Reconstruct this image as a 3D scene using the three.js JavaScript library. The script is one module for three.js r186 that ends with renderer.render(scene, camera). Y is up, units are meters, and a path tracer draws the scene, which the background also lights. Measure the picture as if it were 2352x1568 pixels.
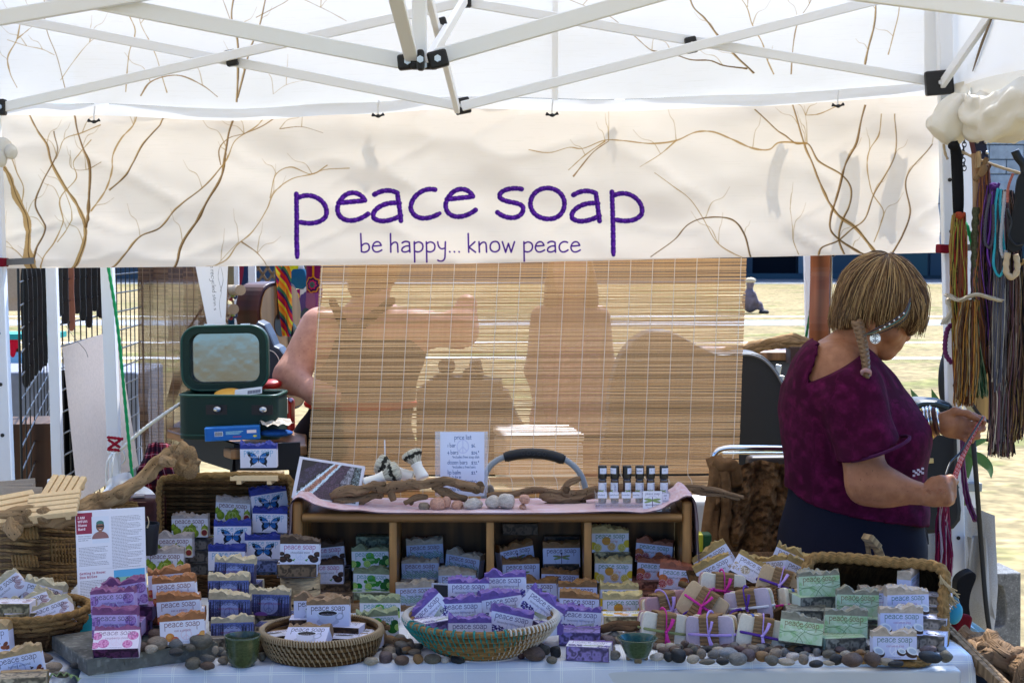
import * as THREE from 'three';
import { mergeGeometries } from 'three/addons/utils/BufferGeometryUtils.js';
import { RoundedBoxGeometry } from 'three/addons/geometries/RoundedBoxGeometry.js';
import { Sky } from 'three/addons/objects/Sky.js';
// ---------------------------------------------------------------- camera, sky, sun, exposure
const scene = new THREE.Scene();
const F = 3700, HC = 1.59, PITCH = Math.atan(224 / F);
const camera = new THREE.PerspectiveCamera(2 * Math.atan(784 / F) * 180 / Math.PI, 1024 / 682, 0.1, 600);
camera.position.set(0, HC, 0); camera.rotation.x = -PITCH; camera.updateMatrixWorld();
camera.focus = 3.9; camera.userData.fStop = 20;
const renderer = new THREE.WebGLRenderer({ antialias: true });
renderer.toneMapping = THREE.LinearToneMapping; renderer.toneMappingExposure = 2.1;
renderer.shadowMap.enabled = true;
const SUN = new THREE.Vector3(0.42, 1.5, -1).normalize();
const sky = new Sky(); sky.name = 'sky'; sky.scale.setScalar(1000); sky.userData.kind = 'structure';
Object.assign(sky.material.uniforms.turbidity, { value: 7.5 }); sky.material.uniforms.rayleigh.value = 0.65;
sky.material.uniforms.mieCoefficient.value = 0.004; sky.material.uniforms.sunPosition.value.copy(SUN);
scene.add(sky); scene.environmentIntensity = 0.3;
const sun = new THREE.DirectionalLight(new THREE.Color(1, 0.95, 0.87), 4.7);
sun.position.copy(SUN).multiplyScalar(30); sun.castShadow = true; scene.add(sun, sun.target);
Object.assign(sun.shadow.camera, { left: -12, right: 12, top: 12, bottom: -12, far: 80 });

// ---------------------------------------------------------------- helpers
const V = (x = 0, y = 0, z = 0) => new THREE.Vector3(x, y, z), R = (d) => d * Math.PI / 180, lerp = THREE.MathUtils.lerp, clamp = THREE.MathUtils.clamp;
function rng(s) { return () => { s = (s + 0x6d2b79f5) | 0; let t = Math.imul(s ^ (s >>> 15), 1 | s); t = (t + Math.imul(t ^ (t >>> 7), 61 | t)) ^ t; return ((t ^ (t >>> 14)) >>> 0) / 4294967296; }; }
const rnd = rng(7), rr = (a, b) => a + (b - a) * rnd();
// a ray through the photograph's 2352 x 1568 pixel grid, cut at a depth or at a height: a way to measure places in metres
const CP = Math.cos(PITCH), SP = Math.sin(PITCH);
function ray(px, py) { const u = (px - 1176) / F, v = (784 - py) / F; return V(u, v * CP - SP, -CP - v * SP); }
function at(px, py, Z) { const d = ray(px, py); return d.multiplyScalar(Z / -d.z).add(V(0, HC, 0)); }
function onY(px, py, y) { const d = ray(px, py); return d.multiplyScalar((y - HC) / d.y).add(V(0, HC, 0)); }
const used = {};
function numbered(n) { const k = used[n] = (used[n] ?? -1) + 1; return k ? n + '_' + String(k).padStart(3, '0') : n; }
function tag(o, label, category, group, kind) {
  if (label) o.userData.label = label; if (category) o.userData.category = category;
  if (group) o.userData.group = group; if (kind) o.userData.kind = kind; return o;
}
function thing(name, label, category, pos, group, rot) {
  const o = new THREE.Group(); o.name = numbered(name); scene.add(o);
  if (pos) o.position.copy(pos); if (rot) o.rotation.set(...rot);
  return tag(o, label, category, group);
}
// a geometry without index, with normals and uv, whatever it came from
function fix(g) {
  g = g.index ? g.toNonIndexed() : g;
  if (!g.attributes.normal) g.computeVertexNormals();
  if (!g.attributes.uv) boxUV(g);
  for (const k of Object.keys(g.attributes)) if (!['position', 'normal', 'uv', 'color'].includes(k)) g.deleteAttribute(k);
  return g;
}
function boxUV(g, s = 1) {
  const p = g.attributes.position, n = g.attributes.normal, uv = new Float32Array(p.count * 2);
  for (let i = 0; i < p.count; i++) {
    const ax = Math.abs(n.getX(i)), ay = Math.abs(n.getY(i)), az = Math.abs(n.getZ(i)), x = p.getX(i), y = p.getY(i), z = p.getZ(i);
    const [a, b] = ax > ay && ax > az ? [z, y] : ay > az ? [x, z] : [x, y];
    uv[2 * i] = a * s; uv[2 * i + 1] = b * s;
  }
  g.setAttribute('uv', new THREE.BufferAttribute(uv, 2)); return g;
}
const cat = (gs) => gs.length === 1 ? fix(gs[0]) : mergeGeometries(gs.map(fix), false);
function part(name, geos, mat, parent, label) {
  const m = new THREE.Mesh(Array.isArray(geos) ? cat(geos) : geos, mat); m.name = name; m.castShadow = m.receiveShadow = true;
  if (label) m.userData.label = label; parent.add(m); return m;
}
let last; const auto = []; function autoTag(o, base, category, group) { auto.push([o, base]); return tag(o, base, category, group); }
function solo(name, label, category, geos, mat, group, pos) {
  const m = last = part(numbered(name), geos, mat, scene); if (pos) m.position.copy(pos); return tag(m, label, category, group);
}
function struct(name, geos, mat) { const m = part(numbered(name), geos, mat, scene); m.userData.kind = 'structure'; return m; }
const M4 = (pos, rot = [0, 0, 0], sc = [1, 1, 1]) => new THREE.Matrix4().compose(pos, new THREE.Quaternion().setFromEuler(new THREE.Euler(...rot)), V(...sc));
function box(w, h, d, pos = V(), rot = [0, 0, 0], bev = 0) {
  let g = bev ? new RoundedBoxGeometry(w, h, d, 2, Math.min(bev, w / 2.05, h / 2.05, d / 2.05)) : new THREE.BoxGeometry(w, h, d);
  g = bev ? fix(g) : g.toNonIndexed(); boxUV(g); return g.applyMatrix4(M4(pos, rot));
}
function ball(rx, ry, rz, pos = V(), rot = [0, 0, 0], n = 12) { return fix(new THREE.SphereGeometry(1, n * 2, n)).applyMatrix4(M4(pos, rot, [rx, ry, rz])); }
// a square bar between two points
function bar(a, b, w, h, bev = 0, up = V(0, 1, 0)) {
  const d = b.clone().sub(a), L = d.length(), g = box(L, h, w, V(), [0, 0, 0], bev), x = d.normalize(), z = V().crossVectors(x, up).normalize(), y = V().crossVectors(z, x);
  return g.applyMatrix4(new THREE.Matrix4().makeBasis(x, y, z).setPosition(a.clone().add(b).multiplyScalar(0.5)));
}
function rod(a, b, r0, r1 = r0, n = 8) {
  const d = b.clone().sub(a), g = fix(new THREE.CylinderGeometry(r1, r0, d.length(), n)), q = new THREE.Quaternion().setFromUnitVectors(V(0, 1, 0), d.clone().normalize());
  return g.applyQuaternion(q).translate(...a.clone().add(b).multiplyScalar(0.5).toArray());
}
function sweepPts(pts, n, closed) { return pts.length === 2 && !closed ? Array.from({ length: n + 1 }, (_, i) => pts[0].clone().lerp(pts[1], i / n)) : new THREE.CatmullRomCurve3(pts, closed, 'centripetal').getPoints(n); }
// a tube along points; rad(t, angle, metres) may swell it (rope, wood, limbs); uv in metres
function tube(pts, rad, n = 24, k = 8, closed = false, flat = 1) {
  const P = sweepPts(pts, n, closed), T = P.map((p, i) => { const a = P[Math.max(i - 1, closed ? -1 : 0)] ?? P[n - 1], b = P[i + 1] ?? (closed ? P[1] : P[i]); return b.clone().sub(a).normalize(); });
  if (closed) { T[0] = P[1].clone().sub(P[n - 1]).normalize(); T[n] = T[0].clone(); }
  let N = Math.abs(T[0].y) < 0.9 ? V(0, 1, 0) : V(1, 0, 0); N.sub(T[0].clone().multiplyScalar(N.dot(T[0]))).normalize();
  const pos = [], uv = [], idx = []; let s = 0; const f = typeof rad === 'function' ? rad : () => rad;
  for (let i = 0; i <= n; i++) {
    if (i) s += P[i].distanceTo(P[i - 1]);
    N.sub(T[i].clone().multiplyScalar(N.dot(T[i]))).normalize(); const B = V().crossVectors(T[i], N);
    for (let j = 0; j <= k; j++) {
      const a = (j % k) / k * 2 * Math.PI, r = f(i / n, a, s), c = Math.cos(a) * r, e = Math.sin(a) * r * flat;
      pos.push(P[i].x + N.x * c + B.x * e, P[i].y + N.y * c + B.y * e, P[i].z + N.z * c + B.z * e); uv.push(j / k * 2 * Math.PI * f(i / n, 0, s), s);
      if (i < n && j < k) { const q = i * (k + 1) + j; idx.push(q, q + 1, q + k + 1, q + 1, q + k + 2, q + k + 1); }
    }
  }
  if (!closed) for (const e of [0, n]) { const c = pos.length / 3; pos.push(...P[e].toArray()); uv.push(0, 0); for (let j = 0; j < k; j++) { const q = e * (k + 1) + j; e ? idx.push(q, q + 1, c) : idx.push(q + 1, q, c); } }
  const g = new THREE.BufferGeometry(); g.setAttribute('position', new THREE.Float32BufferAttribute(pos, 3)); g.setAttribute('uv', new THREE.Float32BufferAttribute(uv, 2)); g.setIndex(idx);
  g.computeVertexNormals(); const nn = g.attributes.normal;
  for (let i = 0; i <= n; i++) { const a = i * (k + 1), b = a + k, x = nn.getX(a) + nn.getX(b), y = nn.getY(a) + nn.getY(b), z = nn.getZ(a) + nn.getZ(b), l = Math.hypot(x, y, z) || 1; nn.setXYZ(a, x / l, y / l, z / l); nn.setXYZ(b, x / l, y / l, z / l); }
  return fix(g);
}
const rope = (pts, r, n = 80, pitch = 0.02, closed = false, k = 6) => tube(pts, (t, a, s) => r * (0.8 + 0.32 * Math.abs(Math.sin(a + s / pitch * Math.PI))), n, k, closed);
// a sheet from a function of (s, t) in 0..1
function sheet(fn, nu, nv, us = 1, vs = 1) {
  const pos = [], uv = [], idx = [];
  for (let j = 0; j <= nv; j++) for (let i = 0; i <= nu; i++) { const p = fn(i / nu, j / nv); pos.push(p.x, p.y, p.z); uv.push(i / nu * us, (1 - j / nv) * vs); if (i < nu && j < nv) { const q = j * (nu + 1) + i; idx.push(q, q + nu + 1, q + 1, q + 1, q + nu + 1, q + nu + 2); } }
  const g = new THREE.BufferGeometry(); g.setAttribute('position', new THREE.Float32BufferAttribute(pos, 3)); g.setAttribute('uv', new THREE.Float32BufferAttribute(uv, 2)); g.setIndex(idx); g.computeVertexNormals(); return fix(g);
}
// a cloth sheet with thickness
function slab(fn, nu, nv, th, us = 1, vs = 1) {
  const a = sheet(fn, nu, nv, us, vs), p = a.attributes.position, n = a.attributes.normal, b = a.clone(), q = b.attributes.position, m = b.attributes.normal;
  for (let i = 0; i < p.count; i++) { q.setXYZ(i, p.getX(i) - n.getX(i) * th, p.getY(i) - n.getY(i) * th, p.getZ(i) - n.getZ(i) * th); m.setXYZ(i, -n.getX(i), -n.getY(i), -n.getZ(i)); }
  for (let i = 0; i < q.count; i += 3) for (const at of [q, m, b.attributes.uv]) { const s = at.itemSize; for (let c = 0; c < s; c++) { const t = at.array[(i + 1) * s + c]; at.array[(i + 1) * s + c] = at.array[(i + 2) * s + c]; at.array[(i + 2) * s + c] = t; } }
  return cat([a, b]);
}
function extr(pts, depth, bev = 0, seg = 2, holes) {
  const s = new THREE.Shape(pts.map((p) => new THREE.Vector2(p[0], p[1]))); if (holes) for (const h of holes) s.holes.push(new THREE.Path(h.map((p) => new THREE.Vector2(p[0], p[1]))));
  const g = new THREE.ExtrudeGeometry(s, { depth, bevelEnabled: bev > 0, bevelSize: bev, bevelThickness: bev, bevelSegments: seg, curveSegments: 12 }); return boxUV(fix(g));
}
// smooth outline through points
const smooth = (pts, n = 48, closed = true) => new THREE.CatmullRomCurve3(pts.map((p) => V(p[0], p[1], 0)), closed, 'centripetal').getPoints(n).slice(0, closed ? n : n + 1).map((p) => [p.x, p.y]);
const lathe = (pts, n = 40) => fix(new THREE.LatheGeometry(pts.map((p) => new THREE.Vector2(p[0], p[1])), n));

// value noise, periodic in 2D for textures and free in 3D for shapes
const PERM = (() => { const r = rng(99), a = new Float32Array(4096); for (let i = 0; i < 4096; i++) a[i] = r(); return a; })();
const hsh = (x, y, z) => PERM[((x * 73856093) ^ (y * 19349663) ^ (z * 83492791)) & 4095];
function noise3(x, y, z = 0) {
  const xi = Math.floor(x), yi = Math.floor(y), zi = Math.floor(z), f = (t) => t * t * (3 - 2 * t), u = f(x - xi), v = f(y - yi), w = f(z - zi);
  const l = (dz) => lerp(lerp(hsh(xi, yi, zi + dz), hsh(xi + 1, yi, zi + dz), u), lerp(hsh(xi, yi + 1, zi + dz), hsh(xi + 1, yi + 1, zi + dz), u), v);
  return lerp(l(0), l(1), w) * 2 - 1;
}
const fbm3 = (x, y, z, o = 4) => { let s = 0, a = 0.5; for (let i = 0; i < o; i++) { s += a * noise3(x, y, z); x *= 2.03; y *= 2.03; z *= 2.03; a *= 0.5; } return s; };
function pn(u, v, p, q = p, seed = 0) { // periodic: u, v in 0..1, p x q cells
  const x = u * p, y = v * q, xi = Math.floor(x), yi = Math.floor(y), f = (t) => t * t * (3 - 2 * t), a = f(x - xi), b = f(y - yi), w = (i, n) => ((i % n) + n) % n;
  const h = (i, j) => hsh(w(i, p), w(j, q), seed + 17);
  return lerp(lerp(h(xi, yi), h(xi + 1, yi), a), lerp(h(xi, yi + 1), h(xi + 1, yi + 1), a), b);
}
const pf = (u, v, p, o = 4, q = p, seed = 0) => { let s = 0, a = 0.5, t = 0; for (let i = 0; i < o; i++) { s += a * pn(u, v, p << i, q << i, seed + i * 31); t += a; a *= 0.55; } return s / t; };
// a tiling texture from (u, v) -> grey 0..1 or [r, g, b]
function tex(n, fn, srgb = true, m = n) {
  const d = new Uint8Array(n * m * 4);
  for (let y = 0; y < m; y++) for (let x = 0; x < n; x++) { let c = fn(x / n, y / m); if (typeof c === 'number') c = [c, c, c]; for (let k = 0; k < 3; k++) d[(y * n + x) * 4 + k] = clamp(c[k], 0, 1) * 255; d[(y * n + x) * 4 + 3] = 255; }
  const t = new THREE.DataTexture(d, n, m); t.wrapS = t.wrapT = THREE.RepeatWrapping; t.magFilter = THREE.LinearFilter; t.minFilter = THREE.LinearMipmapLinearFilter;
  if (srgb) t.colorSpace = THREE.SRGBColorSpace; t.needsUpdate = true; return t;
}
function rep(t, a, b = a) { const c = t.clone(); c.repeat.set(a, b); c.needsUpdate = true; return c; }
function canvas(w, h, draw) {
  const c = document.createElement('canvas'); c.width = w; c.height = h; const x = c.getContext('2d'); draw(x, w, h);
  const t = new THREE.CanvasTexture(c); t.colorSpace = THREE.SRGBColorSpace; return t;
}
function mat(color, rough = 0.7, o = {}) {
  const m = new THREE.MeshPhysicalMaterial({ roughness: rough, side: THREE.DoubleSide, specularIntensity: rough > 0.75 ? 0.2 : 0.7, ...o });
  Array.isArray(color) ? m.color.setRGB(...color) : m.color.set(color); return m;
}
// grains shared by many materials (grey maps that multiply the colour)
const T = {
  fine: tex(256, (u, v) => 0.93 + 0.08 * pf(u, v, 40, 3)),
  blotch: tex(256, (u, v) => 0.55 + 0.45 * pf(u, v, 5, 5)),
  weave: tex(128, (u, v) => 0.8 + 0.1 * Math.sin(u * 2 * Math.PI * 32) * Math.sin(v * 2 * Math.PI * 32) + 0.12 * pn(u, v, 32)),
  wood: tex(512, (u, v) => { const w = pf(u, v, 3, 3, 2), g = pf(u, v, 40, 3, 2, 5); return 0.62 + 0.28 * g + 0.16 * Math.sin((u * 9 + w * 2.2) * 2 * Math.PI) * 0.6; }),
  drift: tex(256, (u, v) => { const g = pf(u, v, 28, 4, 3, 9), b = pf(u, v, 4, 4); return (0.4 + 0.45 * g + 0.25 * b) * (pn(u, v, 40, 40, 3) > 0.94 ? 0.35 : 1); }),
  swirl: tex(256, (u, v) => { const a = pf(u, v, 3, 4), b = pf(u, v, 3, 4, 3, 44), w = Math.sin((a * 3.2 + b * 2) * 2 * Math.PI * 1.4 + u * 2 * Math.PI); return 0.56 + 0.2 * w + 0.22 * b; }),
  stone: tex(256, (u, v) => 0.5 + 0.3 * pf(u, v, 8, 4) + 0.3 * pf(u, v, 50, 2) * (pn(u, v, 60) > 0.75 ? 1.4 : 0.6)),
};
const grain = (t, s, c, rough, o = {}) => mat(c, rough, { map: rep(t, s), ...o });
// ---------------------------------------------------------------- lettering: one pen stroke per letter (baseline 0, x-height 1)
const G = {
  a: [1, 'M.1-.85Q.4-1.1.75-.9L.8 0M.78-.55C.4-.65 0-.4.08-.12C.25.1.65-.05.8-.2'], b: [1, 'M.1-1.7L.15-.05C.5.1.9-.1.85-.5C.8-.9.4-.9.15-.55'], c: [0.98, 'M.8-.9C.4-1.1.05-.8.05-.45C.1.05.5.1.85-.2'],
  d: [1, 'M.8-1.7L.8 0M.8-.75C.4-1.1.05-.8.05-.4C.1.05.5.1.8-.2'], e: [1.02, 'M.1-.55L.85-.62C.75-1.1.15-1.1.05-.45C.1.05.5.1.9-.2'], f: [0.7, 'M.7-1.6C.4-1.8.25-1.5.27-1.2L.27 0M0-.95L.6-.95'],
  h: [0.98, 'M.1-1.7L.13 0M.13-.6C.4-1.05.75-1 .75-.6L.78 0'], i: [0.4, 'M.15-.95L.18 0M.15-1.3L.17-1.25'], k: [0.9, 'M.1-1.7L.13 0M.7-.95L.15-.45L.75 0'], l: [0.4, 'M.15-1.7L.18 0'],
  m: [1.35, 'M.1-.95L.13 0M.13-.6C.35-1.05.6-1 .6-.6L.62 0M.62-.6C.85-1.05 1.1-1 1.1-.6L1.13 0'], n: [0.98, 'M.1-.95L.13 0M.13-.6C.4-1.05.75-1 .75-.6L.78 0'], o: [1.02, 'M.5-.98C.1-.98.02-.6.05-.4C.1.1.9.1.9-.45C.9-.85.7-1 .5-.98'],
  p: [1.02, 'M.12-.95L.15.95M.12-.75C.5-1.1.95-.9.9-.45C.85 0 .4.05.15-.1'], r: [0.7, 'M.1-.95L.13 0M.13-.6Q.35-1 .65-.92'], s: [0.82, 'M.7-.9C.4-1.1.1-.9.15-.7C.25-.45.75-.55.7-.2C.65.1.25.08.05-.12'],
  t: [0.7, 'M.3-1.4L.32-.1Q.4.05.65-.05M0-.95L.65-.95'], u: [0.98, 'M.1-.95C.08-.3.15.05.45.02C.7 0 .78-.3.78-.6M.76-.95L.8 0'], w: [1.3, 'M.05-.95L.35 0L.6-.8L.85 0L1.15-.95'], y: [0.92, 'M.08-.95C.1-.3.4-.2.75-.4M.78-.95L.7.5C.6.9.25.9.05.75'],
  z: [0.9, 'M.1-.92L.75-.92L.08 0L.8-.02'], '.': [0.4, 'M.15-.05L.18-.02'], 1: [0.5, 'M.2-1L.2 0'], 2: [0.85, 'M.1-.8C.3-1.1.7-1 .6-.65L.05 0L.75-.02'], 3: [0.85, 'M.1-1L.65-1L.35-.6C.8-.5.7.1.1.1'], 4: [0.9, 'M.5-1.1L.05-.35L.8-.35M.55-.7L.55.3'],
  5: [0.85, 'M.6-1L.2-1L.15-.55C.7-.65.75.1.1.1'], 6: [0.85, 'M.6-1.3C.1-.9-.1 0 .4 0C.8 0 .7-.6.2-.45'], 7: [0.85, 'M.05-.95L.7-.95L.3.4'], 0: [0.95, 'M.5-.98C.1-.98.02-.6.05-.4C.1.1.9.1.9-.45C.9-.85.7-1 .5-.98'],
  $: [0.85, 'M.7-.9C.4-1.1.1-.9.15-.7C.25-.45.75-.55.7-.2C.65.1.25.08.05-.12M.4-1.2L.4.25'], '*': [0.5, 'M.2-1.3L.2-.8M0-1.15L.4-.95M.4-1.15L0-.95'], ' ': [0.45, ''],
};
function penWidth(s) { let w = 0; for (const c of s) w += (G[c]?.[0] ?? 0.6) * 1.08; return w; }
function pen(x, s, x0, y0, size, color, lw = 0.13, stretch = 1) {
  x.save(); x.translate(x0, y0); x.scale(size * stretch, size); x.strokeStyle = color; x.lineWidth = lw; x.lineCap = x.lineJoin = 'round';
  for (const c of s) { const g = G[c] ?? G[' ']; if (g[1]) x.stroke(new Path2D(g[1])); x.translate(g[0] * 1.08, 0); } x.restore();
}
function sans(x, s, cx, y, px, color, bold = '', align = 'center') { x.font = `${bold} ${px}px sans-serif`; x.textAlign = align; x.fillStyle = color; x.fillText(s, cx, y); }
function peaceSign(x, cx, cy, r, color, lw) { x.strokeStyle = color; x.lineWidth = lw; x.beginPath(); x.arc(cx, cy, r, 0, 7); x.moveTo(cx, cy - r); x.lineTo(cx, cy + r); x.moveTo(cx, cy); x.lineTo(cx - r * 0.7, cy + r * 0.7); x.moveTo(cx, cy); x.lineTo(cx + r * 0.7, cy + r * 0.7); x.stroke(); }
// a hand-painted line that swells: points [x, y], widths from w0 to w1
function brush(x, pts, w0, w1, color, sd = 1) {
  const P = new THREE.CatmullRomCurve3(pts.map((p) => V(p[0], p[1], 0)), false, 'centripetal').getPoints(pts.length * 14), r = rng(sd * 77 + 5); x.fillStyle = color;
  const L = [], Q = []; P.forEach((p, i) => { const a = P[Math.max(0, i - 1)], b = P[Math.min(P.length - 1, i + 1)], l = Math.hypot(b.x - a.x, b.y - a.y) || 1, nx = -(b.y - a.y) / l, ny = (b.x - a.x) / l, t = i / (P.length - 1), w = Math.max(0.5, lerp(w0, w1, t) * (0.65 + 0.75 * Math.abs(noise3(t * pts.length * 1.3, sd * 3.7)) + 0.1 * r())) / 2; L.push([p.x + nx * w, p.y + ny * w]); Q.push([p.x - nx * w, p.y - ny * w]); });
  x.beginPath(); [...L, ...Q.reverse()].forEach((p, i) => i ? x.lineTo(...p) : x.moveTo(...p)); x.closePath(); x.fill();
}

// ---------------------------------------------------------------- the field, the path and the building behind it
const grassTex = tex(512, (u, v) => { const a = pf(u, v, 6, 5), b = pf(u, v, 60, 3, 60, 7), g = clamp((pf(u, v, 9, 4, 9, 77) - 0.56) * 5, 0, 1) * 0.6, k = 0.62 + 0.55 * b; return [lerp(0.66, 0.44, g) * k * (0.8 + 0.3 * a), lerp(0.59, 0.48, g) * k * (0.8 + 0.3 * a), lerp(0.45, 0.25, g) * k * (0.75 + 0.3 * a)]; });
const groundGeo = new THREE.PlaneGeometry(400, 400).rotateX(-Math.PI / 2).translate(0, 0, -150); boxUV(groundGeo, 0.2);
struct('ground', [groundGeo], mat([1, 1, 1], 0.95, { map: grassTex }));
function strip(name, x0, x1, z0, z1, y, m) { const g = new THREE.PlaneGeometry(x1 - x0, z1 - z0).rotateX(-Math.PI / 2).translate((x0 + x1) / 2, y, -(z0 + z1) / 2); return struct(name, [boxUV(g, 0.5)], m); }
const paveM = grain(T.stone, 1, [0.55, 0.57, 0.58], 0.9);
strip('path', -40, 60, 31.4, 33.6, 0.004, paveM); strip('field_line', -40, 60, 25.8, 26.1, 0.004, mat([0.8, 0.8, 0.78], 0.9));
strip('field_line', -40, 60, 35.2, 35.5, 0.004, mat([0.8, 0.8, 0.78], 0.9)); strip('field_line', -40, 12, 22.2, 22.6, 0.004, mat([0.8, 0.8, 0.78], 0.9)); strip('pavement', -60, 60, 64, 73, 0.006, grain(T.stone, 0.6, [0.4, 0.42, 0.43], 0.9));
{
  const b = thing('stone_building', 'pale grey stone building with dark openings far across the dry field', 'building', V(0, 0, -74));
  const shade = grain(T.blotch, 0.4, [0.85, 0.88, 0.88], 0.9), joint = mat([0.12, 0.14, 0.16], 0.9), dark = mat([0.006, 0.008, 0.012], 0.8), teal = mat([0.035, 0.06, 0.08], 0.6), glass = mat([0.02, 0.04, 0.06], 0.15);
  part('wall', [box(60, 12, 1, V(10, 6, -0.6))], joint, b);
  const bg = [box(1.56, 0.63, 0.2, V(), [0, 0, 0], 0.03), box(0.76, 0.63, 0.2, V(), [0, 0, 0], 0.03)];
  for (let k = 0; k < 10; k++) for (let i = 0; i < 10; i++) {
    const x = 16.2 + i * 1.6 + (k % 2) * 0.8, y = 1.75 + k * 0.67; if (x > 22.3 && x < 24.4 && y > 1.7 && y < 3.9) continue;
    const m = part('stone_block', bg[0], shade, b); m.position.set(x, y, 0); m.scale.setScalar(1); m.rotation.z = 0.002 * ((i + k) % 3);
  }
  part('opening', [box(2.4, 2.2, 0.3, V(23.4, 2.75, -0.05))], dark, b); part('opening', [box(2.0, 1.7, 0.4, V(12, 0.85, 0.02))], dark, b);
  part('plinth', [box(30, 1.45, 0.5, V(29.2, 0.73, 0.05)), box(4, 1.45, 0.5, V(9, 0.73, 0.05))], teal, b);
  for (let i = 0; i < 6; i++) part('panel', [box(1.5, 1.1, 0.12, V(15 + i * 1.62, 0.68, 0.34), [0, 0, 0], 0.02)], mat([0.03, 0.065 + 0.01 * (i % 3), 0.09], 0.5), b);
  part('pane', [box(0.9, 1.1, 0.1, V(13.55, 0.75, 0.3))], mat([0.1, 0.16, 0.2], 0.3), b); part('step', [box(9, 0.25, 0.8, V(13, 0.125, 0.7))], mat([0.06, 0.1, 0.12], 0.8), b);
  part('lintel', [box(3, 0.5, 0.25, V(23.4, 4.15, 0.02), [0, 0, 0], 0.03)], shade, b);
}
// ---------------------------------------------------------------- the market canopy
const whiteMetal = mat([0.76, 0.77, 0.79], 0.4), black = mat([0.012, 0.012, 0.014], 0.5), steel = mat([0.6, 0.6, 0.6], 0.3, { metalness: 1 });
const LB = 'rgba(170,132,74,.8)', DB = 'rgba(140,106,60,.85)';
const valPaint = [[[550, -60], [533, 41], [547, 96], [549, 164], [545, 246], 3, 6], [[620, -40], [595, 75], [578, 116], [564, 171], [547, 236], 2, 5], [[505, -20], [540, 75], 1, 2], [[299, -60], [294, 31], [311, 82], [297, 137], [291, 232], 2, 3], [[318, 24], [323, 62], [345, 106], [362, 147], [373, 185], [386, 229], 1, 3], [[325, 240], [348, 205], [410, 186], [468, 208], [502, 234], 5, 2], [[44, 68], [38, 103], [17, 150], [24, 191], [39, 224], 4, 2], [[75, 70], [38, 103], 1, 3], [[99, -40], [106, 79], [130, 147], [154, 236], 1, 3], [[240, 84], [205, 110], [170, 155], [140, 205], 1, 2], [[15, 105], [60, 120], [96, 128], [124, 142], 1, 2], [[590, 45], [650, 15], [680, 0], [740, 25], [800, 60], 2, 1], [[630, 230], [660, 210], [735, 198], 1, 1],
  [[1584, -30], [1601, 31], [1625, 58], [1652, 99], [1679, 136], [1707, 170], [1740, 206], 3, 6], [[1504, 140], [1550, 150], [1594, 167], [1640, 171], [1669, 184], [1724, 194], 2, 5], [[1697, -10], [1724, 31], [1737, 78], [1761, 130], [1772, 174], [1787, 210], 2, 4], [[1730, -40], [1727, 0], [1726, 31], 3, 2], [[1890, -40], [1869, 24], [1843, 72], [1831, 136], [1827, 212], 2, 3], [[2012, -60], [2022, 44], [2017, 95], [2003, 157], [1996, 200], 3, 6], [[2075, 7], [2076, 51], [2061, 123], [2050, 175], 1, 3], [[1275, -10], [1345, 22], [1400, 45], [1462, 100], [1504, 140], [1550, 155], 1, 3]];
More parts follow.
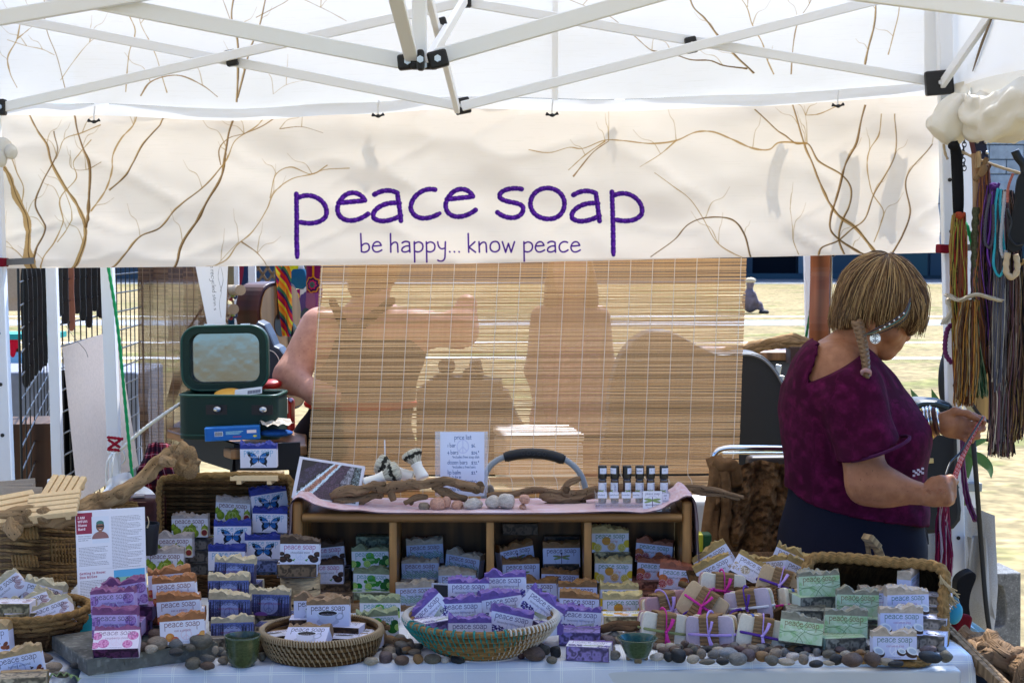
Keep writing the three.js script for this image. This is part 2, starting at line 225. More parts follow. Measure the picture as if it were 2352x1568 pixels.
const banPaint = [[[0, 372], [20, 396], [44, 451], [68, 499], [73, 540], [72, 581], [86, 622], 10, 24], [[60, 250], [82, 294], [106, 331], [120, 372], [150, 427], [178, 468], [198, 523], [195, 560], [178, 622], 3, 13], [[162, 240], [174, 287], [191, 338], [208, 386], [207, 448], [205, 492], [199, 523], 3, 9], [[318, 250], [308, 287], [280, 318], [260, 355], [255, 400], [243, 441], [212, 485], 3, 4], [[385, 250], [369, 287], [325, 335], [304, 372], [280, 410], [253, 437], 2, 5], [[540, 245], [530, 287], [520, 338], [509, 396], [472, 465], [455, 506], [424, 557], [407, 622], 5, 9], [[513, 376], [461, 431], [403, 478], [369, 523], [325, 543], [294, 578], [268, 620], 3, 6], [[620, 250], [591, 287], [540, 325], [523, 362], [509, 385], 2, 4], [[655, 250], [605, 287], [561, 307], [526, 318], [504, 342], [506, 379], 2, 3], [[803, 386], [745, 390], [718, 400], [670, 412], [629, 444], [615, 478], [581, 533], [550, 560], [526, 595], [479, 618], 2, 4], [[752, 379], [718, 400], [667, 384], [636, 400], [620, 455], 2, 3], [[557, 555], [595, 581], [619, 614], 4, 1], [[550, 556], [513, 598], [497, 618], 2, 1], [[212, 321], [171, 372], [178, 407], [140, 458], [147, 509], [130, 557], [106, 595], [104, 622], 2, 4], [[123, 301], [130, 355], [99, 420], [85, 468], [109, 526], [91, 571], [84, 600], 2, 5], [[232, 287], [190, 305], [147, 321], [130, 366], 3, 2], [[27, 352], [41, 396], [58, 431], [58, 465], 2, 3], [[161, 345], [167, 386], [200, 390], [232, 372], 1, 2], [[150, 434], [167, 492], [157, 526], [137, 556], 2, 3], [[12, 563], [40, 572], [62, 592], 1, 2], [[640, 295], [690, 290], [740, 304], 2, 1],
  [[1735, 250], [1785, 300], [1802, 311], [1829, 330], [1853, 330], [1880, 369], [1935, 403], [1955, 433], [1952, 471], [1938, 505], [1928, 549], [1940, 585], 3, 6], [[1822, 240], [1833, 287], [1850, 341], [1870, 382], [1891, 437], [1925, 491], [1966, 522], [1993, 556], [2015, 585], 3, 10], [[1990, 240], [1976, 287], [1966, 328], [1942, 376], [1928, 437], [1911, 495], [1911, 529], [1928, 549], [1959, 570], [1985, 585], 4, 7], [[2028, 260], [2024, 287], [2017, 311], [1996, 345], [1993, 382], [2003, 440], [2030, 485], [2024, 510], [2007, 556], 3, 3], [[2058, 260], [2058, 314], [2051, 369], [2007, 447], [1986, 505], [1959, 525], [1925, 553], [1887, 570], [1878, 590], 2, 5], [[2139, 331], [2082, 410], [2090, 488], [2071, 539], [2047, 585], 2, 5], [[1853, 330], [1788, 328], [1768, 343], [1730, 340], [1679, 318], [1638, 302], [1601, 302], [1556, 321], [1501, 328], [1433, 321], [1392, 320], [1337, 340], [1310, 337], [1262, 349], [1214, 342], 5, 2], [[1392, 322], [1345, 355], [1306, 390], 3, 2], [[1400, 322], [1365, 347], [1317, 405], 2, 4], [[1556, 321], [1520, 352], [1472, 382], 3, 1], [[1506, 395], [1550, 427], [1584, 454], [1618, 505], [1652, 560], [1707, 594], 2, 3], [[1494, 590], [1550, 549], [1581, 515], [1621, 500], [1683, 505], [1710, 539], [1724, 598], 2, 5], [[1815, 480], [1822, 520], [1821, 550], [1833, 585], 1, 2], [[1850, 265], [1880, 262], [1930, 240], 2, 3]];
// the big letters of the banner, in the photograph's pixel grid
const BIG = (() => { const k = 0.3906, tx = (p, dx = 0, dy = 0) => [p, dx, dy], e = 'M375 165L530 150C500 85 400 85 368 190C360 265 450 300 545 228', a = 'M585 115Q655 72 718 105L738 268M730 165C640 150 555 210 578 252C620 290 700 258 738 238', p = 'M128 112L136 482M142 132C230 92 322 165 302 240C285 275 225 296 148 276';
  return { k, list: [tx(p), tx(e), tx(a), tx('M940 85C870 68 800 120 795 190C808 262 890 272 968 225'), tx(e, 635, -22), tx('M1450 82C1380 68 1308 98 1322 132C1352 172 1462 150 1460 202C1450 262 1365 266 1308 220'), tx('M1612 76C1535 72 1498 130 1502 178C1512 240 1570 262 1622 258C1690 250 1708 190 1700 148C1688 105 1655 80 1612 76'), tx(a, 1170, 2), tx(p, 1855, -14)] }; })();
const canvasW = tex(256, (u, v) => 0.86 + 0.07 * Math.sin(u * 2 * Math.PI * 64) * Math.sin(v * 2 * Math.PI * 64) + 0.1 * pf(u, v, 6, 4));
function painted(x0, x1, y0, y1, W, H, base, list, extra, alpha = 1) {
  return canvas(W, H, (x) => {
    x.fillStyle = base; x.fillRect(0, 0, W, H); const r = rng(3); for (let i = 0; i < 2600; i++) { x.fillStyle = `rgba(${r() > 0.5 ? '255,250,235' : '120,100,60'},${0.02 + 0.02 * r()})`; x.fillRect(r() * W, r() * H, 1 + r() * 60, 1); }
    x.scale(W / (x1 - x0), H / (y1 - y0)); x.translate(-x0, -y0);
    x.globalAlpha = alpha; list.forEach((b, i) => { const n = b.length, p = b.slice(0, n - 2); brush(x, p, b[n - 2] * 0.85, b[n - 1] * 0.85, i % 3 === 2 ? DB : LB, i); const q = rng(i + 400); for (let k = 0; k < 2; k++) { const [ax, ay] = p[Math.floor(q() * (p.length - 1))], dx = (q() - 0.5) * 130, dy = -30 - q() * 60; brush(x, [[ax, ay], [ax + dx * 0.3, ay + dy * 0.5], [ax + dx * 0.7, ay + dy * 0.65], [ax + dx, ay + dy]], 2, 0.6, 'rgba(172,138,86,.6)', i * 9 + k); } if (b[n - 1] > 4) brush(x, p.map(([a, c]) => [a + 1.5, c]), 1, 2.5, 'rgba(60,42,22,.7)', i + 50); }); x.globalAlpha = 1; extra?.(x);
  });
}
const banTex = painted(-4, 2156, 200, 618, 2048, 400, '#f1e8da', banPaint, (x) => {
  x.save(); x.translate(631.6, 402); x.scale(BIG.k, BIG.k); x.lineCap = x.lineJoin = 'round';
  for (const [p, dx, dy] of BIG.list) { x.save(); x.translate(dx, dy); x.strokeStyle = '#3d1673'; x.lineWidth = 23; x.stroke(new Path2D(p)); x.setLineDash([11, 17, 6, 9]); x.lineWidth = 29; x.stroke(new Path2D(p)); x.setLineDash([]); x.lineWidth = 12; x.strokeStyle = '#5a2794'; x.setLineDash([26, 17]); x.translate(4, -3); x.stroke(new Path2D(p)); x.translate(-8, 6); x.lineWidth = 11; x.strokeStyle = '#35106a'; x.setLineDash([15, 31]); x.stroke(new Path2D(p)); x.restore(); } x.restore();
  const s = 'be happy... know peace', sz = 25, w = penWidth(s) * sz; pen(x, s, 826, 579, sz, '#45207c', 0.14, 512 / w);
});
const valTex = painted(-60, 2200, -90, 262, 2048, 320, '#f6f5f2', valPaint, null, 0.95);
const bannerM = mat([0.9, 0.85, 0.8], 0.95, { map: banTex, transmission: 0.2, thickness: 0, specularIntensity: 0.2, bumpMap: rep(canvasW, 24, 5), bumpScale: 0.0004 });
const roofM = mat([0.88, 0.86, 0.83], 0.95, { transmission: 0.3, thickness: 0, specularIntensity: 0.2 }), valM = mat([0.86, 0.85, 0.84], 0.95, { map: valTex, transmission: 0.2, thickness: 0, specularIntensity: 0.2 }), hemM = mat([0.82, 0.81, 0.79], 0.95, { transmission: 0.3, thickness: 0, specularIntensity: 0.2 });
const tent = thing('market_canopy', 'white pop-up canopy on a square-tube truss over the soap stall', 'canopy', V(0, 0, 0));
const seamY = (x) => { const k = [[-60, 236], [200, 238], [540, 250], [800, 236], [1060, 222], [1400, 229], [1700, 217], [2200, 190]]; for (let i = 1; i < k.length; i++) if (x <= k[i][0]) { const t = (x - k[i - 1][0]) / (k[i][0] - k[i - 1][0]); return lerp(k[i - 1][1], k[i][1], t * t * (3 - 2 * t)); } return 190; };
{
  part('rear_valance', [sheet((s, t) => { const x = lerp(-60, 2190, s), y = lerp(-90, seamY(x), t), p = at(x, y, 5.12); p.z += 0.01 * noise3(s * 9, t * 3) + 0.006 * noise3(s * 30 + t * 9, t * 5, 3); return p; }, 90, 10)], valM, tent);
  part('valance_hem', [sheet((s, t) => { const x = lerp(-60, 2190, s), p = at(x, seamY(x) + t * 27, 5.105); p.z += 0.006 * noise3(s * 14, t * 2) + 0.004 * Math.sin(t * 3); return p; }, 90, 3)], hemM, tent);
  const A = at(-52, -92, 5.12), B = at(2186, -92, 5.12), y0 = A.y, xl = A.x, xr = B.x, zf = -2.1, zb = -5.12, pk = V((xl + xr) / 2, y0 + 0.75, (zf + zb) / 2), c = [V(xl, y0, zb), V(xr, y0, zb), V(xr, y0, zf), V(xl, y0, zf)];
  for (let i = 0; i < 4; i++) { const a = c[i], b = c[(i + 1) % 4]; part('roof_panel', [sheet((s, t) => a.clone().lerp(b, s).lerp(pk, t).add(V(0, -0.05 * Math.sin(Math.PI * t) + 0.01 * noise3(s * 6, t * 6, i), 0)), 16, 12)], roofM, tent); }
  part('side_valance', [sheet((s, t) => V(xr - 0.0 + 0.012 * noise3(s * 12, t * 3, 5), lerp(y0, 2.06, t) + 0.012 * Math.sin(s * 14), lerp(zb, zf, s)), 30, 8)], roofM, tent);
  part('side_valance', [sheet((s, t) => V(xl + 0.012 * noise3(s * 12, t * 3, 8), lerp(y0, 2.06, t) + 0.012 * Math.sin(s * 14), lerp(zb, zf, s)), 30, 8)], roofM, tent);
  part('front_valance', [sheet((s, t) => V(lerp(xl, xr, s), lerp(y0, 2.1, t), zf + 0.012 * noise3(s * 12, t * 3, 9)), 30, 6)], roofM, tent);
  part('seam_tape', [sheet((s, t) => at(lerp(1268, 1282, s), lerp(-60, 230, t), 5.1), 1, 6)], hemM, tent); part('corner_band', [sheet((s, t) => at(lerp(2124, 2172, s), lerp(-90, 215, t), 5.108), 2, 6)], hemM, tent);
  part('side_branch', [tube([V(xr - 0.012, at(2280, 20, 4.6).y, -4.6), V(xr - 0.013, at(2259, 102, 4.75).y, -4.73), V(xr - 0.012, at(2246, 165, 4.85).y, -4.82)], (t) => 0.003 + 0.006 * Math.sin(t * 3), 10, 5, false, 0.3)], mat([0.2, 0.15, 0.1], 0.9), tent);
}
// posts: rear right (leaning a little, with adjustment holes), rear left, and two front ones outside the frame
function post(pts, w, name = 'post') {
  const [a, b] = pts, p = part(name, [bar(a, b, w, w, 0.004, V(0, 0, 1))], whiteMetal, tent), d = b.clone().sub(a), L = d.length(); d.normalize();
  const hs = []; for (let s = 0.35; s < L - 0.3; s += 0.16) { const q = a.clone().addScaledVector(d, s); q.z += w / 2 + 0.001; hs.push(new THREE.CylinderGeometry(0.006, 0.006, 0.004, 12).rotateX(Math.PI / 2).translate(q.x, q.y, q.z)); }
  part('adjustment_hole', hs, mat([0.02, 0.02, 0.02], 0.6), p).userData.kind = 'stuff'; return p;
}
const foot = (p) => { const g = V(p.x, 0, p.z); return g; };
{
  const rt = at(2166, -80, 5.06), rb = at(2206, 1568, 5.02); const k = rb.y / (rt.y - rb.y); rb.addScaledVector(rb.clone().sub(rt), k); post([rb, rt], 0.043);
  const lt = at(-32, -80, 5.06), lb = at(14, 1110, 5.06); lb.addScaledVector(lb.clone().sub(lt), lb.y / (lt.y - lb.y)); post([lb, lt], 0.043);
  post([V(1.5, 0, -2.13), V(1.42, 2.5, -2.13)], 0.043); post([V(-1.55, 0, -2.13), V(-1.62, 2.5, -2.13)], 0.043);
  const B = (x0, y0, z0, x1, y1, z1, w = 0.016, h = 0.03) => part('truss_bar', [bar(at(x0, y0, z0), at(x1, y1, z1), w, h, 0.003)], whiteMetal, tent);
  B(-40, 28, 5.03, 1058, 244, 5.03); B(6, 246, 5.0, 1066, 4, 5.0); B(1066, 4, 5.03, 2150, 188, 5.03); B(1060, 244, 5.0, 2150, -35, 5.0);
  B(930, 141, 3.62, -420, -120, 3.62, 0.018, 0.036); B(1000, 132, 3.6, 1960, -142, 3.6, 0.018, 0.036); B(-420, 112, 3.6, 500, -45, 3.6, 0.018, 0.034); B(1900, -26, 3.6, 2500, 52, 3.6, 0.018, 0.036);
  B(945, 132, 3.55, 880, -120, 2.9, 0.03, 0.016); B(1050, 250, 4.96, 972, -60, 3.7, 0.016, 0.03); B(1068, -2, 4.96, 985, 138, 3.62, 0.016, 0.03); B(2163, 196, 5.0, 2330, -46, 4.5, 0.016, 0.03);
  part('mast', [bar(at(964, 146, 3.6), at(962, -160, 3.6), 0.032, 0.032, 0.004, V(0, 0, 1))], whiteMetal, tent);
  const clamp2 = (px, py, Z, w, h, ang = 0) => { const p = at(px, py, Z), c = part('clamp', [box(w, h, 0.03, p, [0, 0, ang], 0.006)], black, tent); const f = p.clone(); f.z += 0.018; part('bolt', [new THREE.CylinderGeometry(0.008, 0.008, 0.008, 6).rotateX(Math.PI / 2).translate(f.x, f.y, f.z)], steel, c); };
  clamp2(531, 133, 5.015, 0.036, 0.05, 0.2); clamp2(1588, 103, 5.015, 0.036, 0.05, 0.2); clamp2(1062, 243, 5.03, 0.05, 0.05, 0.2); clamp2(1064, 6, 5.02, 0.05, 0.03); clamp2(1012, 64, 4.2, 0.04, 0.05, 0.3); clamp2(2158, 190, 5.0, 0.085, 0.075, 0.08); clamp2(2, 246, 5.0, 0.03, 0.05);
  clamp2(937, 142, 3.58, 0.046, 0.034, 0.1); clamp2(966, 138, 3.53, 0.016, 0.045); clamp2(1006, 136, 3.56, 0.044, 0.038, 0.25); clamp2(974, 152, 3.57, 0.06, 0.014);
  for (const [x, y] of [[215, 277], [868, 264], [1268, 262], [1925, 241]]) { const p = at(x, y, 5.05), q = at(x + 2, y - 32, 5.08); part('loop', [tube([q, at(x, y - 14, 5.06), p], 0.006, 8, 6, false, 0.35)], hemM, tent); part('toggle', [tube([p.clone().add(V(-0.018, 0.001, 0)), p.clone().add(V(-0.006, -0.003, 0.003)), p.clone().add(V(0.006, -0.003, 0.003)), p.clone().add(V(0.018, 0.003, 0))], (t) => 0.0045 + 0.0015 * Math.cos(t * 12), 12, 8)], black, tent); }
}
// the banner that hangs from the truss
const botY = (x) => x < 1050 ? lerp(616, 606, clamp(x / 1050, 0, 1)) : lerp(606, 580, clamp((x - 1050) / 1100, 0, 1));
solo('shop_banner', 'wide cream cloth banner lettered in purple with painted twigs, hung across the stall', 'banner', [sheet((s, t) => {
  const x = lerp(-4, 2156, s), p = at(x, clamp(lerp(200, 618, t), seamY(x) + 8, botY(x)), 5.15);
  p.z += 0.035 * noise3(s * 5 + t * 1.5, t * 3 - s * 4, 2) + 0.026 * noise3(s * 15 - t * 3, t * 5 + s * 6, 6) - 0.013 * Math.pow(1 - Math.abs(noise3(s * 9 + t * 4, t * 3 - s * 7, 12)), 6) + 0.004 * noise3(s * 50, t * 12, 9) + (t > 0.97 ? 0.01 : 0) + 0.02 * t; return p;
}, 220, 48)], bannerM);
for (const [x, y, i] of [[2166, 571, 0], [2, 602, 1]]) { const w = thing('hook_strap', ['red hook strap round the right post at the lower corner of the banner', 'red hook strap on the left post below the banner corner'][i], 'strap', at(x, y, 5.0)); part('pad', [box(0.03, 0.027, 0.06, V(0, 0, 0.0), [0, 0, -0.05], 0.004)], mat([0.17, 0.008, 0.018], 0.9), w); part('band', [box(0.1, 0.02, 0.004, V(0.05, 0.002, -0.005), [0, 0, 0.05])], mat([0.16, 0.15, 0.14], 0.7), w); }
for (const [x, w, y0, y1, i] of [[1955, 22, 250, 560, 0], [2062, 20, 255, 470, 1], [1800, 14, 240, 420, 2], [1420, 12, 240, 330, 3], [880, 14, 245, 350, 4]]) solo('cloth_strip', ['wide', 'rightmost', 'narrow', 'short', 'leftmost'][i] + ' cloth strip hanging outside whose shadow shows through the banner', 'cloth strip', [sheet((s, t) => at(x + (s - 0.5) * 2 * w + 16 * (1 - t) + 8 * Math.sin(t * 5 + i), lerp(y0 - 30, y1 - 60, t), 5.27).add(V(0, 0, 0.01 * Math.sin(s * 6))), 4, 8)], mat([0.8, 0.77, 0.72], 0.9, { transmission: 0.7, thickness: 0 }));
// rolled-up side walls tied at the right rear post
const wallCloth = mat([0.74, 0.69, 0.6], 0.95, { transmission: 0.15, thickness: 0, specularIntensity: 0.2, bumpMap: canvasW, bumpScale: 0.001 });
{
  const pleat = (t, a, s) => (1 + 0.16 * Math.sin(a * 7 + t * 5) * (1 - 0.6 * t) + 0.14 * noise3(Math.cos(a) * 2, Math.sin(a) * 2, s * 22) + 0.07 * noise3(Math.cos(a) * 6, Math.sin(a) * 6, s * 30 + a));
  solo('rolled_side_wall', 'short bulging end of a rolled cream side wall tied beside the right post', 'rolled wall', [tube([at(2232, 222, 4.9), at(2222, 236, 4.9), at(2200, 262, 4.9), at(2172, 298, 4.9), at(2156, 318, 4.9)], (t, a, s) => (0.012 + 0.05 * Math.sin(Math.PI * clamp(t * 0.78 + 0.02, 0, 1)) ** 0.8) * pleat(t, a, s) * (t > 0.92 ? Math.sqrt(Math.max(0.02, 1 - ((t - 0.92) / 0.08) ** 2)) : 1), 40, 28)], wallCloth);
  solo('rolled_side_wall', 'long sagging roll of cream side wall at the top right corner', 'rolled wall', [tube([at(2230, 220, 4.88), at(2240, 240, 4.86), at(2275, 268, 4.8), at(2320, 262, 4.7), at(2370, 235, 4.6), at(2430, 220, 4.5)], (t, a, s) => (0.012 + 0.062 * Math.min(1, t * 3.2)) * pleat(t, a, s), 50, 28)], wallCloth);
  solo('side_wall_flap', 'cream cloth flap sagging from the canopy edge above the rolled walls', 'cloth flap', [sheet((s, t) => at(lerp(2180, 2420, s), lerp(lerp(196, 128, s), lerp(225, 205, s) + 6 * Math.sin(s * 6), t), lerp(5.02, 4.4, s)).add(V(0, 0, 0.03 * noise3(s * 8, t * 3))), 24, 8)], wallCloth);
  solo('tie_string', 'white string gathering the rolled side walls to the post', 'string', [tube([at(2238, 175, 4.95), at(2232, 200, 4.9), at(2228, 222, 4.83), at(2234, 228, 4.82)], 0.003, 14, 5), tube([at(2222, 220, 4.84), at(2230, 223, 4.82), at(2238, 222, 4.84)], 0.004, 10, 5)], mat([0.7, 0.68, 0.6], 0.9));
  solo('rolled_side_wall', 'knotted white end of a rolled wall at the left edge of the banner', 'rolled wall', [ball(0.028, 0.035, 0.03, at(8, 340, 5.02), [0.3, 0, 0.4]), ball(0.02, 0.024, 0.022, at(24, 348, 5.0), [0, 0.4, 0.2]), ball(0.018, 0.03, 0.02, at(2, 362, 5.0))], wallCloth);
}
// ---------------------------------------------------------------- the split-bamboo blind behind the counter
const bamboo = [[0.76, 0.51, 0.25], [0.67, 0.43, 0.2], [0.82, 0.58, 0.31], [0.57, 0.36, 0.16]].map((c) => grain(T.fine, 3, c, 0.65, { transmission: 0.3, thickness: 0 }));
const cordM = mat([0.72, 0.68, 0.6], 0.9);
{
  const bl = thing('bamboo_blind', 'large split-bamboo roller blind hanging behind the soap counter', 'blind', at(1205, 560, 5.32));
  const o = bl.position, r = rng(12), lx = (y) => lerp(740, 704, (y - 560) / 530), rx = (y) => lerp(1717, 1696, (y - 560) / 530);
  const vars = [0, 1, 2, 3, 4].map((v) => { const g = box(1, 0.0038, 0.0013, V(), [0, 0, 0]); const s = new THREE.BoxGeometry(1, 0.0035 + 0.0001 * v, 0.0013, 14, 1, 1).toNonIndexed(), p = s.attributes.position; for (let i = 0; i < p.count; i++) p.setY(i, p.getY(i) + 0.0011 * noise3(p.getX(i) * 6, v * 9.1)); boxUV(s, 3); return s; });
  let n = 0; for (let y = 560; y < 1092; y += 3.42, n++) {
    const L = at(lx(y), y, 5.32), Rr = at(rx(y), y - 4, 5.32), m = part('slat', vars[n % 5], bamboo[Math.floor(r() * 4)], bl), d = Rr.clone().sub(L), e = (r() - 0.5) * 0.0014;
    m.position.copy(L).add(Rr).multiplyScalar(0.5).sub(o); m.position.y += e; m.position.z += 0.004 * Math.sin(y * 0.02); m.scale.x = d.length() * (1 + 0.002 * (r() - 0.5)); m.rotation.z = Math.atan2(d.y, d.x) + (r() - 0.5) * 0.0012; m.castShadow = true;
  }
  const L = at(702, 1124, 5.32), Rr = at(1692, 1118, 5.32), d = Rr.clone().sub(L);
  for (let i = 0; i < 40; i++) { const a = i / 40 * 6.283, m = part('slat', vars[i % 5], bamboo[Math.floor(r() * 4)], bl), q = 0.041 - 0.004 * r(); m.position.copy(L).add(Rr).multiplyScalar(0.5).sub(o).add(V(0.004 * (r() - 0.5), q * Math.sin(a) * 0.9, q * Math.cos(a))); m.scale.set(d.length(), 1.3, 1); m.rotation.set(a + Math.PI / 2, 0, Math.atan2(d.y, d.x)); m.rotation.order = 'ZXY'; }
  for (let k = 0; k < 20; k++) { const x0 = 743 + k * 50.6, x1 = lerp(708, 1683, k / 19), pts = []; for (let i = 0; i <= 10; i++) pts.push(at(lerp(x0, x1, i / 10), lerp(560, 1090, i / 10), 5.31).sub(o)); const e = at(x1 + 4, 1124, 5.32).sub(o); pts.push(e.clone().add(V(0.002, 0.036, 0.03)), e.clone().add(V(0.006, 0, 0.045)), e.clone().add(V(0.008, -0.04, 0.012))); part('cord', [tube(pts, 0.0011, 40, 4)], cordM, bl); }
}
// ---------------------------------------------------------------- far left: neighbouring stall seen past wire grids
const wireM = mat([0.008, 0.008, 0.009], 0.4), teal = mat([0.01, 0.28, 0.24], 0.6);
function wireGrid(label, a, b, yTop, yBot, nv, nh) { // a, b: the two upright ends on the ground plan, as points
  const g = thing('wire_grid_panel', label, 'wire grid', V());
  for (let i = 0; i <= nv; i++) { const x = a.clone().lerp(b, i / nv); part('wire', [rod(V(x.x, yBot, x.z), V(x.x, yTop, x.z), i % nv ? 0.0028 : 0.005, undefined, 5)], wireM, g); }
  for (let i = 0; i <= nh; i++) { const y = lerp(yBot, yTop, i / nh); part('wire', [rod(V(a.x, y, a.z), V(b.x, y, b.z), 0.0034, undefined, 5)], wireM, g); }
}
wireGrid('black wire grid panel nearest the left post, seen almost edge-on', at(44, 800, 5.6), at(118, 800, 8.2), 1.62, 0.3, 9, 16);
wireGrid('black wire grid panel between the second and third white posts', at(128, 800, 5.7), at(328, 800, 7.4), 1.62, 0.35, 17, 16);
for (let k = 0; k < 5; k++) autoTag(part(numbered('hanging_strap'), [extr(smooth([[0, 0], [0.012, -0.05], [0.012, -0.3], [0.008, -0.46], [-0.008, -0.46], [-0.012, -0.3], [-0.012, -0.05]], 20), 0.004)], mat([0.014 + 0.004 * (k % 2), 0.013, 0.012], 0.7), scene), 'black strap hanging on the grid by the left post', 'strap', 'black straps on the left wire grid').position.copy(at(54 + k * 11, 600, 5.9 + k * 0.3));
for (let k = 0; k < 8; k++) autoTag(part(numbered('hanging_strap'), [extr(smooth([[0, 0.02], [0.012, -0.02], [0.011, -0.1], [0.009, -0.19 - 0.03 * (k % 3)], [-0.009, -0.19 - 0.03 * (k % 3)], [-0.012, -0.1], [-0.012, -0.02]], 20), 0.004)], mat(k === 2 ? [0.25, 0.09, 0.05] : [0.014 + 0.004 * (k % 2), 0.013, 0.012], 0.7), scene), k === 2 ? 'narrow brown strap among the black ones on the second wire grid' : 'black strap between the second and third white posts', 'strap', k === 2 ? undefined : 'black straps on the second wire grid').position.copy(at(134 + k * 13.5, 602, 5.72 + k * 0.1));
solo('cardboard_sheet', 'tan cardboard sheet behind the wire grid at the far left edge', 'cardboard', [box(0.13, 0.2, 0.006, at(30, 640, 8.3), [0, 0, 0.03]), box(0.13, 0.13, 0.006, at(32, 685, 8.32), [0, 0, 0.01])], grain(T.fine, 3, [0.5, 0.38, 0.27], 0.9));
{
  const s = thing('stall_shelf', 'teal edged display shelf of the next stall behind the wire grids', 'shelf', at(60, 850, 9.0)), o = s.position;
  for (const y of [770, 848]) part('shelf_board', [bar(at(-20, y, 9).sub(o), at(135, y, 9).sub(o), 0.3, 0.03)], teal, s);
  part('upright', [bar(at(112, 700, 9).sub(o), at(116, 1000, 9).sub(o), 0.03, 0.03)], mat([0.6, 0.58, 0.52], 0.7), s); part('upright', [bar(at(-18, 700, 9).sub(o), at(-16, 1000, 9).sub(o), 0.03, 0.03)], mat([0.6, 0.58, 0.52], 0.7), s);
  solo('red_cloth', 'bright red heart shaped cloth hanging under the upper teal shelf', 'cloth', [ball(0.035, 0.03, 0.01, at(20, 786, 8.9)), ball(0.03, 0.035, 0.01, at(32, 788, 8.9)), ball(0.02, 0.05, 0.01, at(28, 800, 8.9))], mat([0.7, 0.01, 0.03], 0.8));
  solo('woven_bundle', 'rust brown fringed cloth below the red one at the far left', 'cloth', [0, 1, 2, 3, 4, 5, 6].map((k) => tube([at(16 + k * 4, 800, 8.95), at(14 + k * 5, 822, 8.93), at(15 + k * 5, 840, 8.95)], 0.014, 6, 5)), grain(T.blotch, 6, [0.3, 0.1, 0.04], 0.95));
  solo('blue_box', 'light blue box standing on the lower teal shelf', 'box', [box(0.14, 0.1, 0.1, at(56, 828, 8.95))], mat([0.25, 0.5, 0.7], 0.6)); solo('bowl', 'white bowl on the lower teal shelf right of the blue box', 'bowl', [lathe([[0, 0], [0.03, 0], [0.06, 0.05], [0.056, 0.05], [0.03, 0.01]], 20).translate(...at(88, 846, 8.9).toArray())], mat([0.8, 0.8, 0.78], 0.3)); solo('bowl', 'second white bowl at the post end of the teal shelf', 'bowl', [lathe([[0, 0], [0.03, 0], [0.05, 0.04], [0.046, 0.04], [0.03, 0.01]], 20).translate(...at(104, 846, 8.9).toArray())], mat([0.8, 0.8, 0.78], 0.3));
  for (let i = 0; i < 10; i++) autoTag(part(numbered('knit_item'), [ball(0.04, 0.06, 0.03, at(20 + i * 11, 866 + 9 * (i % 3), 9.05)), ball(0.025, 0.03, 0.03, at(24 + i * 11, 884 + 7 * (i % 2), 9.05))], mat([[0.3, 0.03, 0.03], [0.05, 0.15, 0.3], [0.35, 0.25, 0.1], [0.15, 0.05, 0.03], [0.5, 0.42, 0.3]][i % 5], 0.95), scene), 'small knitted thing hanging under the lower teal shelf', 'knitwear', 'knitted things under the teal shelf');
  solo('covered_table', 'table under a pale grey cloth behind the left wire grids', 'table', [box(1.3, 0.55, 0.6, at(60, 965, 8.3), [0, 0, 0], 0.02)], grain(T.blotch, 1, [0.42, 0.44, 0.5], 0.95));
  solo('wooden_crate', 'dark brown wooden crate behind the left post', 'crate', [0, 1, 2, 3].map((k) => box(0.36, 0.075, 0.3, at(62, 985 + k * 36, 6.6), [0, 0.2, 0], 0.006)), grain(T.wood, 1, [0.13, 0.06, 0.03], 0.7));
  solo('dark_cloth', 'black cloth hanging below the second wire grid', 'cloth', [sheet((s2, t) => at(lerp(128, 182, s2) + t * 14, lerp(850, 1160, t), 6.0).add(V(0, 0, 0.03 * Math.sin(s2 * 12))), 16, 6)], mat([0.008, 0.008, 0.01], 0.95));
}
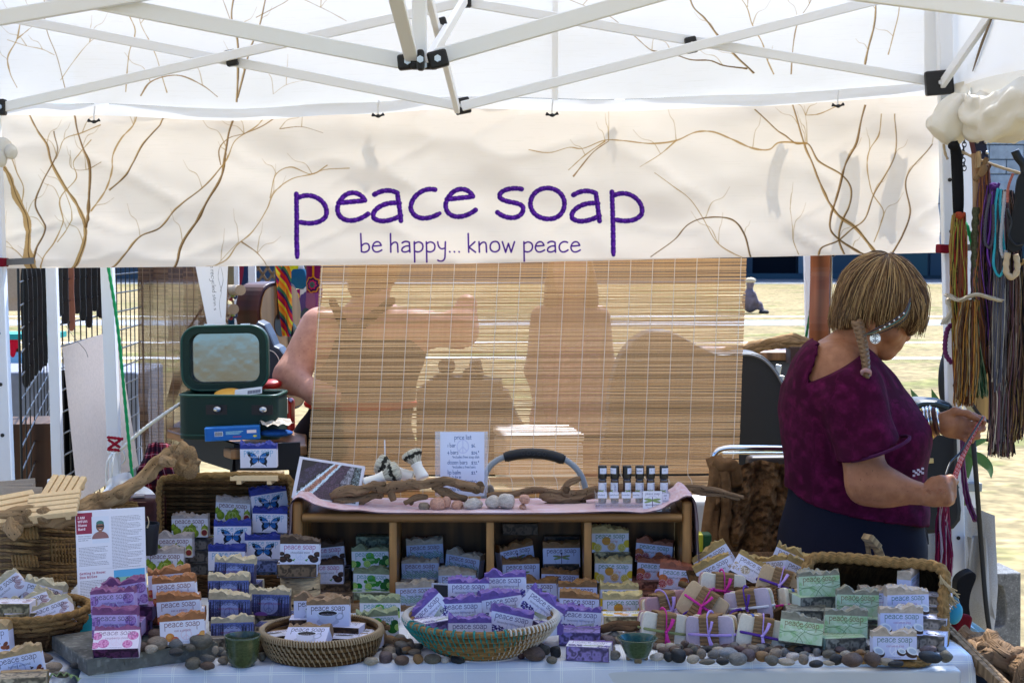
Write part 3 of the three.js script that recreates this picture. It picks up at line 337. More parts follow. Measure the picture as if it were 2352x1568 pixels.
// posts of the next canopy
for (const [k, pts, w, lab] of [[0, [[118, 612], [134, 1140]], 0.036, 'plain white post standing left of the pale board'], [1, [[246, 612], [262, 1040]], 0.042, 'white post with a red cord tied round its lower joint']]) {
  const Z = 5.55, a = at(...pts[0], Z), b = at(...pts[1], Z), d = b.clone().sub(a).normalize(), up = a.clone().addScaledVector(d, -0.6), dn = b.clone(), t = thing('canopy_post', lab, 'post', dn), sub = (p) => p.clone().sub(dn);
  part('upper_tube', [bar(sub(up), V(), w, w, 0.004, V(0, 0, 1))], whiteMetal, t); part('lower_tube', [bar(V(), d.clone().multiplyScalar(0.9), w * 0.82, w * 0.82, 0.004, V(0, 0, 1))], whiteMetal, t);
  if (k) {
    const c = at(260, 1012, 5.53), red = mat([0.3, 0.012, 0.03], 0.8), cs = []; for (const [x0, y0, x1, y1] of [[246, 1004, 282, 1008], [248, 1010, 276, 1028], [276, 1010, 248, 1030], [247, 1032, 275, 1034]]) cs.push(rope([at(x0, y0, 5.5), at((x0 + x1) / 2, (y0 + y1) / 2, 5.49), at(x1, y1, 5.5)], 0.005, 20, 0.012));
    solo('bungee_cord', 'red and white cord wrapped crosswise round the third white post', 'cord', cs, red); solo('cord_hook', 'grey wire hook hanging from the red cord', 'hook', [tube([at(276, 1030, 5.5), at(284, 1040, 5.5), at(286, 1056, 5.5), at(279, 1066, 5.5)], 0.003, 14, 6)], steel);
    solo('green_rope', 'green rope running down in front of the third white post', 'rope', [rope([at(244, 590, 5.45), at(268, 740, 5.42), at(286, 920, 5.4), at(307, 1140, 5.35)], 0.0055, 120, 0.03)], grain(T.fine, 8, [0.02, 0.3, 0.1], 0.8));
    solo('white_rope', 'white rope stretched from the third post up to the matchstick blind', 'rope', [rope([at(276, 1032, 5.5), at(330, 985, 5.45), at(400, 935, 5.4), at(440, 915, 5.6)], 0.006, 70, 0.02), rope([at(258, 1040, 5.45), at(246, 1060, 5.42), at(244, 1100, 5.42), at(250, 1150, 5.42)], 0.004, 40, 0.02), rope([at(262, 1040, 5.45), at(256, 1070, 5.42), at(256, 1150, 5.42)], 0.004, 40, 0.02)], mat([0.75, 0.74, 0.7], 0.9));
  }
}
{
  const q = [at(142, 797, 5.75), at(268, 756, 5.75), at(178, 1152, 5.6), at(317, 1068, 5.6)];
  solo('pale_board', 'large pale pinkish board leaning behind the third white post', 'board', [slab((s, t) => q[0].clone().lerp(q[1], s).lerp(q[2].clone().lerp(q[3], s), t).add(V(0, 0, 0.02 * Math.sin(s * 3))), 12, 8, 0.006)], grain(T.fine, 2, [0.8, 0.69, 0.62], 0.8));
  solo('wire_end', 'thin bent wire end over the top of the pale board', 'wire', [tube([at(150, 748, 5.65), at(172, 778, 5.6), at(196, 806, 5.6), at(201, 820, 5.6)], 0.0012, 12, 4)], wireM);
}
// matchstick blind, paper sign
{
  const b = thing('matchstick_blind', 'translucent matchstick blind hanging left of the green vanity case', 'blind', V()), gs = [[], []], r = rng(5), wave = (x, y) => 5.9 + 0.05 * Math.sin(x * 0.05 + y * 0.004);
  for (let y = 596; y < 1092; y += 2.4) { const lx = y < 900 ? 317 : lerp(317, 330, (y - 900) / 190), rx = y < 760 ? 523 : y < 925 ? lerp(523, 440, (y - 760) / 165) : lerp(440, 420, (y - 925) / 165); const n = 6; for (let i = 0; i < n; i++) { const xa = lerp(lx, rx, i / n), xb = lerp(lx, rx, (i + 1) / n); gs[r() > 0.5 ? 1 : 0].push(rod(at(xa, y + 0.02 * xa, wave(xa, y)), at(xb, y + 0.02 * xb, wave(xb, y)), 0.0019, undefined, 4)); } }
  const mk = [0, 1].map((i) => mat([[0.2, 0.12, 0.068], [0.12, 0.07, 0.04]][i], 0.8)); gs.forEach((g, i) => tag(part('slat', g, mk[i], b), null, null, null, 'stuff'));
  const cs = []; for (let x = 326; x < 520; x += 17) { const yb = x < 440 ? 1085 : 800; cs.push(tube([at(x, 596, wave(x, 596) - 0.01), at(x + 2, 800, wave(x, 800) - 0.01), at(x + 5, yb, wave(x, yb) - 0.01)], 0.0016, 12, 4)); } tag(part('cord', cs, mat([0.2, 0.14, 0.1], 0.9), b), null, null, null, 'stuff');
  const signT = canvas(160, 320, (x) => { x.fillStyle = '#f2f4f8'; x.fillRect(0, 0, 160, 320); x.save(); x.translate(72, 12); x.rotate(Math.PI / 2); pen(x, 'the recycled strings', 0, 0, 13, '#30333c', 0.12); x.restore(); brush(x, [[118, 40], [110, 90], [126, 150], [112, 200], [124, 260]], 1, 2, '#4a4d58'); brush(x, [[124, 44], [136, 100], [120, 150]], 1, 2, '#4a4d58'); });
  const q = [at(444, 590, 5.7), at(524, 588, 5.7), at(479, 762, 5.7), at(516, 762, 5.7)];
  solo('paper_sign', 'white paper sign with handwriting running down, hung over the matchstick blind', 'sign', [slab((s, t) => q[0].clone().lerp(q[1], s).lerp(q[2].clone().lerp(q[3], s), t), 4, 4, 0.001)], mat([0.85, 0.86, 0.88], 0.6, { map: signT }));
}
// ---------------------------------------------------------------- table with the vanity case, guitars and textiles behind
const darkWood = grain(T.wood, 2, [0.45, 0.24, 0.11], 0.35), blackCase = grain(T.fine, 8, [0.014, 0.016, 0.02], 0.6);
{
  const Z = 5.25, tb = thing('wooden_table', 'small wooden table carrying the green vanity case', 'table', at(530, 1030, Z)), o = tb.position, y = o.y;
  const P = (px, py) => { const p = onY(px, py, y).sub(o); return [p.x, -p.z]; }, poly = [P(386, 985), P(532, 1031), P(700, 1022), P(700, 975), P(420, 960)];
  part('tabletop', [extr(poly, 0.022, 0.006).rotateX(-Math.PI / 2).translate(0, -0.028, 0)], darkWood, tb);
  part('apron', [bar(at(425, 1014, 5.42).sub(o), at(540, 1050, 5.27).sub(o), 0.02, 0.09), bar(at(540, 1052, 5.27).sub(o), at(690, 1046, 5.3).sub(o), 0.02, 0.09)], black, tb);
  for (const [x, z] of [[440, 5.5], [545, 5.3], [680, 5.35]]) { const p = at(x, 1030, z).sub(o); part('leg', [bar(V(p.x, -0.04, p.z), V(p.x, -o.y, p.z), 0.045, 0.045, 0.003, V(0, 0, 1))], black, tb); }
  const green = grain(T.fine, 10, [0.001, 0.02, 0.012], 0.6), edge = mat([0.004, 0.045, 0.03], 0.4), vc = thing('vanity_case', 'open dark green vanity case with a mirror in its lid', 'vanity case', at(538, 1000, 5.36)), v = vc.position, s = 1 / (F / 5.36);
  vc.rotation.y = -0.06;
  const rr2 = (w, h, r) => { const o = []; for (let c = 0; c < 4; c++) for (let i = 0; i <= 7; i++) { const a = (c + i / 7) * Math.PI / 2; o.push([(c % 3 ? -1 : 1) * (w / 2 - r) + r * Math.cos(a), (c < 2 ? 1 : -1) * (h / 2 - r) + r * Math.sin(a)]); } return o; };
  const W = 225 * s, H = 98 * s, D = 0.2, rim = rr2(W, D, 0.035), inn = rr2(W - 0.02, D - 0.02, 0.03).reverse();
  part('case_body', [extr(rim, H, 0.002, 1, [inn]).rotateX(-Math.PI / 2), extr(rim, 0.01).rotateX(-Math.PI / 2)], green, vc); part('trim', [tube(rim.map((p) => V(p[0], H, -p[1])), 0.005, 60, 6, true), tube(rim.map((p) => V(p[0], 0.012, -p[1])), 0.004, 60, 6, true)], edge, vc);
  part('lining', [extr(rr2(W - 0.022, D - 0.022, 0.03), 0.004).rotateX(-Math.PI / 2).translate(0, H - 0.05, 0)], mat([0.01, 0.03, 0.025], 0.9), vc);
  for (const x of [-0.035, 0.117]) { const l = part('lock_plate', [box(0.07, 0.032, 0.003, V(x, H - 0.045, D / 2 + 0.002))], mat([0.02, 0.014, 0.012], 0.5), vc); part('lock_button', [ball(0.013, 0.01, 0.008, V(x + 0.004, H - 0.043, D / 2 + 0.008))], steel, l); }
  const LW = 197 * s, LH = 148 * s, lo = rr2(LW, LH, 0.055), li = rr2(LW - 0.045, LH - 0.04, 0.04).reverse(), lid = part('lid', [extr(lo, 0.055, 0.004, 2, [li]), extr(lo, 0.006).translate(0, 0, -0.004)], green, vc); lid.position.set(-0.053, H + LH / 2 + 0.004, -D / 2 - 0.02); lid.rotation.set(-0.02, 0.12, 0.015);
  part('trim', [tube(lo.map((p) => V(p[0], p[1], 0.056)), 0.005, 60, 6, true)], edge, lid); part('mirror', [extr(rr2(LW - 0.05, LH - 0.045, 0.04), 0.003).translate(0, 0, 0.012)], mat([0.2, 0.2, 0.2], 0.1, { metalness: 1, bumpMap: T.blotch, bumpScale: 0.0015 }), lid);
  part('latch', [box(0.035, 0.008, 0.02, V(-0.05, LH / 2 + 0.004, 0.04)), box(0.03, 0.008, 0.02, V(0.07, LH / 2 + 0.004, 0.04))], steel, lid); 
  solo('envelope', 'padded yellow envelope with a white label lying in the green case', 'envelope', [ball(0.045, 0.013, 0.05, at(522, 903, 5.36), [0.15, 0, 0.06])], mat([0.75, 0.36, 0.04], 0.7)); part('label', [sheet((s, t) => at(570, 899, 5.3).add(V((s - 0.5) * 0.09, (0.5 - t) * 0.022 + (s - 0.5) * 0.011, (t - 0.5) * 0.006)), 1, 1)], mat([0.85, 0.85, 0.87], 0.5, { map: canvas(128, 32, (x) => { x.fillStyle = '#eee'; x.fillRect(0, 0, 128, 32); x.fillStyle = '#334'; for (let i = 0; i < 26; i++) x.fillRect(60 + i * 2.4, 12, 1 + (i * 7 % 3) * 0.5, 16); }) }), last);
  const bb = thing('blue_box', 'long bright blue cardboard box with a barcode in front of the green case', 'box', at(535, 1010, 5.22)); bb.rotation.y = 0.12; bb.rotation.z = 0.035;
  part('carton', [box(126 / 709, 0.043, 0.05, V(0, 0.023, 0), [0, 0, 0], 0.002)], mat([0.02, 0.17, 0.5], 0.45), bb); part('print', [sheet((s, t) => V((s - 0.5) * 0.17, 0.041 - 0.036 * t, 0.0262), 1, 1)], mat([1, 1, 1], 0.5, { map: canvas(256, 56, (x) => { x.fillStyle = '#1a63b4'; x.fillRect(0, 0, 256, 56); x.fillStyle = '#dfe6f0'; x.fillRect(42, 14, 40, 24); x.fillStyle = '#223'; for (let i = 0; i < 14; i++) x.fillRect(44 + i * 2.6, 16, 1.3, 20); x.fillStyle = '#e8d8dc'; x.fillRect(198, 12, 46, 16); x.fillStyle = '#e6d23a'; x.beginPath(); x.ellipse(236, 44, 10, 5, 0, 0, 7); x.fill(); x.fillStyle = '#cfe'; for (let i = 0; i < 3; i++) x.fillRect(96, 16 + i * 6, 84 - i * 9, 2); x.fillStyle = '#d33'; x.fillRect(130, 42, 40, 3); }) }), bb);
  solo('wrapping_paper', 'crumpled off-white paper beside the green case', 'paper', [sheet((a, t) => at(lerp(602, 675, a) - 14 * t, lerp(990, 975, t) - 3 * Math.sin(a * 3), lerp(5.2, 5.3, t)).add(V(0, 0.02 * Math.abs(noise3(a * 3, t * 3)) + 0.012, 0)), 12, 8)], mat([0.4, 0.36, 0.3], 0.8)); solo('blue_cloth', 'dark blue folded cloth under the crumpled paper', 'cloth', [ball(0.055, 0.012, 0.05, at(634, 994, 5.25))], mat([0.01, 0.06, 0.22], 0.9));
  solo('red_case', 'small red case partly hidden behind the green case', 'case', [box(0.1, 0.12, 0.12, at(640, 955, 5.6), [0, 0, 0], 0.015), ball(0.045, 0.02, 0.05, at(618, 884, 5.55), [0, 0, 0.15])], mat([0.3, 0.012, 0.012], 0.4)); solo('glass_jar', 'clear jar with a metal clasp beside the red case', 'jar', [box(0.012, 0.055, 0.01, at(657, 932, 5.45), [0, 0, 0], 0.003)], steel);
  // guitar case behind, guitar and its straps
  const gp = [[584, 760], [592, 748], [600, 752], [612, 775], [622, 800], [634, 806], [645, 820], [652, 850], [655, 900], [584, 910]].map(([x, y2]) => { const p = at(x, y2, 5.75); return [p.x, p.y]; });
  solo('guitar_case', 'blue-grey guitar case with white stitching behind the vanity case', 'guitar case', [extr(gp, 0.12, 0.012).translate(0, 0, -5.9)], grain(T.fine, 8, [0.02, 0.032, 0.055], 0.55)); part('stitching', [tube(gp.slice(1, 8).map(([x, y2]) => V(x - 0.012, y2 - 0.004, -5.765)), 0.0015, 30, 4)], mat([0.7, 0.7, 0.7], 0.9), last);
}
function guitar(label, px, py, Z, h, yaw, bodyC, topC, pos) {
  const t = thing('guitar', label, 'guitar', at(px, py, Z)), s = h / 0.5; t.rotation.set(0, yaw, 0.02); t.scale.setScalar(s);
  const o = smooth([[0, -0.25], [0.14, -0.245], [0.2, -0.14], [0.17, -0.02], [0.125, 0.06], [0.14, 0.15], [0.1, 0.235], [0, 0.25], [-0.1, 0.235], [-0.14, 0.15], [-0.125, 0.06], [-0.17, -0.02], [-0.2, -0.14], [-0.14, -0.245]], 70);
  part('body', [extr(o, 0.1, 0.006).translate(0, 0, -0.055)], mat(bodyC, 0.45, { map: T.wood }), t); part('soundboard', [extr(o.map(([x, y]) => [x * 0.97, y * 0.97]), 0.004).translate(0, 0, 0.053)], mat(topC, 0.25, { map: T.wood }), t);
  part('soundhole', [new THREE.CylinderGeometry(0.05, 0.05, 0.004, 28).rotateX(Math.PI / 2).translate(0, 0.09, 0.0575)], black, t); part('neck', [box(0.055, 0.62, 0.03, V(0, 0.42, 0.06), [0, 0, 0], 0.008)], mat([0.04, 0.025, 0.018], 0.3), t); part('bridge', [box(0.13, 0.025, 0.012, V(0, -0.12, 0.062))], black, t);
  const fr = []; for (let i = 0; i < 13; i++) fr.push(box(0.055, 0.003, 0.003, V(0, 0.2 + i * 0.036, 0.0765))); part('frets', fr, steel, t).userData.kind = 'stuff'; part('pickguard', [ball(0.035, 0.06, 0.002, V(0.075, 0.03, 0.058))], mat([0.03, 0.015, 0.01], 0.2), t); return t;
}
guitar('dark brown acoustic guitar standing sideways behind the vanity case', 620, 795, 6.4, 0.5, 1.1, [0.085, 0.022, 0.018], [0.5, 0.26, 0.1]);
guitar('reddish brown guitar hanging in front of the thin white post on the right', 1888, 660, 6.0, 0.52, 1.36, [0.34, 0.11, 0.045], [0.4, 0.2, 0.08]).scale.z *= 0.62;
const stripeT = canvas(128, 256, (x) => { const c = ['#c8342a', '#e7852a', '#452a63', '#d7d13a', '#3f7d57', '#b01f4c', '#e0a13a']; x.rotate(0.55); for (let i = 0; i < 44; i++) { x.fillStyle = c[(i * 3) % 7]; x.fillRect(-60, -140 + i * 11, 120, 11); x.fillStyle = c[(i * 5 + 2) % 7]; x.fillRect(60, -150 + i * 11, 160, 11); } });
solo('striped_textile', 'woven textile with red, orange and purple diagonal stripes beside the guitar', 'textile', [sheet((s, t) => at(lerp(630, 655, s) + 18 * t + 14 * s * (1 - t), lerp(590, 772, t), 6.2).add(V(0, 0, 0.02 * Math.sin(s * 7 + t * 3))), 12, 14)], mat([0.9, 0.9, 0.9], 0.95, { map: stripeT }));
const crochetT = canvas(128, 128, (x) => { x.fillStyle = '#8c1a5c'; x.fillRect(0, 0, 128, 128); for (let i = 0; i < 4; i++) { x.strokeStyle = ['#f0c21c', '#2b2f55', '#e23a7a', '#4a9a7a'][i]; x.lineWidth = 9; x.beginPath(); for (let a = 0; a < 6.4; a += 0.2) { const r = 58 - i * 14 + 5 * Math.sin(a * 8); x.lineTo(64 + r * Math.cos(a), 64 + r * Math.sin(a)); } x.stroke(); } });
solo('crochet_hanging', 'yellow and magenta crocheted panel hanging left of the standing woman', 'textile', [slab((s, t) => at(lerp(667, 688, s), lerp(664, 726, t), 7.4), 4, 6, 0.01)], mat([0.9, 0.9, 0.9], 0.95, { map: crochetT })); solo('crochet_bag', 'dark bag with pink crocheted pattern at the left edge of the bamboo blind', 'bag', [slab((s, t) => at(lerp(703, 736, s), lerp(596, 672, t), 7.0).add(V(0, 0, 0.05 * Math.sin(s * 3.1))), 10, 6, 0.01)], mat([0.5, 0.3, 0.38], 0.95, { map: rep(crochetT, 1, 2) }));
{
  const items = [[676, 612, 0.02, 0.1, [0.75, 0.72, 0.02]], [690, 620, 0.016, 0.06, [0.8, 0.8, 0.8]], [684, 640, 0.045, 0.09, [0.02, 0.12, 0.22]], [697, 660, 0.02, 0.07, [0.7, 0.7, 0.72]], [700, 690, 0.022, 0.1, [0.12, 0.07, 0.2]], [712, 690, 0.03, 0.1, [0.35, 0.12, 0.2]], [706, 720, 0.03, 0.07, [0.08, 0.1, 0.1]], [728, 670, 0.02, 0.14, [0.3, 0.08, 0.25]], [646, 700, 0.02, 0.06, [0.5, 0.42, 0.3]], [680, 745, 0.04, 0.04, [0.5, 0.06, 0.25]]];
  items.forEach(([x, y, w, h, c], i) => tag(part(numbered('hanging_textile'), [tube([at(x, y - h * 250, 7.6), at(x + 1, y, 7.6), at(x - 1, y + h * 250, 7.6)], (t, a, s) => w * (0.7 + 0.4 * Math.sin(t * 3) + 0.15 * noise3(Math.cos(a) * 2, s * 30, i)), 14, 8, false, 0.5)], grain(T.weave, 20, c, 0.95), scene), ['small yellow cloth hanging above the crochet panel', 'white tassel right of the yellow cloth', 'navy and teal folded knit behind the textiles', 'white tag hanging near the bag', 'purple fringe left of the crochet bag', 'dusky pink fringe under the crochet bag', 'black and white striped knit near the shoulder', 'violet and orange cloth at the edge of the blind', 'beige strap end beside the guitar', 'pink cloth lying low behind the shoulder'][i], 'textile'));
  const lat = thing('lattice_fence', 'brown diamond lattice behind the guitar', 'lattice', V()); for (let i = -4; i < 6; i++) for (const d of [1, -1]) { const x = 570 + i * 22; part('lath', [bar(at(x - d * 60, 590, 8.2 + 0.012 * d), at(x + d * 60, 770, 8.2 + 0.012 * d), 0.006, 0.012)], grain(T.wood, 3, [0.36, 0.25, 0.15], 0.8), lat); }
  for (const [x, w] of [[542, 0.03], [578, 0.045]]) { const p = thing('thin_post', x < 560 ? 'thin white post left of the dark guitar' : 'wider white post directly behind the dark guitar', 'post', V()); part('tube', [bar(at(x, 560, 7.2), at(x + 5, 1000, 7.2), w * 0.7, w * 0.7, 0.003, V(0, 0, 1))], whiteMetal, p); }
  const pegM = grain(T.wood, 4, [0.62, 0.5, 0.33], 0.7); for (const [i, x, y] of [[0, 540, 666], [1, 530, 710]]) { const t = thing('peg_rack', ['upper wooden peg carrying thin bracelets at the edge of the matchstick blind', 'lower wooden peg with thread hanks below the other peg'][i], 'peg', V()); part('peg', [rod(at(515, y, 6.3), at(x + 12 - i * 6, y, 6.0), 0.02, 0.02, 14)], pegM, t); for (let k = 0; k < 5; k++) part('bracelet', [tube([at(518 + k * 5, y - 3, 6.15), at(517 + k * 5, y + 14 + 4 * (k % 3), 6.13), at(521 + k * 5, y + 15 + 4 * (k % 3), 6.13), at(522 + k * 5, y - 3, 6.15)], 0.004, 12, 5)], mat([[0.4, 0.3, 0.2], [0.55, 0.5, 0.42], [0.3, 0.05, 0.06], [0.3, 0.4, 0.1], [0.05, 0.06, 0.1]][k], 0.9), t); }
  for (const [i, x, y, c] of [[0, 552, 630, [0.3, 0.03, 0.06]], [1, 560, 640, [0.03, 0.05, 0.12]], [2, 530, 625, [0.3, 0.24, 0.14]], [3, 536, 735, [0.015, 0.05, 0.09]]]) tag(part(numbered('hanging_textile'), [tube([at(x, y - 34, 8.0), at(x + 2, y, 8.0), at(x, y + 30, 8.0)], (t, a, s) => 0.03 * (0.6 + 0.5 * Math.sin(t * 3)), 10, 8, false, 0.4)], grain(T.weave, 20, c, 0.95), scene), ['crimson cloth hanging on the lattice', 'navy cloth hanging beside the crimson one on the lattice', 'beige beaded cord bundle by the thin post', 'dark blue hat-like bundle below the lower peg'][i], 'textile');
}
// ---------------------------------------------------------------- seen through the blind: cases and a cool box
{
  const ex = (pts, Z, d, bev = 0.012) => extr(smooth(pts.map(([x, y]) => { const p = at(x, y, Z); return [p.x, p.y]; }), 70), d, bev).translate(0, 0, -Z - d);
  solo('guitar_case', 'big black guitar case lying on its side behind the right half of the blind', 'guitar case', [ex([[1404, 1130], [1404, 950], [1412, 880], [1440, 810], [1490, 770], [1545, 772], [1600, 800], [1650, 820], [1715, 816], [1745, 822], [1775, 850], [1798, 890], [1812, 930], [1815, 1130]], 5.62, 0.14)], blackCase);
  part('piping', [tube([[1690, 815], [1722, 815], [1750, 824], [1778, 850], [1800, 888], [1814, 930]].map(([x, y]) => at(x, y, 5.6)), 0.004, 24, 6)], mat([0.12, 0.13, 0.15], 0.6), last);
  const pk = [[960, 900], [1000, 870], [1020, 852], [1040, 870], [1075, 872], [1082, 835], [1098, 832], [1108, 874], [1149, 880], [1152, 900], [1165, 905], [1180, 950], [1200, 985], [1207, 1030], [1206, 1090], [960, 1090]].map(([x, y]) => { const p = at(x, y, 5.9); return [p.x, p.y]; });
  solo('instrument_stand', 'dark pointed instrument stand showing through the middle of the blind', 'stand', [extr(pk, 0.15, 0.006).translate(0, 0, -6.05), ball(0.032, 0.03, 0.03, at(1026, 840, 5.85)), ball(0.026, 0.03, 0.03, at(1078, 862, 5.85))], grain(T.blotch, 4, [0.025, 0.02, 0.018], 0.8));
  const cb = thing('cool_box', 'white box with rounded edges behind the blind near the price list', 'box', at(1235, 1100, 5.75)); part('box_body', [box(0.28, 0.16, 0.3, V(0, 0.07, 0), [0, 0.15, 0], 0.02)], mat([0.82, 0.8, 0.78], 0.5), cb); part('box_lid', [box(0.285, 0.03, 0.305, V(0, 0.165, 0), [0, 0.15, 0], 0.012)], mat([0.85, 0.83, 0.8], 0.5), cb);
  const Z = 5.9, t = thing('display_table', 'wooden topped table with a driftwood piece behind the black case', 'table', at(1775, 815, Z)), o = t.position; part('tabletop', [box(0.42, 0.03, 0.4, V(-0.04, -0.005, -0.2), [0, 0, 0], 0.004)], grain(T.wood, 2, [0.5, 0.28, 0.15], 0.5), t); part('apron', [box(0.4, 0.4, 0.36, V(-0.03, -0.225, -0.2))], mat([0.09, 0.1, 0.12], 0.6), t); for (const x of [-0.2, 0.14]) part('leg', [box(0.04, 0.6, 0.04, V(x, -0.7, -0.2))], black, t);
  solo('case_latch', 'silver latch on the grey case under the driftwood piece', 'latch', [box(0.022, 0.045, 0.008, at(1787, 852, 5.68), [0, 0, -0.15], 0.003), box(0.026, 0.02, 0.012, at(1793, 868, 5.67), [0, 0, -0.15], 0.003)], steel); solo('brown_box', 'dark brown box end behind the shoulder of the seller', 'box', [box(0.06, 0.06, 0.1, at(1830, 815, 5.8))], mat([0.05, 0.025, 0.02], 0.7));
}
// ---------------------------------------------------------------- people: one continuous surface from joints with radii
function nets(f, lo, hi, h) { // surface nets over a grid of cells of size h
  const nx = Math.ceil((hi.x - lo.x) / h) + 1, ny = Math.ceil((hi.y - lo.y) / h) + 1, nz = Math.ceil((hi.z - lo.z) / h) + 1, S = new Float32Array(nx * ny * nz), id = new Int32Array(nx * ny * nz).fill(-1), p = V();
  let q = 0; for (let k = 0; k < nz; k++) for (let j = 0; j < ny; j++) for (let i = 0; i < nx; i++) S[q++] = f(p.set(lo.x + i * h, lo.y + j * h, lo.z + k * h));
  const pos = [], idx = [], at3 = (i, j, k) => (k * ny + j) * nx + i, C = [[0, 0, 0], [1, 0, 0], [0, 1, 0], [1, 1, 0], [0, 0, 1], [1, 0, 1], [0, 1, 1], [1, 1, 1]], E = [[0, 1], [2, 3], [4, 5], [6, 7], [0, 2], [1, 3], [4, 6], [5, 7], [0, 4], [1, 5], [2, 6], [3, 7]];
  for (let k = 0; k < nz - 1; k++) for (let j = 0; j < ny - 1; j++) for (let i = 0; i < nx - 1; i++) {
    const v = C.map((c) => S[at3(i + c[0], j + c[1], k + c[2])]); let n = 0, x = 0, y = 0, z = 0; if (v.every((s) => s < 0) || v.every((s) => s >= 0)) continue;
    for (const [a, b] of E) if ((v[a] < 0) !== (v[b] < 0)) { const t = v[a] / (v[a] - v[b]); x += lerp(C[a][0], C[b][0], t); y += lerp(C[a][1], C[b][1], t); z += lerp(C[a][2], C[b][2], t); n++; }
    id[at3(i, j, k)] = pos.length / 3; pos.push(lo.x + (i + x / n) * h, lo.y + (j + y / n) * h, lo.z + (k + z / n) * h);
  }
  const quad = (a, b, c, d, flip) => { if (a < 0 || b < 0 || c < 0 || d < 0) return; flip ? idx.push(a, c, b, a, d, c) : idx.push(a, b, c, a, c, d); };
  for (let k = 1; k < nz - 1; k++) for (let j = 1; j < ny - 1; j++) for (let i = 1; i < nx - 1; i++) {
    const s = S[at3(i, j, k)] < 0;
    if (s !== S[at3(i + 1, j, k)] < 0) quad(id[at3(i, j - 1, k - 1)], id[at3(i, j, k - 1)], id[at3(i, j, k)], id[at3(i, j - 1, k)], !s);
    if (s !== S[at3(i, j + 1, k)] < 0) quad(id[at3(i - 1, j, k - 1)], id[at3(i - 1, j, k)], id[at3(i, j, k)], id[at3(i, j, k - 1)], !s);
    if (s !== S[at3(i, j, k + 1)] < 0) quad(id[at3(i - 1, j - 1, k)], id[at3(i, j - 1, k)], id[at3(i, j, k)], id[at3(i - 1, j, k)], !s);
  }
  const nor = new Float32Array(pos.length), e = h * 0.5; for (let i = 0; i < pos.length; i += 3) { const [x, y, z] = [pos[i], pos[i + 1], pos[i + 2]], g = V(f(p.set(x + e, y, z)) - f(p.set(x - e, y, z)), f(p.set(x, y + e, z)) - f(p.set(x, y - e, z)), f(p.set(x, y, z + e)) - f(p.set(x, y, z - e))).normalize(); g.toArray(nor, i); }
  const g = new THREE.BufferGeometry(); g.setAttribute('position', new THREE.Float32BufferAttribute(pos, 3)); g.setAttribute('normal', new THREE.BufferAttribute(nor, 3)); g.setIndex(idx); return boxUV(fix(g), 1);
}
const smin = (a, b, k) => { const h = Math.max(k - Math.abs(a - b), 0) / k; return Math.min(a, b) - h * h * k * 0.25; };
function cap(a, b, ra, rb) { const ba = b.clone().sub(a), L = ba.lengthSq(); return (p) => { const x = p.x - a.x, y = p.y - a.y, z = p.z - a.z, h = clamp((x * ba.x + y * ba.y + z * ba.z) / L, 0, 1); return Math.hypot(x - ba.x * h, y - ba.y * h, z - ba.z * h) - lerp(ra, rb, h); }; }
function ell(c, rx, ry, rz, rot = 0) { const co = Math.cos(rot), si = Math.sin(rot), m = Math.min(rx, ry, rz); return (p) => { const x = p.x - c.x, y = p.y - c.y, z = p.z - c.z, u = (co * x + si * y) / rx, v = (-si * x + co * y) / ry, w = z / rz, k0 = Math.hypot(u, v, w), k1 = Math.hypot(u / rx, v / ry, w / rz); return k1 < 1e-9 ? -m : k0 * (k0 - 1) / k1; }; }
const blend = (fs, k = 0.03) => (p) => { let d = 1e9; for (const f of fs) d = smin(d, f(p), k); return d; };
const finger = (pts, r) => pts.slice(1).map((p, i) => cap(pts[i], p, r * (1 - 0.12 * i), r * (1 - 0.12 * (i + 1))));
const bounds = (pts, m) => { const b = new THREE.Box3().setFromPoints(pts); b.expandByScalar(m); return [b.min, b.max]; };
const skinTex = tex(256, (u, v) => { const a = pf(u, v, 12, 4), f = pn(u, v, 70, 70, 4) > 0.95 ? 0.72 : 1; return [0.9 * (0.85 + 0.2 * a) * f, 0.86 * (0.82 + 0.25 * a) * f, 0.84 * (0.82 + 0.25 * a) * f]; });
const skinM = (c) => mat(c, 0.5, { map: rep(skinTex, 5), specularIntensity: 0.4 });
const washT = tex(512, (u, v) => { const a = pf(u, v, 11, 5), b = pf(u, v, 30, 3, 30, 8), k = 0.62 * clamp((a - 0.38) * 2, 0, 1) * (0.4 + 0.8 * b); return [lerp(0.22, 0.5, k), lerp(0.03, 0.11, k), lerp(0.135, 0.33, k)]; });
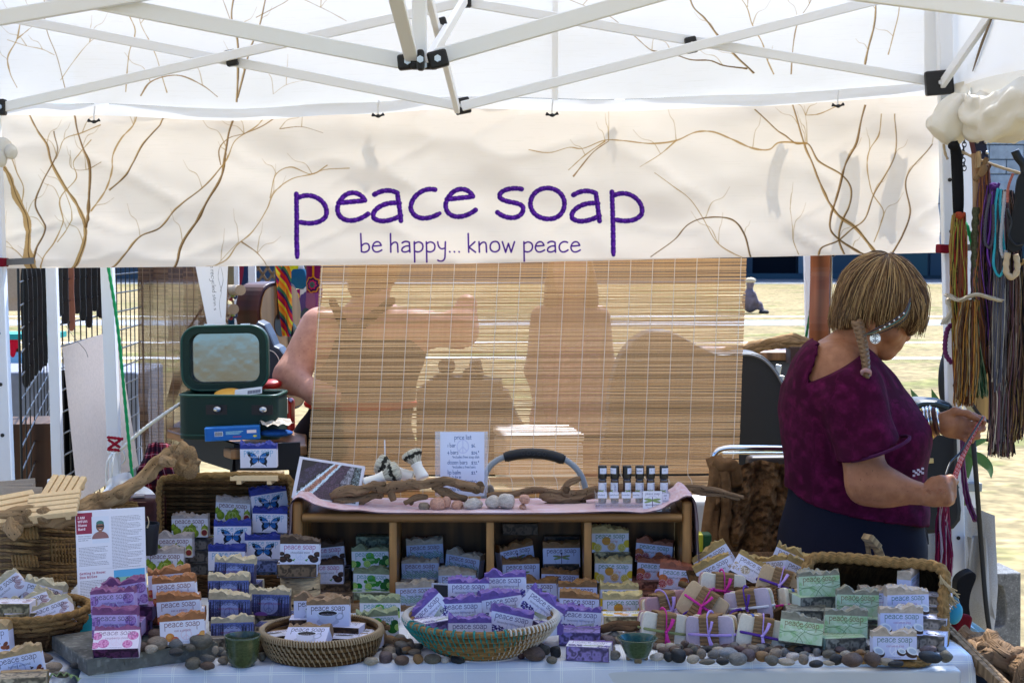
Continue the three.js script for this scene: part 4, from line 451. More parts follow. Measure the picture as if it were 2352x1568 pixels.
// ---- the seller in the purple shirt, seen from her back right, head bowed over a strap
{
  const Z = 4.28, W = thing('person', 'person in a purple shirt with braided brown hair bowing over a strap at the right', 'person', V(at(1950, 1200, Z).x, 0, -Z)), o = W.position, A = (x, y, z = Z) => at(x, y, z).sub(o);
  const skin = skinM([0.44, 0.205, 0.105]), shirt = mat([1, 1, 1], 0.9, { map: rep(washT, 4) });
  const belly = ell(A(1968, 1120), 0.172, 0.17, 0.165, 0.05), chest = ell(A(1950, 985), 0.165, 0.175, 0.185, 0.25), back = ell(A(1915, 888), 0.115, 0.115, 0.175, 0.5), bust = ell(A(2040, 1012), 0.085, 0.085, 0.15, 0.1), hips = ell(A(1955, 1262), 0.193, 0.19, 0.19);
  const neck = cap(A(1930, 842), A(1992, 745), 0.07, 0.056), traps = cap(A(1915, 850, 4.2), A(1925, 860, 4.38), 0.07, 0.07);
  const sh = A(1962, 915, 4.12), el = A(1992, 1112, 4.04), wr = A(2128, 1136, 3.98), sh2 = A(1985, 905, 4.42), el2 = A(2062, 1035, 4.5), wr2 = A(2150, 970, 4.27);
  const legs = [cap(A(1940, 1330, 4.2), V(-0.01, 0.5, 0.09), 0.12, 0.075), cap(V(-0.01, 0.5, 0.09), V(-0.03, 0.09, 0.1), 0.075, 0.045), cap(A(1985, 1330, 4.38), V(0.05, 0.5, -0.1), 0.12, 0.075), cap(V(0.05, 0.5, -0.1), V(0.03, 0.09, -0.1), 0.075, 0.045), cap(V(-0.04, 0.05, 0.1), V(0.14, 0.035, 0.09), 0.045, 0.035), cap(V(0.02, 0.05, -0.1), V(0.2, 0.035, -0.11), 0.045, 0.035)];
  const torso = blend([belly, chest, back, bust, hips, traps], 0.06);
  const body = blend([torso, neck, cap(sh, el, 0.066, 0.049), cap(el, el.clone().lerp(wr, 0.35), 0.045, 0.041), cap(el.clone().lerp(wr, 0.35), wr, 0.041, 0.027), cap(sh2, el2, 0.06, 0.046), cap(el2, wr2, 0.044, 0.028), ...legs], 0.035);
  const [lo, hi] = bounds([A(1780, 760, 3.95), A(1780, 760, 4.55), A(2160, 1330, 3.95), V(-0.1, 0.0, 0.15), V(0.25, 0.02, -0.2), A(1990, 700), wr2], 0.05);
  const bodyG = nets(body, lo, hi, 0.0115);
  // head with a bowed face, in a finer grid
  const hc = A(2018, 702), nose = A(2084, 772), face = [ell(A(2016, 696), 0.088, 0.1, 0.074, -0.25), ell(A(2036, 752), 0.052, 0.066, 0.058, 0.35), cap(A(2028, 778), A(2036, 804), 0.046, 0.026), cap(A(2010, 770), A(2030, 800), 0.045, 0.028), ell(A(2066, 738), 0.02, 0.04, 0.04, 0.3), cap(A(2072, 752), nose, 0.008, 0.0095), ell(A(2080, 775), 0.009, 0.007, 0.012), ell(A(2063, 789), 0.011, 0.006, 0.018, -0.5), ell(A(2058, 797), 0.012, 0.0065, 0.017, -0.5), ell(A(2042, 808), 0.016, 0.013, 0.018), ell(A(2050, 765, 4.23), 0.024, 0.022, 0.02), ell(A(2000, 742, 4.2), 0.012, 0.028, 0.01, 0.3), cap(A(1992, 745), A(1975, 770), 0.056, 0.06)];
  const [fl, fh] = bounds([A(1930, 600), A(2090, 830), A(2000, 700, 4.4), A(2000, 700, 4.16)], 0.02); const headG = nets(blend(face, 0.014), fl, fh, 0.005);
  // near fist and far hand
  const z1 = 3.98, k0 = (i) => A(2168 + 3 * i, 1112 + 13 * i, z1 - 0.015), fist = [cap(wr, A(2152, 1130, z1), 0.028, 0.034), cap(A(2150, 1116, z1), A(2172, 1112, z1), 0.025, 0.017), cap(A(2150, 1140, z1), A(2175, 1148, z1), 0.027, 0.017)];
  for (let i = 0; i < 4; i++) fist.push(...finger([A(2150, 1116 + 10 * i, z1), k0(i), A(2188 - 3 * (i === 3), 1112 + 13 * i, z1 + 0.012), A(2184, 1116 + 12 * i, z1 + 0.042), A(2164, 1118 + 11 * i, z1 + 0.046)], [0.0125, 0.0125, 0.012, 0.0105][i]));
  fist.push(...finger([A(2140, 1118, z1), A(2162, 1103, z1 - 0.01), A(2184, 1100, z1 + 0.008), A(2196, 1106, z1 + 0.03)], 0.0135));
  const [gl, gh] = bounds([A(2120, 1090, 3.93), A(2200, 1172, 4.06)], 0.025), fistG = nets(blend(fist, 0.008), gl, gh, 0.0038);
  const z2 = 4.24, hand2 = [cap(wr2, A(2176, 972, z2), 0.027, 0.03), ell(A(2188, 975, z2), 0.042, 0.036, 0.018, -0.15), ...finger([A(2168, 956, z2 - 0.01), A(2195, 944, z2 - 0.02), A(2224, 950, z2 - 0.03), A(2246, 962, z2 - 0.03)], 0.0115), ...finger([A(2206, 962, z2 + 0.005), A(2235, 955, z2 + 0.01), A(2258, 962, z2), A(2262, 970, z2 - 0.02)], 0.0102), ...finger([A(2210, 976, z2 + 0.005), A(2242, 976, z2), A(2258, 984, z2 - 0.02), A(2246, 990, z2 - 0.035)], 0.0102), ...finger([A(2208, 990, z2), A(2236, 994, z2 - 0.01), A(2246, 1002, z2 - 0.03), A(2228, 1002, z2 - 0.04)], 0.0098), ...finger([A(2200, 1000, z2), A(2222, 1008, z2 - 0.01), A(2232, 1012, z2 - 0.028), A(2216, 1010, z2 - 0.036)], 0.0088)];
  const [ql, qh] = bounds([A(2140, 930, 4.18), A(2270, 1020, 4.29)], 0.02), handG = nets(blend(hand2, 0.007), ql, qh, 0.0038);
  part('body', [bodyG, headG, fistG, handG], skin, W);
  // shirt: the torso and sleeves, swollen, cut at neckline, cuffs and hem
  const c1 = A(2016, 1030, 4.06), slv = cap(sh.clone().add(V(-0.004, 0.008, 0.004)), el.clone().add(V(0.022, 0.02, 0)), 0.086, 0.083), slv2 = cap(sh2, A(2040, 1000, 4.48), 0.075, 0.075), ax = V(0.36, -0.93, 0.02).normalize();
  const cutS = (p) => (p.x - c1.x) * ax.x + (p.y - c1.y) * ax.y + (p.z - c1.z) * ax.z; const half = (x0, y0, x1, y1) => { const a = A(x0, y0), b = A(x1, y1), nx = -(b.y - a.y), ny = b.x - a.x, l = Math.hypot(nx, ny); return (p) => ((p.x - a.x) * nx + (p.y - a.y) * ny) / l; };
  const above = half(1832, 872, 1968, 800), right = half(1832, 872, 1872, 770), hem = (x) => { const t = (x - A(1815, 1120).x) / (A(2127, 1200).x - A(1815, 1120).x); return lerp(A(1815, 1122).y, A(2127, 1198).y, Math.pow(clamp(t, 0, 1), 0.6)); };
  const shirtF = (p) => { const fold = 0.006 * noise3(p.x * 9 + p.y * 6, p.y * 8 - p.x * 5, p.z * 7) + 0.004 * noise3(p.x * 24 + p.y * 10, p.y * 20, p.z * 20) + 0.009 * Math.max(0, Math.sin((p.x * 0.5 - p.y * 0.9) * 34)) * clamp((p.x - 0.02) * 6, 0, 1) * 0.4; let d = smin(torso(p) - 0.013 - fold, Math.max(slv(p) - fold, cutS(p)), 0.02); d = smin(d, slv2(p) - fold, 0.02); d = Math.max(d, hem(p.x) + 0.008 * noise3(p.x * 9, 0, p.z * 9) - p.y); return Math.max(d, Math.min(above(p), -right(p))); };
  const [sl, shi] = bounds([A(1780, 780, 3.92), A(1790, 780, 4.6), A(2140, 1215, 4.6)], 0.05), sm = part('shirt', [nets(shirtF, sl, shi, 0.009)], shirt, W);
  const tb = [], ang = V(-ax.y, ax.x, 0).normalize(), bn = V().crossVectors(ax, ang); for (let i = 0; i < 24; i++) { const a = i / 24 * 6.283; tb.push(c1.clone().addScaledVector(ang, 0.0845 * Math.cos(a)).addScaledVector(bn, 0.0845 * Math.sin(a))); } part('cuff_hem', [tube(tb, 0.005, 60, 6, true)], mat([0.06, 0.012, 0.045], 0.9), sm);
  const ck = []; for (let i = 0; i < 5; i++) for (let j = 0; j < 3; j++) if ((i + j) % 2 === 0) ck.push(box(0.006, 0.005, 0.004, A(2100 + i * 5, 1082 - i * 1.5 + j * 5, 4.12))); part('check_patch', ck, mat([0.7, 0.65, 0.72], 0.8), sm).userData.kind = 'stuff';
  const pantsF = (p) => Math.max(blend([hips, belly, ...legs], 0.05)(p) - 0.007 - 0.004 * noise3(p.x * 8, p.y * 14, p.z * 8), p.y - hem(p.x) - 0.02); const [pl, ph] = bounds([A(1780, 1090, 3.95), A(2150, 1330, 4.58), A(1780, 1090, 4.58), V(-0.1, 0.1, 0.2), V(0.1, 0.1, -0.2)], 0.05); part('trousers', [nets(pantsF, pl, V(ph.x, ph.y, ph.z), 0.012)], grain(T.fine, 6, [0.008, 0.009, 0.02], 0.85), W);
  // hair: a mass with strands laid over it
  const hairF = (p) => { const dome = Math.max(ell(A(2020, 684), 0.109, 0.115, 0.104)(p), -half(1900, 752, 2110, 748)(p) ); return smin(smin(dome, ell(A(2096, 708, 4.26), 0.03, 0.075, 0.07, -0.1)(p), 0.02), ell(A(1952, 722), 0.042, 0.052, 0.07, -0.4)(p), 0.02); };
  const [hl, hh] = bounds([A(1880, 560), A(2150, 800), A(2020, 700, 4.5), A(2020, 700, 4.08)], 0.02), hairC = [[0.075, 0.036, 0.013], [0.2, 0.105, 0.04], [0.44, 0.275, 0.11]], hair = part('hair', [nets(hairF, hl, hh, 0.008)], mat(hairC[0], 0.6), W);
  { const r = rng(21), S = [[], [], []], c = A(2020, 684), crown = V(0.13, 0.98, 0.25).normalize(), surf = (d) => { let a = 0.03, b = 0.26; for (let i = 0; i < 12; i++) { const m = (a + b) / 2; hairF(c.clone().addScaledVector(d, m)) < 0 ? a = m : b = m; } return a; };
    for (let i = 0; i < 1500; i++) { const ph2 = r() * 6.283, low = -0.45 - 0.25 * r() - (Math.cos(ph2) > 0.5 ? 0.2 : 0), e = V(Math.cos(ph2), low, Math.sin(ph2)).normalize(), tw = (r() - 0.5) * 0.5, pts = [], t0 = r() * 0.25, t1 = 0.75 + 0.27 * r(), off = 0.001 + (i % 9 ? 0.003 : 0.007) * r(); for (let k = 0; k <= 9; k++) { const t = lerp(t0, t1, k / 9), d = crown.clone().multiplyScalar(1 - t).addScaledVector(e, t).addScaledVector(V(-Math.sin(ph2), 0, Math.cos(ph2)), tw * t * t).normalize(); pts.push(c.clone().addScaledVector(d, surf(d) + off * (1 + t) + 0.002 * Math.sin(k + i)).add(V(0, -Math.max(0, k - 6) * 0.007 * r(), 0))); } S[[0, 0, 1, 1, 1, 2, 2][i % 7]].push(tube(pts, (t) => 0.0011 * (1 - 0.5 * t), 11, 4)); }
    S.forEach((g, i) => part('strands', g, mat(hairC[i], 0.42, { specularIntensity: 0.6 }), hair).userData.kind = 'stuff'); }
  part('braid', [0, 1, 2].map((k) => { const pts = []; for (let i = 0; i <= 44; i++) { const t = i / 44, x = lerp(1970, 1991, Math.sin(t * 1.57)), y = lerp(738, 866, t), a = t * 26 + k * 2.094; pts.push(A(x + 9 * Math.sin(a) * (1 - 0.4 * t), y, lerp(4.17, 4.045, t) - 0.008 * Math.cos(2 * a))); } return tube(pts, (t) => 0.0075 * (1 - 0.45 * t), 90, 7); }), mat([0.15, 0.08, 0.032], 0.5), W);
  part('hair_tie', [tube([A(1982, 853, 4.05), A(1990, 850, 4.04), A(1998, 854, 4.05), A(1996, 861, 4.06), A(1985, 861, 4.06)], 0.006, 16, 6, true)], mat([0.4, 0.22, 0.2], 0.8), W);
  const wrapC = [[0.02, 0.015, 0.012], [0.2, 0.12, 0.05], [0.04, 0.15, 0.13], [0.1, 0.03, 0.015], [0.02, 0.02, 0.03]]; wrapC.forEach((c, k) => part('hair_wrap', [tube([A(1990 + k, 858, 4.07), A(2012 + k * 3, 884 + k, 4.12), A(2040 + k * 4, 920, 4.2), A(2070 + k * 5, 962 - k * 2, 4.24), A(2096 + k * 5, 1010, 4.24)], (t) => 0.0035 + 0.0012 * Math.sin(t * 40 + k), 40, 5)], mat(c, 0.7), W)); wrapC.forEach((c, k) => part('beaded_strand', [tube([A(1985, 770, 4.11), A(2010, 768 - k * 3, 4.09), A(2045, 755 - k * 4, 4.1), A(2078, 735 - k * 5, 4.12), A(2092, 705 - k * 5, 4.16)], 0.0014, 20, 5)], mat(c, 0.7), W));
  const bd = []; for (let i = 0; i < 6; i++) bd.push(box(0.004, 0.004, 0.004, A(2022 + i * 11, 757 - i * 6 - i * i * 0.3, 4.085), [0, 0, 0.4], 0.001)); part('beads', bd, mat([0.7, 0.7, 0.7], 0.4), W).userData.kind = 'stuff'; const ear = part('earring', [new THREE.CylinderGeometry(0.0138, 0.0138, 0.0015, 32).rotateX(Math.PI / 2).translate(...A(2011, 777, 4.12).toArray())], mat([0.9, 0.9, 0.9], 0.3, { metalness: 0.4 }), W), ep = A(2011, 777, 4.118), er = [];
  for (const s of [-1, 1]) for (const v of [-1, 1]) { const pts = []; for (let a = 0; a < 9; a++) { const q = a * 0.65, r = 0.0045 * (1 - a / 12); pts.push(ep.clone().add(V(s * (0.006 + r * Math.cos(q)), v * (0.0055 + r * Math.sin(q)), 0.001))); } er.push(tube(pts, 0.0008, 20, 4)); } part('scrollwork', [...er, rod(ep.clone().add(V(0, -0.013, 0.001)), ep.clone().add(V(0, 0.013, 0.001)), 0.0009), rod(ep.clone().add(V(0, 0.014, 0)), ep.clone().add(V(0, 0.03, 0)), 0.0008)], mat([0.06, 0.05, 0.05], 0.5), ear);
  const wd = wr2.clone().sub(el2).normalize(), ring = (x, y, z, r0, t, name, m, sq = 1) => { const g = fix(new THREE.TorusGeometry(r0, t, 10, 36)); g.scale(1, 1, sq).applyQuaternion(new THREE.Quaternion().setFromUnitVectors(V(0, 0, 1), V(0.93, 0.2, 0.3).normalize())); g.translate(...A(x, y, z).toArray()); part(name, [g], m, W); };
  for (const x of [2127, 2135, 2143]) ring(x, 966 - (x - 2127) * 0.2, 4.28, 0.034, 0.0042, 'bangle', mat([0.75, 0.73, 0.7], 0.18, { metalness: 1 })); ring(2158, 968, 4.26, 0.034, 0.004, 'bangle', mat([0.8, 0.78, 0.74], 0.25, { metalness: 1 })); ring(2150, 967, 4.27, 0.033, 0.006, 'bead_bracelet', grain(T.blotch, 30, [0.12, 0.03, 0.025], 0.6)); ring(2115, 975, 4.3, 0.037, 0.006, 'wristband', mat([0.8, 0.6, 0.01], 0.6), 5);
  const hen = []; { const r = rng(4); for (let i = 0; i < 9; i++) { const c = A(2134 + i * 5.2, 1128 + 5 * Math.sin(i * 2), 3.945), pts = []; for (let a = 0; a < 8; a++) { const q = a * 0.8 + i; pts.push(c.clone().add(V(0.004 * Math.cos(q) * (1 - a / 12), 0.004 * Math.sin(q) * (1 - a / 12), 0))); } hen.push(pts); } }
  const bodyHit = blend([...fist, cap(el.clone().lerp(wr, 0.35), wr, 0.047, 0.029)], 0.008); part('henna_pattern', hen.map((pts) => tube(pts.map((p) => { const q = p.clone(); q.z = 0.4; while (bodyHit(q) > 0.0002 && q.z > 0.2) q.z -= 0.0008; return q; }), 0.0007, 14, 4)), mat([0.28, 0.1, 0.05], 0.8), W);
  // what she holds
  const bandT = canvas(64, 256, (x) => { x.fillStyle = '#b04a45'; x.fillRect(0, 0, 64, 256); x.fillStyle = '#f0e8e4'; for (let i = 0; i < 40; i++) for (let j = 0; j < 4; j++) if ((i + j) % 3) x.fillRect(8 + j * 13 + (i % 2) * 4, i * 6.4, 5, 3.6); }); bandT.wrapS = bandT.wrapT = THREE.RepeatWrapping;
  const bp = [at(2190, 1108, 3.99), at(2206, 1062, 4.06), at(2230, 1010, 4.16), at(2256, 958, 4.215)]; solo('woven_band', 'red woven band with white dots stretched between the seller\'s hands', 'woven band', [sheet((s, t) => { const c = new THREE.CatmullRomCurve3(bp).getPoint(t), d = V(0.95, 0.35, 0.1); return c.addScaledVector(d, (s - 0.5) * 0.017); }, 4, 24, 1, 1.4)], mat([0.9, 0.9, 0.9], 0.9, { map: bandT }));
  solo('black_lanyard', 'black cord running from the raised hand down beside the woven band', 'cord', [tube([at(2258, 958, 4.2), at(2232, 1000, 4.15), at(2206, 1040, 4.1), at(2184, 1062, 4.05), at(2172, 1092, 4.0)], 0.004, 24, 6, false, 0.5)], black);
}
// ---- the woman behind the left edge of the blind
{
  const Z = 5.75, W = thing('person', 'person in a black top seen from behind through the left part of the blind', 'person', V(at(850, 900, Z).x, 0, -Z)), o = W.position, A = (x, y, z = Z) => at(x, y, z).sub(o);
  const trunk = [ell(A(850, 800), 0.19, 0.17, 0.12), ell(A(835, 910), 0.175, 0.16, 0.12), ell(A(810, 1030), 0.215, 0.17, 0.15)], arms = [cap(A(735, 752, 5.7), A(668, 862, 5.62), 0.074, 0.056), cap(A(668, 868, 5.6), A(730, 905, 5.5), 0.052, 0.035), cap(A(730, 905, 5.5), A(765, 910, 5.52), 0.034, 0.03), cap(A(950, 755, 5.75), A(1058, 760, 5.75), 0.075, 0.055), cap(A(1058, 756, 5.75), A(1072, 700, 5.8), 0.055, 0.04)], head = [cap(A(850, 700), A(862, 640), 0.062, 0.055), ell(A(865, 585), 0.085, 0.115, 0.1)], legs = [cap(A(760, 1100), V(-0.13, 0.05, 0), 0.12, 0.05), cap(A(880, 1100), V(0.1, 0.05, 0), 0.12, 0.05)];
  const body = blend([...trunk, ...arms, ...head, ...legs], 0.05), [lo, hi] = bounds([A(620, 520, 5.4), A(1110, 1110, 6.0), V(-0.2, 0, 0), V(0.2, 0, 0)], 0.06); part('body', [nets(body, lo, hi, 0.014)], skinM([0.62, 0.36, 0.28]), W);
  const tr = blend(trunk, 0.05), straps = [cap(A(800, 770, 5.62), A(762, 690, 5.66), 0.02, 0.016), cap(A(806, 765, 5.62), A(900, 690, 5.64), 0.02, 0.016)], top = (p) => Math.max(smin(Math.max(tr(p) - 0.012, p.y - A(800, 775).y - 0.25 * Math.max(0, 0.1 - Math.abs(p.x + 0.06))), blend(straps, 0.01)(p), 0.01), A(0, 925).y - p.y), [tl, th] = bounds([A(660, 670, 5.5), A(1000, 930, 6.0)], 0.03); part('tank_top', [nets(top, tl, th, 0.012)], mat([0.012, 0.012, 0.013], 0.9), W);
  const pt = blend([trunk[1], trunk[2], ...legs], 0.05), [pl, ph] = bounds([A(640, 920, 5.5), A(1000, 1100, 6.0), V(-0.25, 0.1, -0.1), V(0.25, 0.1, 0.1)], 0.04); part('trousers', [nets((p) => Math.max(pt(p) - 0.012, p.y - A(0, 930).y), pl, ph, 0.015)], mat([0.01, 0.01, 0.012], 0.9), W);
  part('belt', [(() => { const g = fix(new THREE.TorusGeometry(0.19, 0.014, 8, 40)); g.rotateX(Math.PI / 2).scale(1, 1, 0.72).translate(...A(828, 926).toArray()); return g; })()], mat([0.4, 0.03, 0.02], 0.8), W); part('hair', [nets(blend([ell(A(862, 590), 0.1, 0.125, 0.11), ell(A(845, 650), 0.075, 0.08, 0.07)], 0.03), ...bounds([A(780, 500, 5.55), A(950, 700, 5.95)], 0.02), 0.014)], mat([0.12, 0.06, 0.03], 0.6), W);
}
// ---- the woman in the lace top behind the middle of the blind
{
  const Z = 6.5, W = thing('person', 'person in a pink lace top standing behind the middle of the blind', 'person', V(at(1310, 900, Z).x, 0, -Z)), o = W.position, A = (x, y, z = Z) => at(x, y, z).sub(o);
  const trunk = [ell(A(1310, 770), 0.135, 0.13, 0.09), ell(A(1312, 870), 0.125, 0.16, 0.095), ell(A(1318, 960), 0.145, 0.14, 0.11)], arms = [cap(A(1246, 728), A(1230, 850), 0.05, 0.04), cap(A(1230, 850), A(1250, 985, 6.4), 0.038, 0.026), cap(A(1250, 990, 6.4), A(1262, 1018, 6.38), 0.026, 0.018), cap(A(1374, 728), A(1392, 850), 0.05, 0.04), cap(A(1392, 850), A(1385, 970, 6.4), 0.038, 0.026)], legs = [cap(A(1285, 1020), V(-0.06, 0.05, 0), 0.09, 0.045), cap(A(1355, 1020), V(0.08, 0.05, 0), 0.09, 0.045)], head = [cap(A(1310, 715), A(1311, 660), 0.05, 0.047), ell(A(1311, 625), 0.078, 0.108, 0.09), ell(A(1311, 648, 6.41), 0.012, 0.02, 0.02), ell(A(1311, 665, 6.43), 0.03, 0.012, 0.02)];
  part('body', [nets(blend([...trunk, ...arms, ...legs, ...head], 0.04), ...bounds([A(1200, 560, 6.3), A(1420, 1060, 6.7), V(-0.15, 0, 0), V(0.15, 0, 0)], 0.05), 0.014)], skinM([0.62, 0.38, 0.27]), W);
  const tr = blend(trunk, 0.05); part('lace_top', [nets((p) => { const flare = 0.012 + 0.03 * clamp((A(0, 850).y - p.y) / 0.25, 0, 1); return Math.max(tr(p) - flare - 0.003 * Math.sin(p.x * 160) * Math.sin(p.y * 160), p.y - A(0, 795).y + 0.9 * Math.max(0, 0.07 - Math.abs(p.x)) - 0.06, A(0, 990).y - p.y); }, ...bounds([A(1215, 730, 6.3), A(1410, 1000, 6.7)], 0.05), 0.011)], grain(T.blotch, 12, [0.85, 0.42, 0.34], 0.9), W);
  part('shorts', [nets((p) => Math.max(blend([trunk[2], ...legs], 0.04)(p) - 0.012, p.y - A(0, 985).y, A(0, 1008).y - p.y), ...bounds([A(1215, 960, 6.3), A(1420, 1030, 6.7)], 0.05), 0.012)], mat([0.03, 0.03, 0.035], 0.9), W);
  part('hair', [nets((p) => Math.max(blend([ell(A(1311, 618), 0.092, 0.12, 0.1), ell(A(1268, 690), 0.035, 0.12, 0.04), ell(A(1356, 690), 0.035, 0.12, 0.04)], 0.03)(p), p.z - 0.03), ...bounds([A(1210, 540, 6.3), A(1410, 780, 6.7)], 0.03), 0.013)], mat([0.28, 0.15, 0.07], 0.6), W);
}
{ // someone sitting far out on the grass
  const Z = 37, W = thing('person', 'person sitting far out on the grass beyond the right edge of the blind', 'person', onY(1728, 716, 0)), o = W.position, A = (x, y, z = 0) => at(x, y, Z).sub(o).add(V(0, 0, z)); const Zs = 37; 
  const f = [ell(A(1722, 690), 0.17, 0.27, 0.2), cap(A(1722, 665), A(1723, 655), 0.07, 0.07), ell(A(1724, 649), 0.09, 0.11, 0.1), cap(A(1725, 706), A(1742, 700, 0.1), 0.1, 0.08), cap(A(1742, 700, 0.1), A(1750, 714, 0.2), 0.075, 0.05), cap(A(1730, 675, 0.1), A(1738, 695, 0.2), 0.055, 0.04)];
  part('body', [nets(blend(f, 0.06), ...bounds([A(1705, 640, -0.3), A(1760, 720, 0.3)], 0.12), 0.03)], grain(T.blotch, 2, [0.34, 0.27, 0.3], 0.9), W); part('hat', [ball(0.13, 0.07, 0.13, A(1724, 644))], mat([0.6, 0.5, 0.35], 0.9), W); part('shoe', [ball(0.12, 0.06, 0.08, A(1752, 716, 0.2))], mat([0.03, 0.03, 0.03], 0.7), W);
}
// ---------------------------------------------------------------- right edge: fibre hanks, straps and cases around the right post
function hank(label, path, w, cols, n, opt = {}) { // path: [px, py, Z, spread]
  const t = thing('fibre_hank', label, 'fibre hank', at(path[0][0], path[0][1], path[0][2]), opt.group), o = t.position, r = rng(label.length * 13 + path[0][0]), gs = cols.map(() => []);
  for (let i = 0; i < n * 2.8; i++) { const u = (r() - 0.5) * 2.7, d = (r() - 0.5) * 2, e = 0.7 + 0.3 * r(), pts = path.map(([x, y, Z, s = 1], k) => { const last = k === path.length - 1; return at(x + u * w * s + (r() - 0.5) * w * 0.9, (last && opt.ragged ? lerp(path[k - 1][1], y, e) : y) + (r() - 0.5) * 6, Z + d * 0.02 * s).sub(o); }); const rad = (opt.thick ?? 0.0013) * (0.7 + 0.8 * r()); gs[Math.floor(r() * cols.length)].push(tube(pts, (q) => rad * (1 + 0.4 * Math.sin(q * 40 + i)), 14, 4)); }
  gs.forEach((g, i) => { if (g.length) part('strands', g, mat(cols[i], 0.9), t).userData.kind = 'stuff'; });
  if (opt.knot) part('knot', [ball(0.016, 0.013, 0.014, V(0, -0.005, 0.005)), rope([V(-0.012, 0.0, 0.016), V(0.004, -0.008, 0.02), V(0.014, 0.004, 0.014)], 0.005, 20, 0.01)], mat(opt.knot, 0.9), t);
  return t;
}
const rust = [0.2, 0.07, 0.035], och = [0.3, 0.17, 0.05], blk = [0.015, 0.013, 0.014], mauve = [0.16, 0.08, 0.11], olive = [0.09, 0.1, 0.04], pur = [0.08, 0.025, 0.14], crm = [0.5, 0.44, 0.34], grey = [0.13, 0.115, 0.115], brn = [0.1, 0.05, 0.03];
solo('jute_line', 'hairy jute line running right from the post with wooden pegs and hanks hung on it', 'line', [rope([at(2176, 322, 4.9), at(2196, 340, 4.88), at(2240, 362, 4.86), at(2290, 381, 4.84), at(2360, 402, 4.8)], 0.0045, 60, 0.02), rope([at(2168, 330, 4.9), at(2172, 352, 4.9), at(2178, 366, 4.9)], 0.004, 14, 0.02)], grain(T.fine, 9, [0.52, 0.4, 0.26], 0.95));
solo('black_scarf', 'black cloth strap knotted to the jute line next to the post', 'strap', [tube([at(2190, 326, 4.86), at(2196, 345, 4.86), at(2200, 400, 4.86), at(2202, 470, 4.86), at(2202, 500, 4.87)], (t) => 0.014 + 0.004 * Math.sin(t * 3), 20, 10, false, 0.5), ball(0.018, 0.014, 0.014, at(2192, 335, 4.84))], mat([0.01, 0.01, 0.011], 0.9));
hank('red, yellow and black fibre hank knotted below the black scarf', [[2203, 492, 4.84, 0.6], [2203, 560, 4.84, 0.9], [2202, 640, 4.84, 1], [2204, 700, 4.84, 0.9], [2212, 800, 4.84, 1.1], [2214, 930, 4.84, 1]], 13, [rust, [0.3, 0.03, 0.02], och, blk, [0.3, 0.26, 0.05]], 60, { knot: [0.3, 0.05, 0.02], ragged: 1 });
solo('tan_strap', 'plain tan leather strap hanging from the jute line', 'strap', [tube([at(2240, 352, 4.85), at(2242, 400, 4.85), at(2243, 450, 4.85), at(2243, 478, 4.85)], 0.011, 14, 8, false, 0.25)], mat([0.36, 0.22, 0.12], 0.7));
solo('green_braid', 'thick olive green braid with a tassel hanging below the tan strap', 'braid', [rope([at(2243, 476, 4.84), at(2240, 560, 4.84), at(2240, 690, 4.84)], 0.011, 90, 0.035, false, 9)], grain(T.blotch, 30, [0.13, 0.13, 0.07], 0.95));
hank('dark green tassel spreading from the end of the olive braid', [[2240, 690, 4.83, 0.6], [2240, 780, 4.83, 1], [2246, 860, 4.83, 1.3], [2250, 915, 4.83, 1.5]], 9, [[0.03, 0.08, 0.04], olive, [0.25, 0.27, 0.15]], 40, { ragged: 1 });
hank('rust brown fibre hank tied behind the wooden peg', [[2262, 382, 4.85, 0.5], [2262, 470, 4.85, 0.9], [2258, 560, 4.85, 1], [2255, 660, 4.85, 1.1], [2268, 760, 4.85, 1], [2274, 860, 4.85, 1.1]], 13, [rust, brn, mauve, [0.4, 0.16, 0.06]], 64, { knot: brn, ragged: 1 });
hank('orange and rust fibre hank reaching lowest beside the post', [[2228, 690, 4.82, 1], [2222, 760, 4.82, 1.2], [2222, 850, 4.82, 1.2], [2216, 935, 4.82, 1.1]], 15, [rust, och, [0.45, 0.2, 0.04], brn, [0.4, 0.3, 0.16]], 60, { ragged: 1 });
hank('violet and black fibre hank in the middle of the line', [[2282, 425, 4.83, 0.5], [2280, 500, 4.83, 1], [2278, 600, 4.83, 1], [2282, 720, 4.83, 0.9], [2286, 800, 4.83, 1]], 14, [pur, blk, mauve, [0.14, 0.05, 0.22]], 56, { knot: pur, ragged: 1 });
hank('brown and grey fibre hank hanging far down by the gold guitar', [[2308, 438, 4.83, 0.6], [2312, 540, 4.83, 1.2], [2312, 680, 4.83, 1.6], [2308, 820, 4.83, 1.5], [2304, 920, 4.83, 1.1], [2300, 1052, 4.83, 1.2]], 17, [brn, mauve, grey, blk, crm, [0.2, 0.12, 0.1]], 110, { ragged: 1 });
hank('ochre and black fibre hank at the right edge of the picture', [[2338, 600, 4.83, 0.8], [2336, 720, 4.83, 1.2], [2330, 860, 4.83, 1.1], [2332, 960, 4.83, 0.9], [2326, 1015, 4.83, 1]], 15, [brn, och, blk, mauve, [0.3, 0.2, 0.08]], 64, { knot: och, ragged: 1 });
hank('pale grey fibre hank between the violet and brown ones', [[2296, 470, 4.8, 0.5], [2297, 600, 4.8, 0.9], [2297, 720, 4.8, 1], [2292, 900, 4.8, 0.9]], 8, [grey, crm, [0.1, 0.1, 0.13]], 34, { ragged: 1 });
solo('teal_loop', 'bright teal cord hanging in a long loop over the fibre hanks', 'cord', [tube([at(2294, 432, 4.78), at(2288, 470, 4.78), at(2286, 560, 4.78), at(2284, 612, 4.78), at(2296, 634, 4.78), at(2308, 612, 4.78), at(2304, 540, 4.78), at(2298, 470, 4.78), at(2300, 434, 4.78)], 0.0042, 70, 7)], mat([0.02, 0.3, 0.38], 0.6));
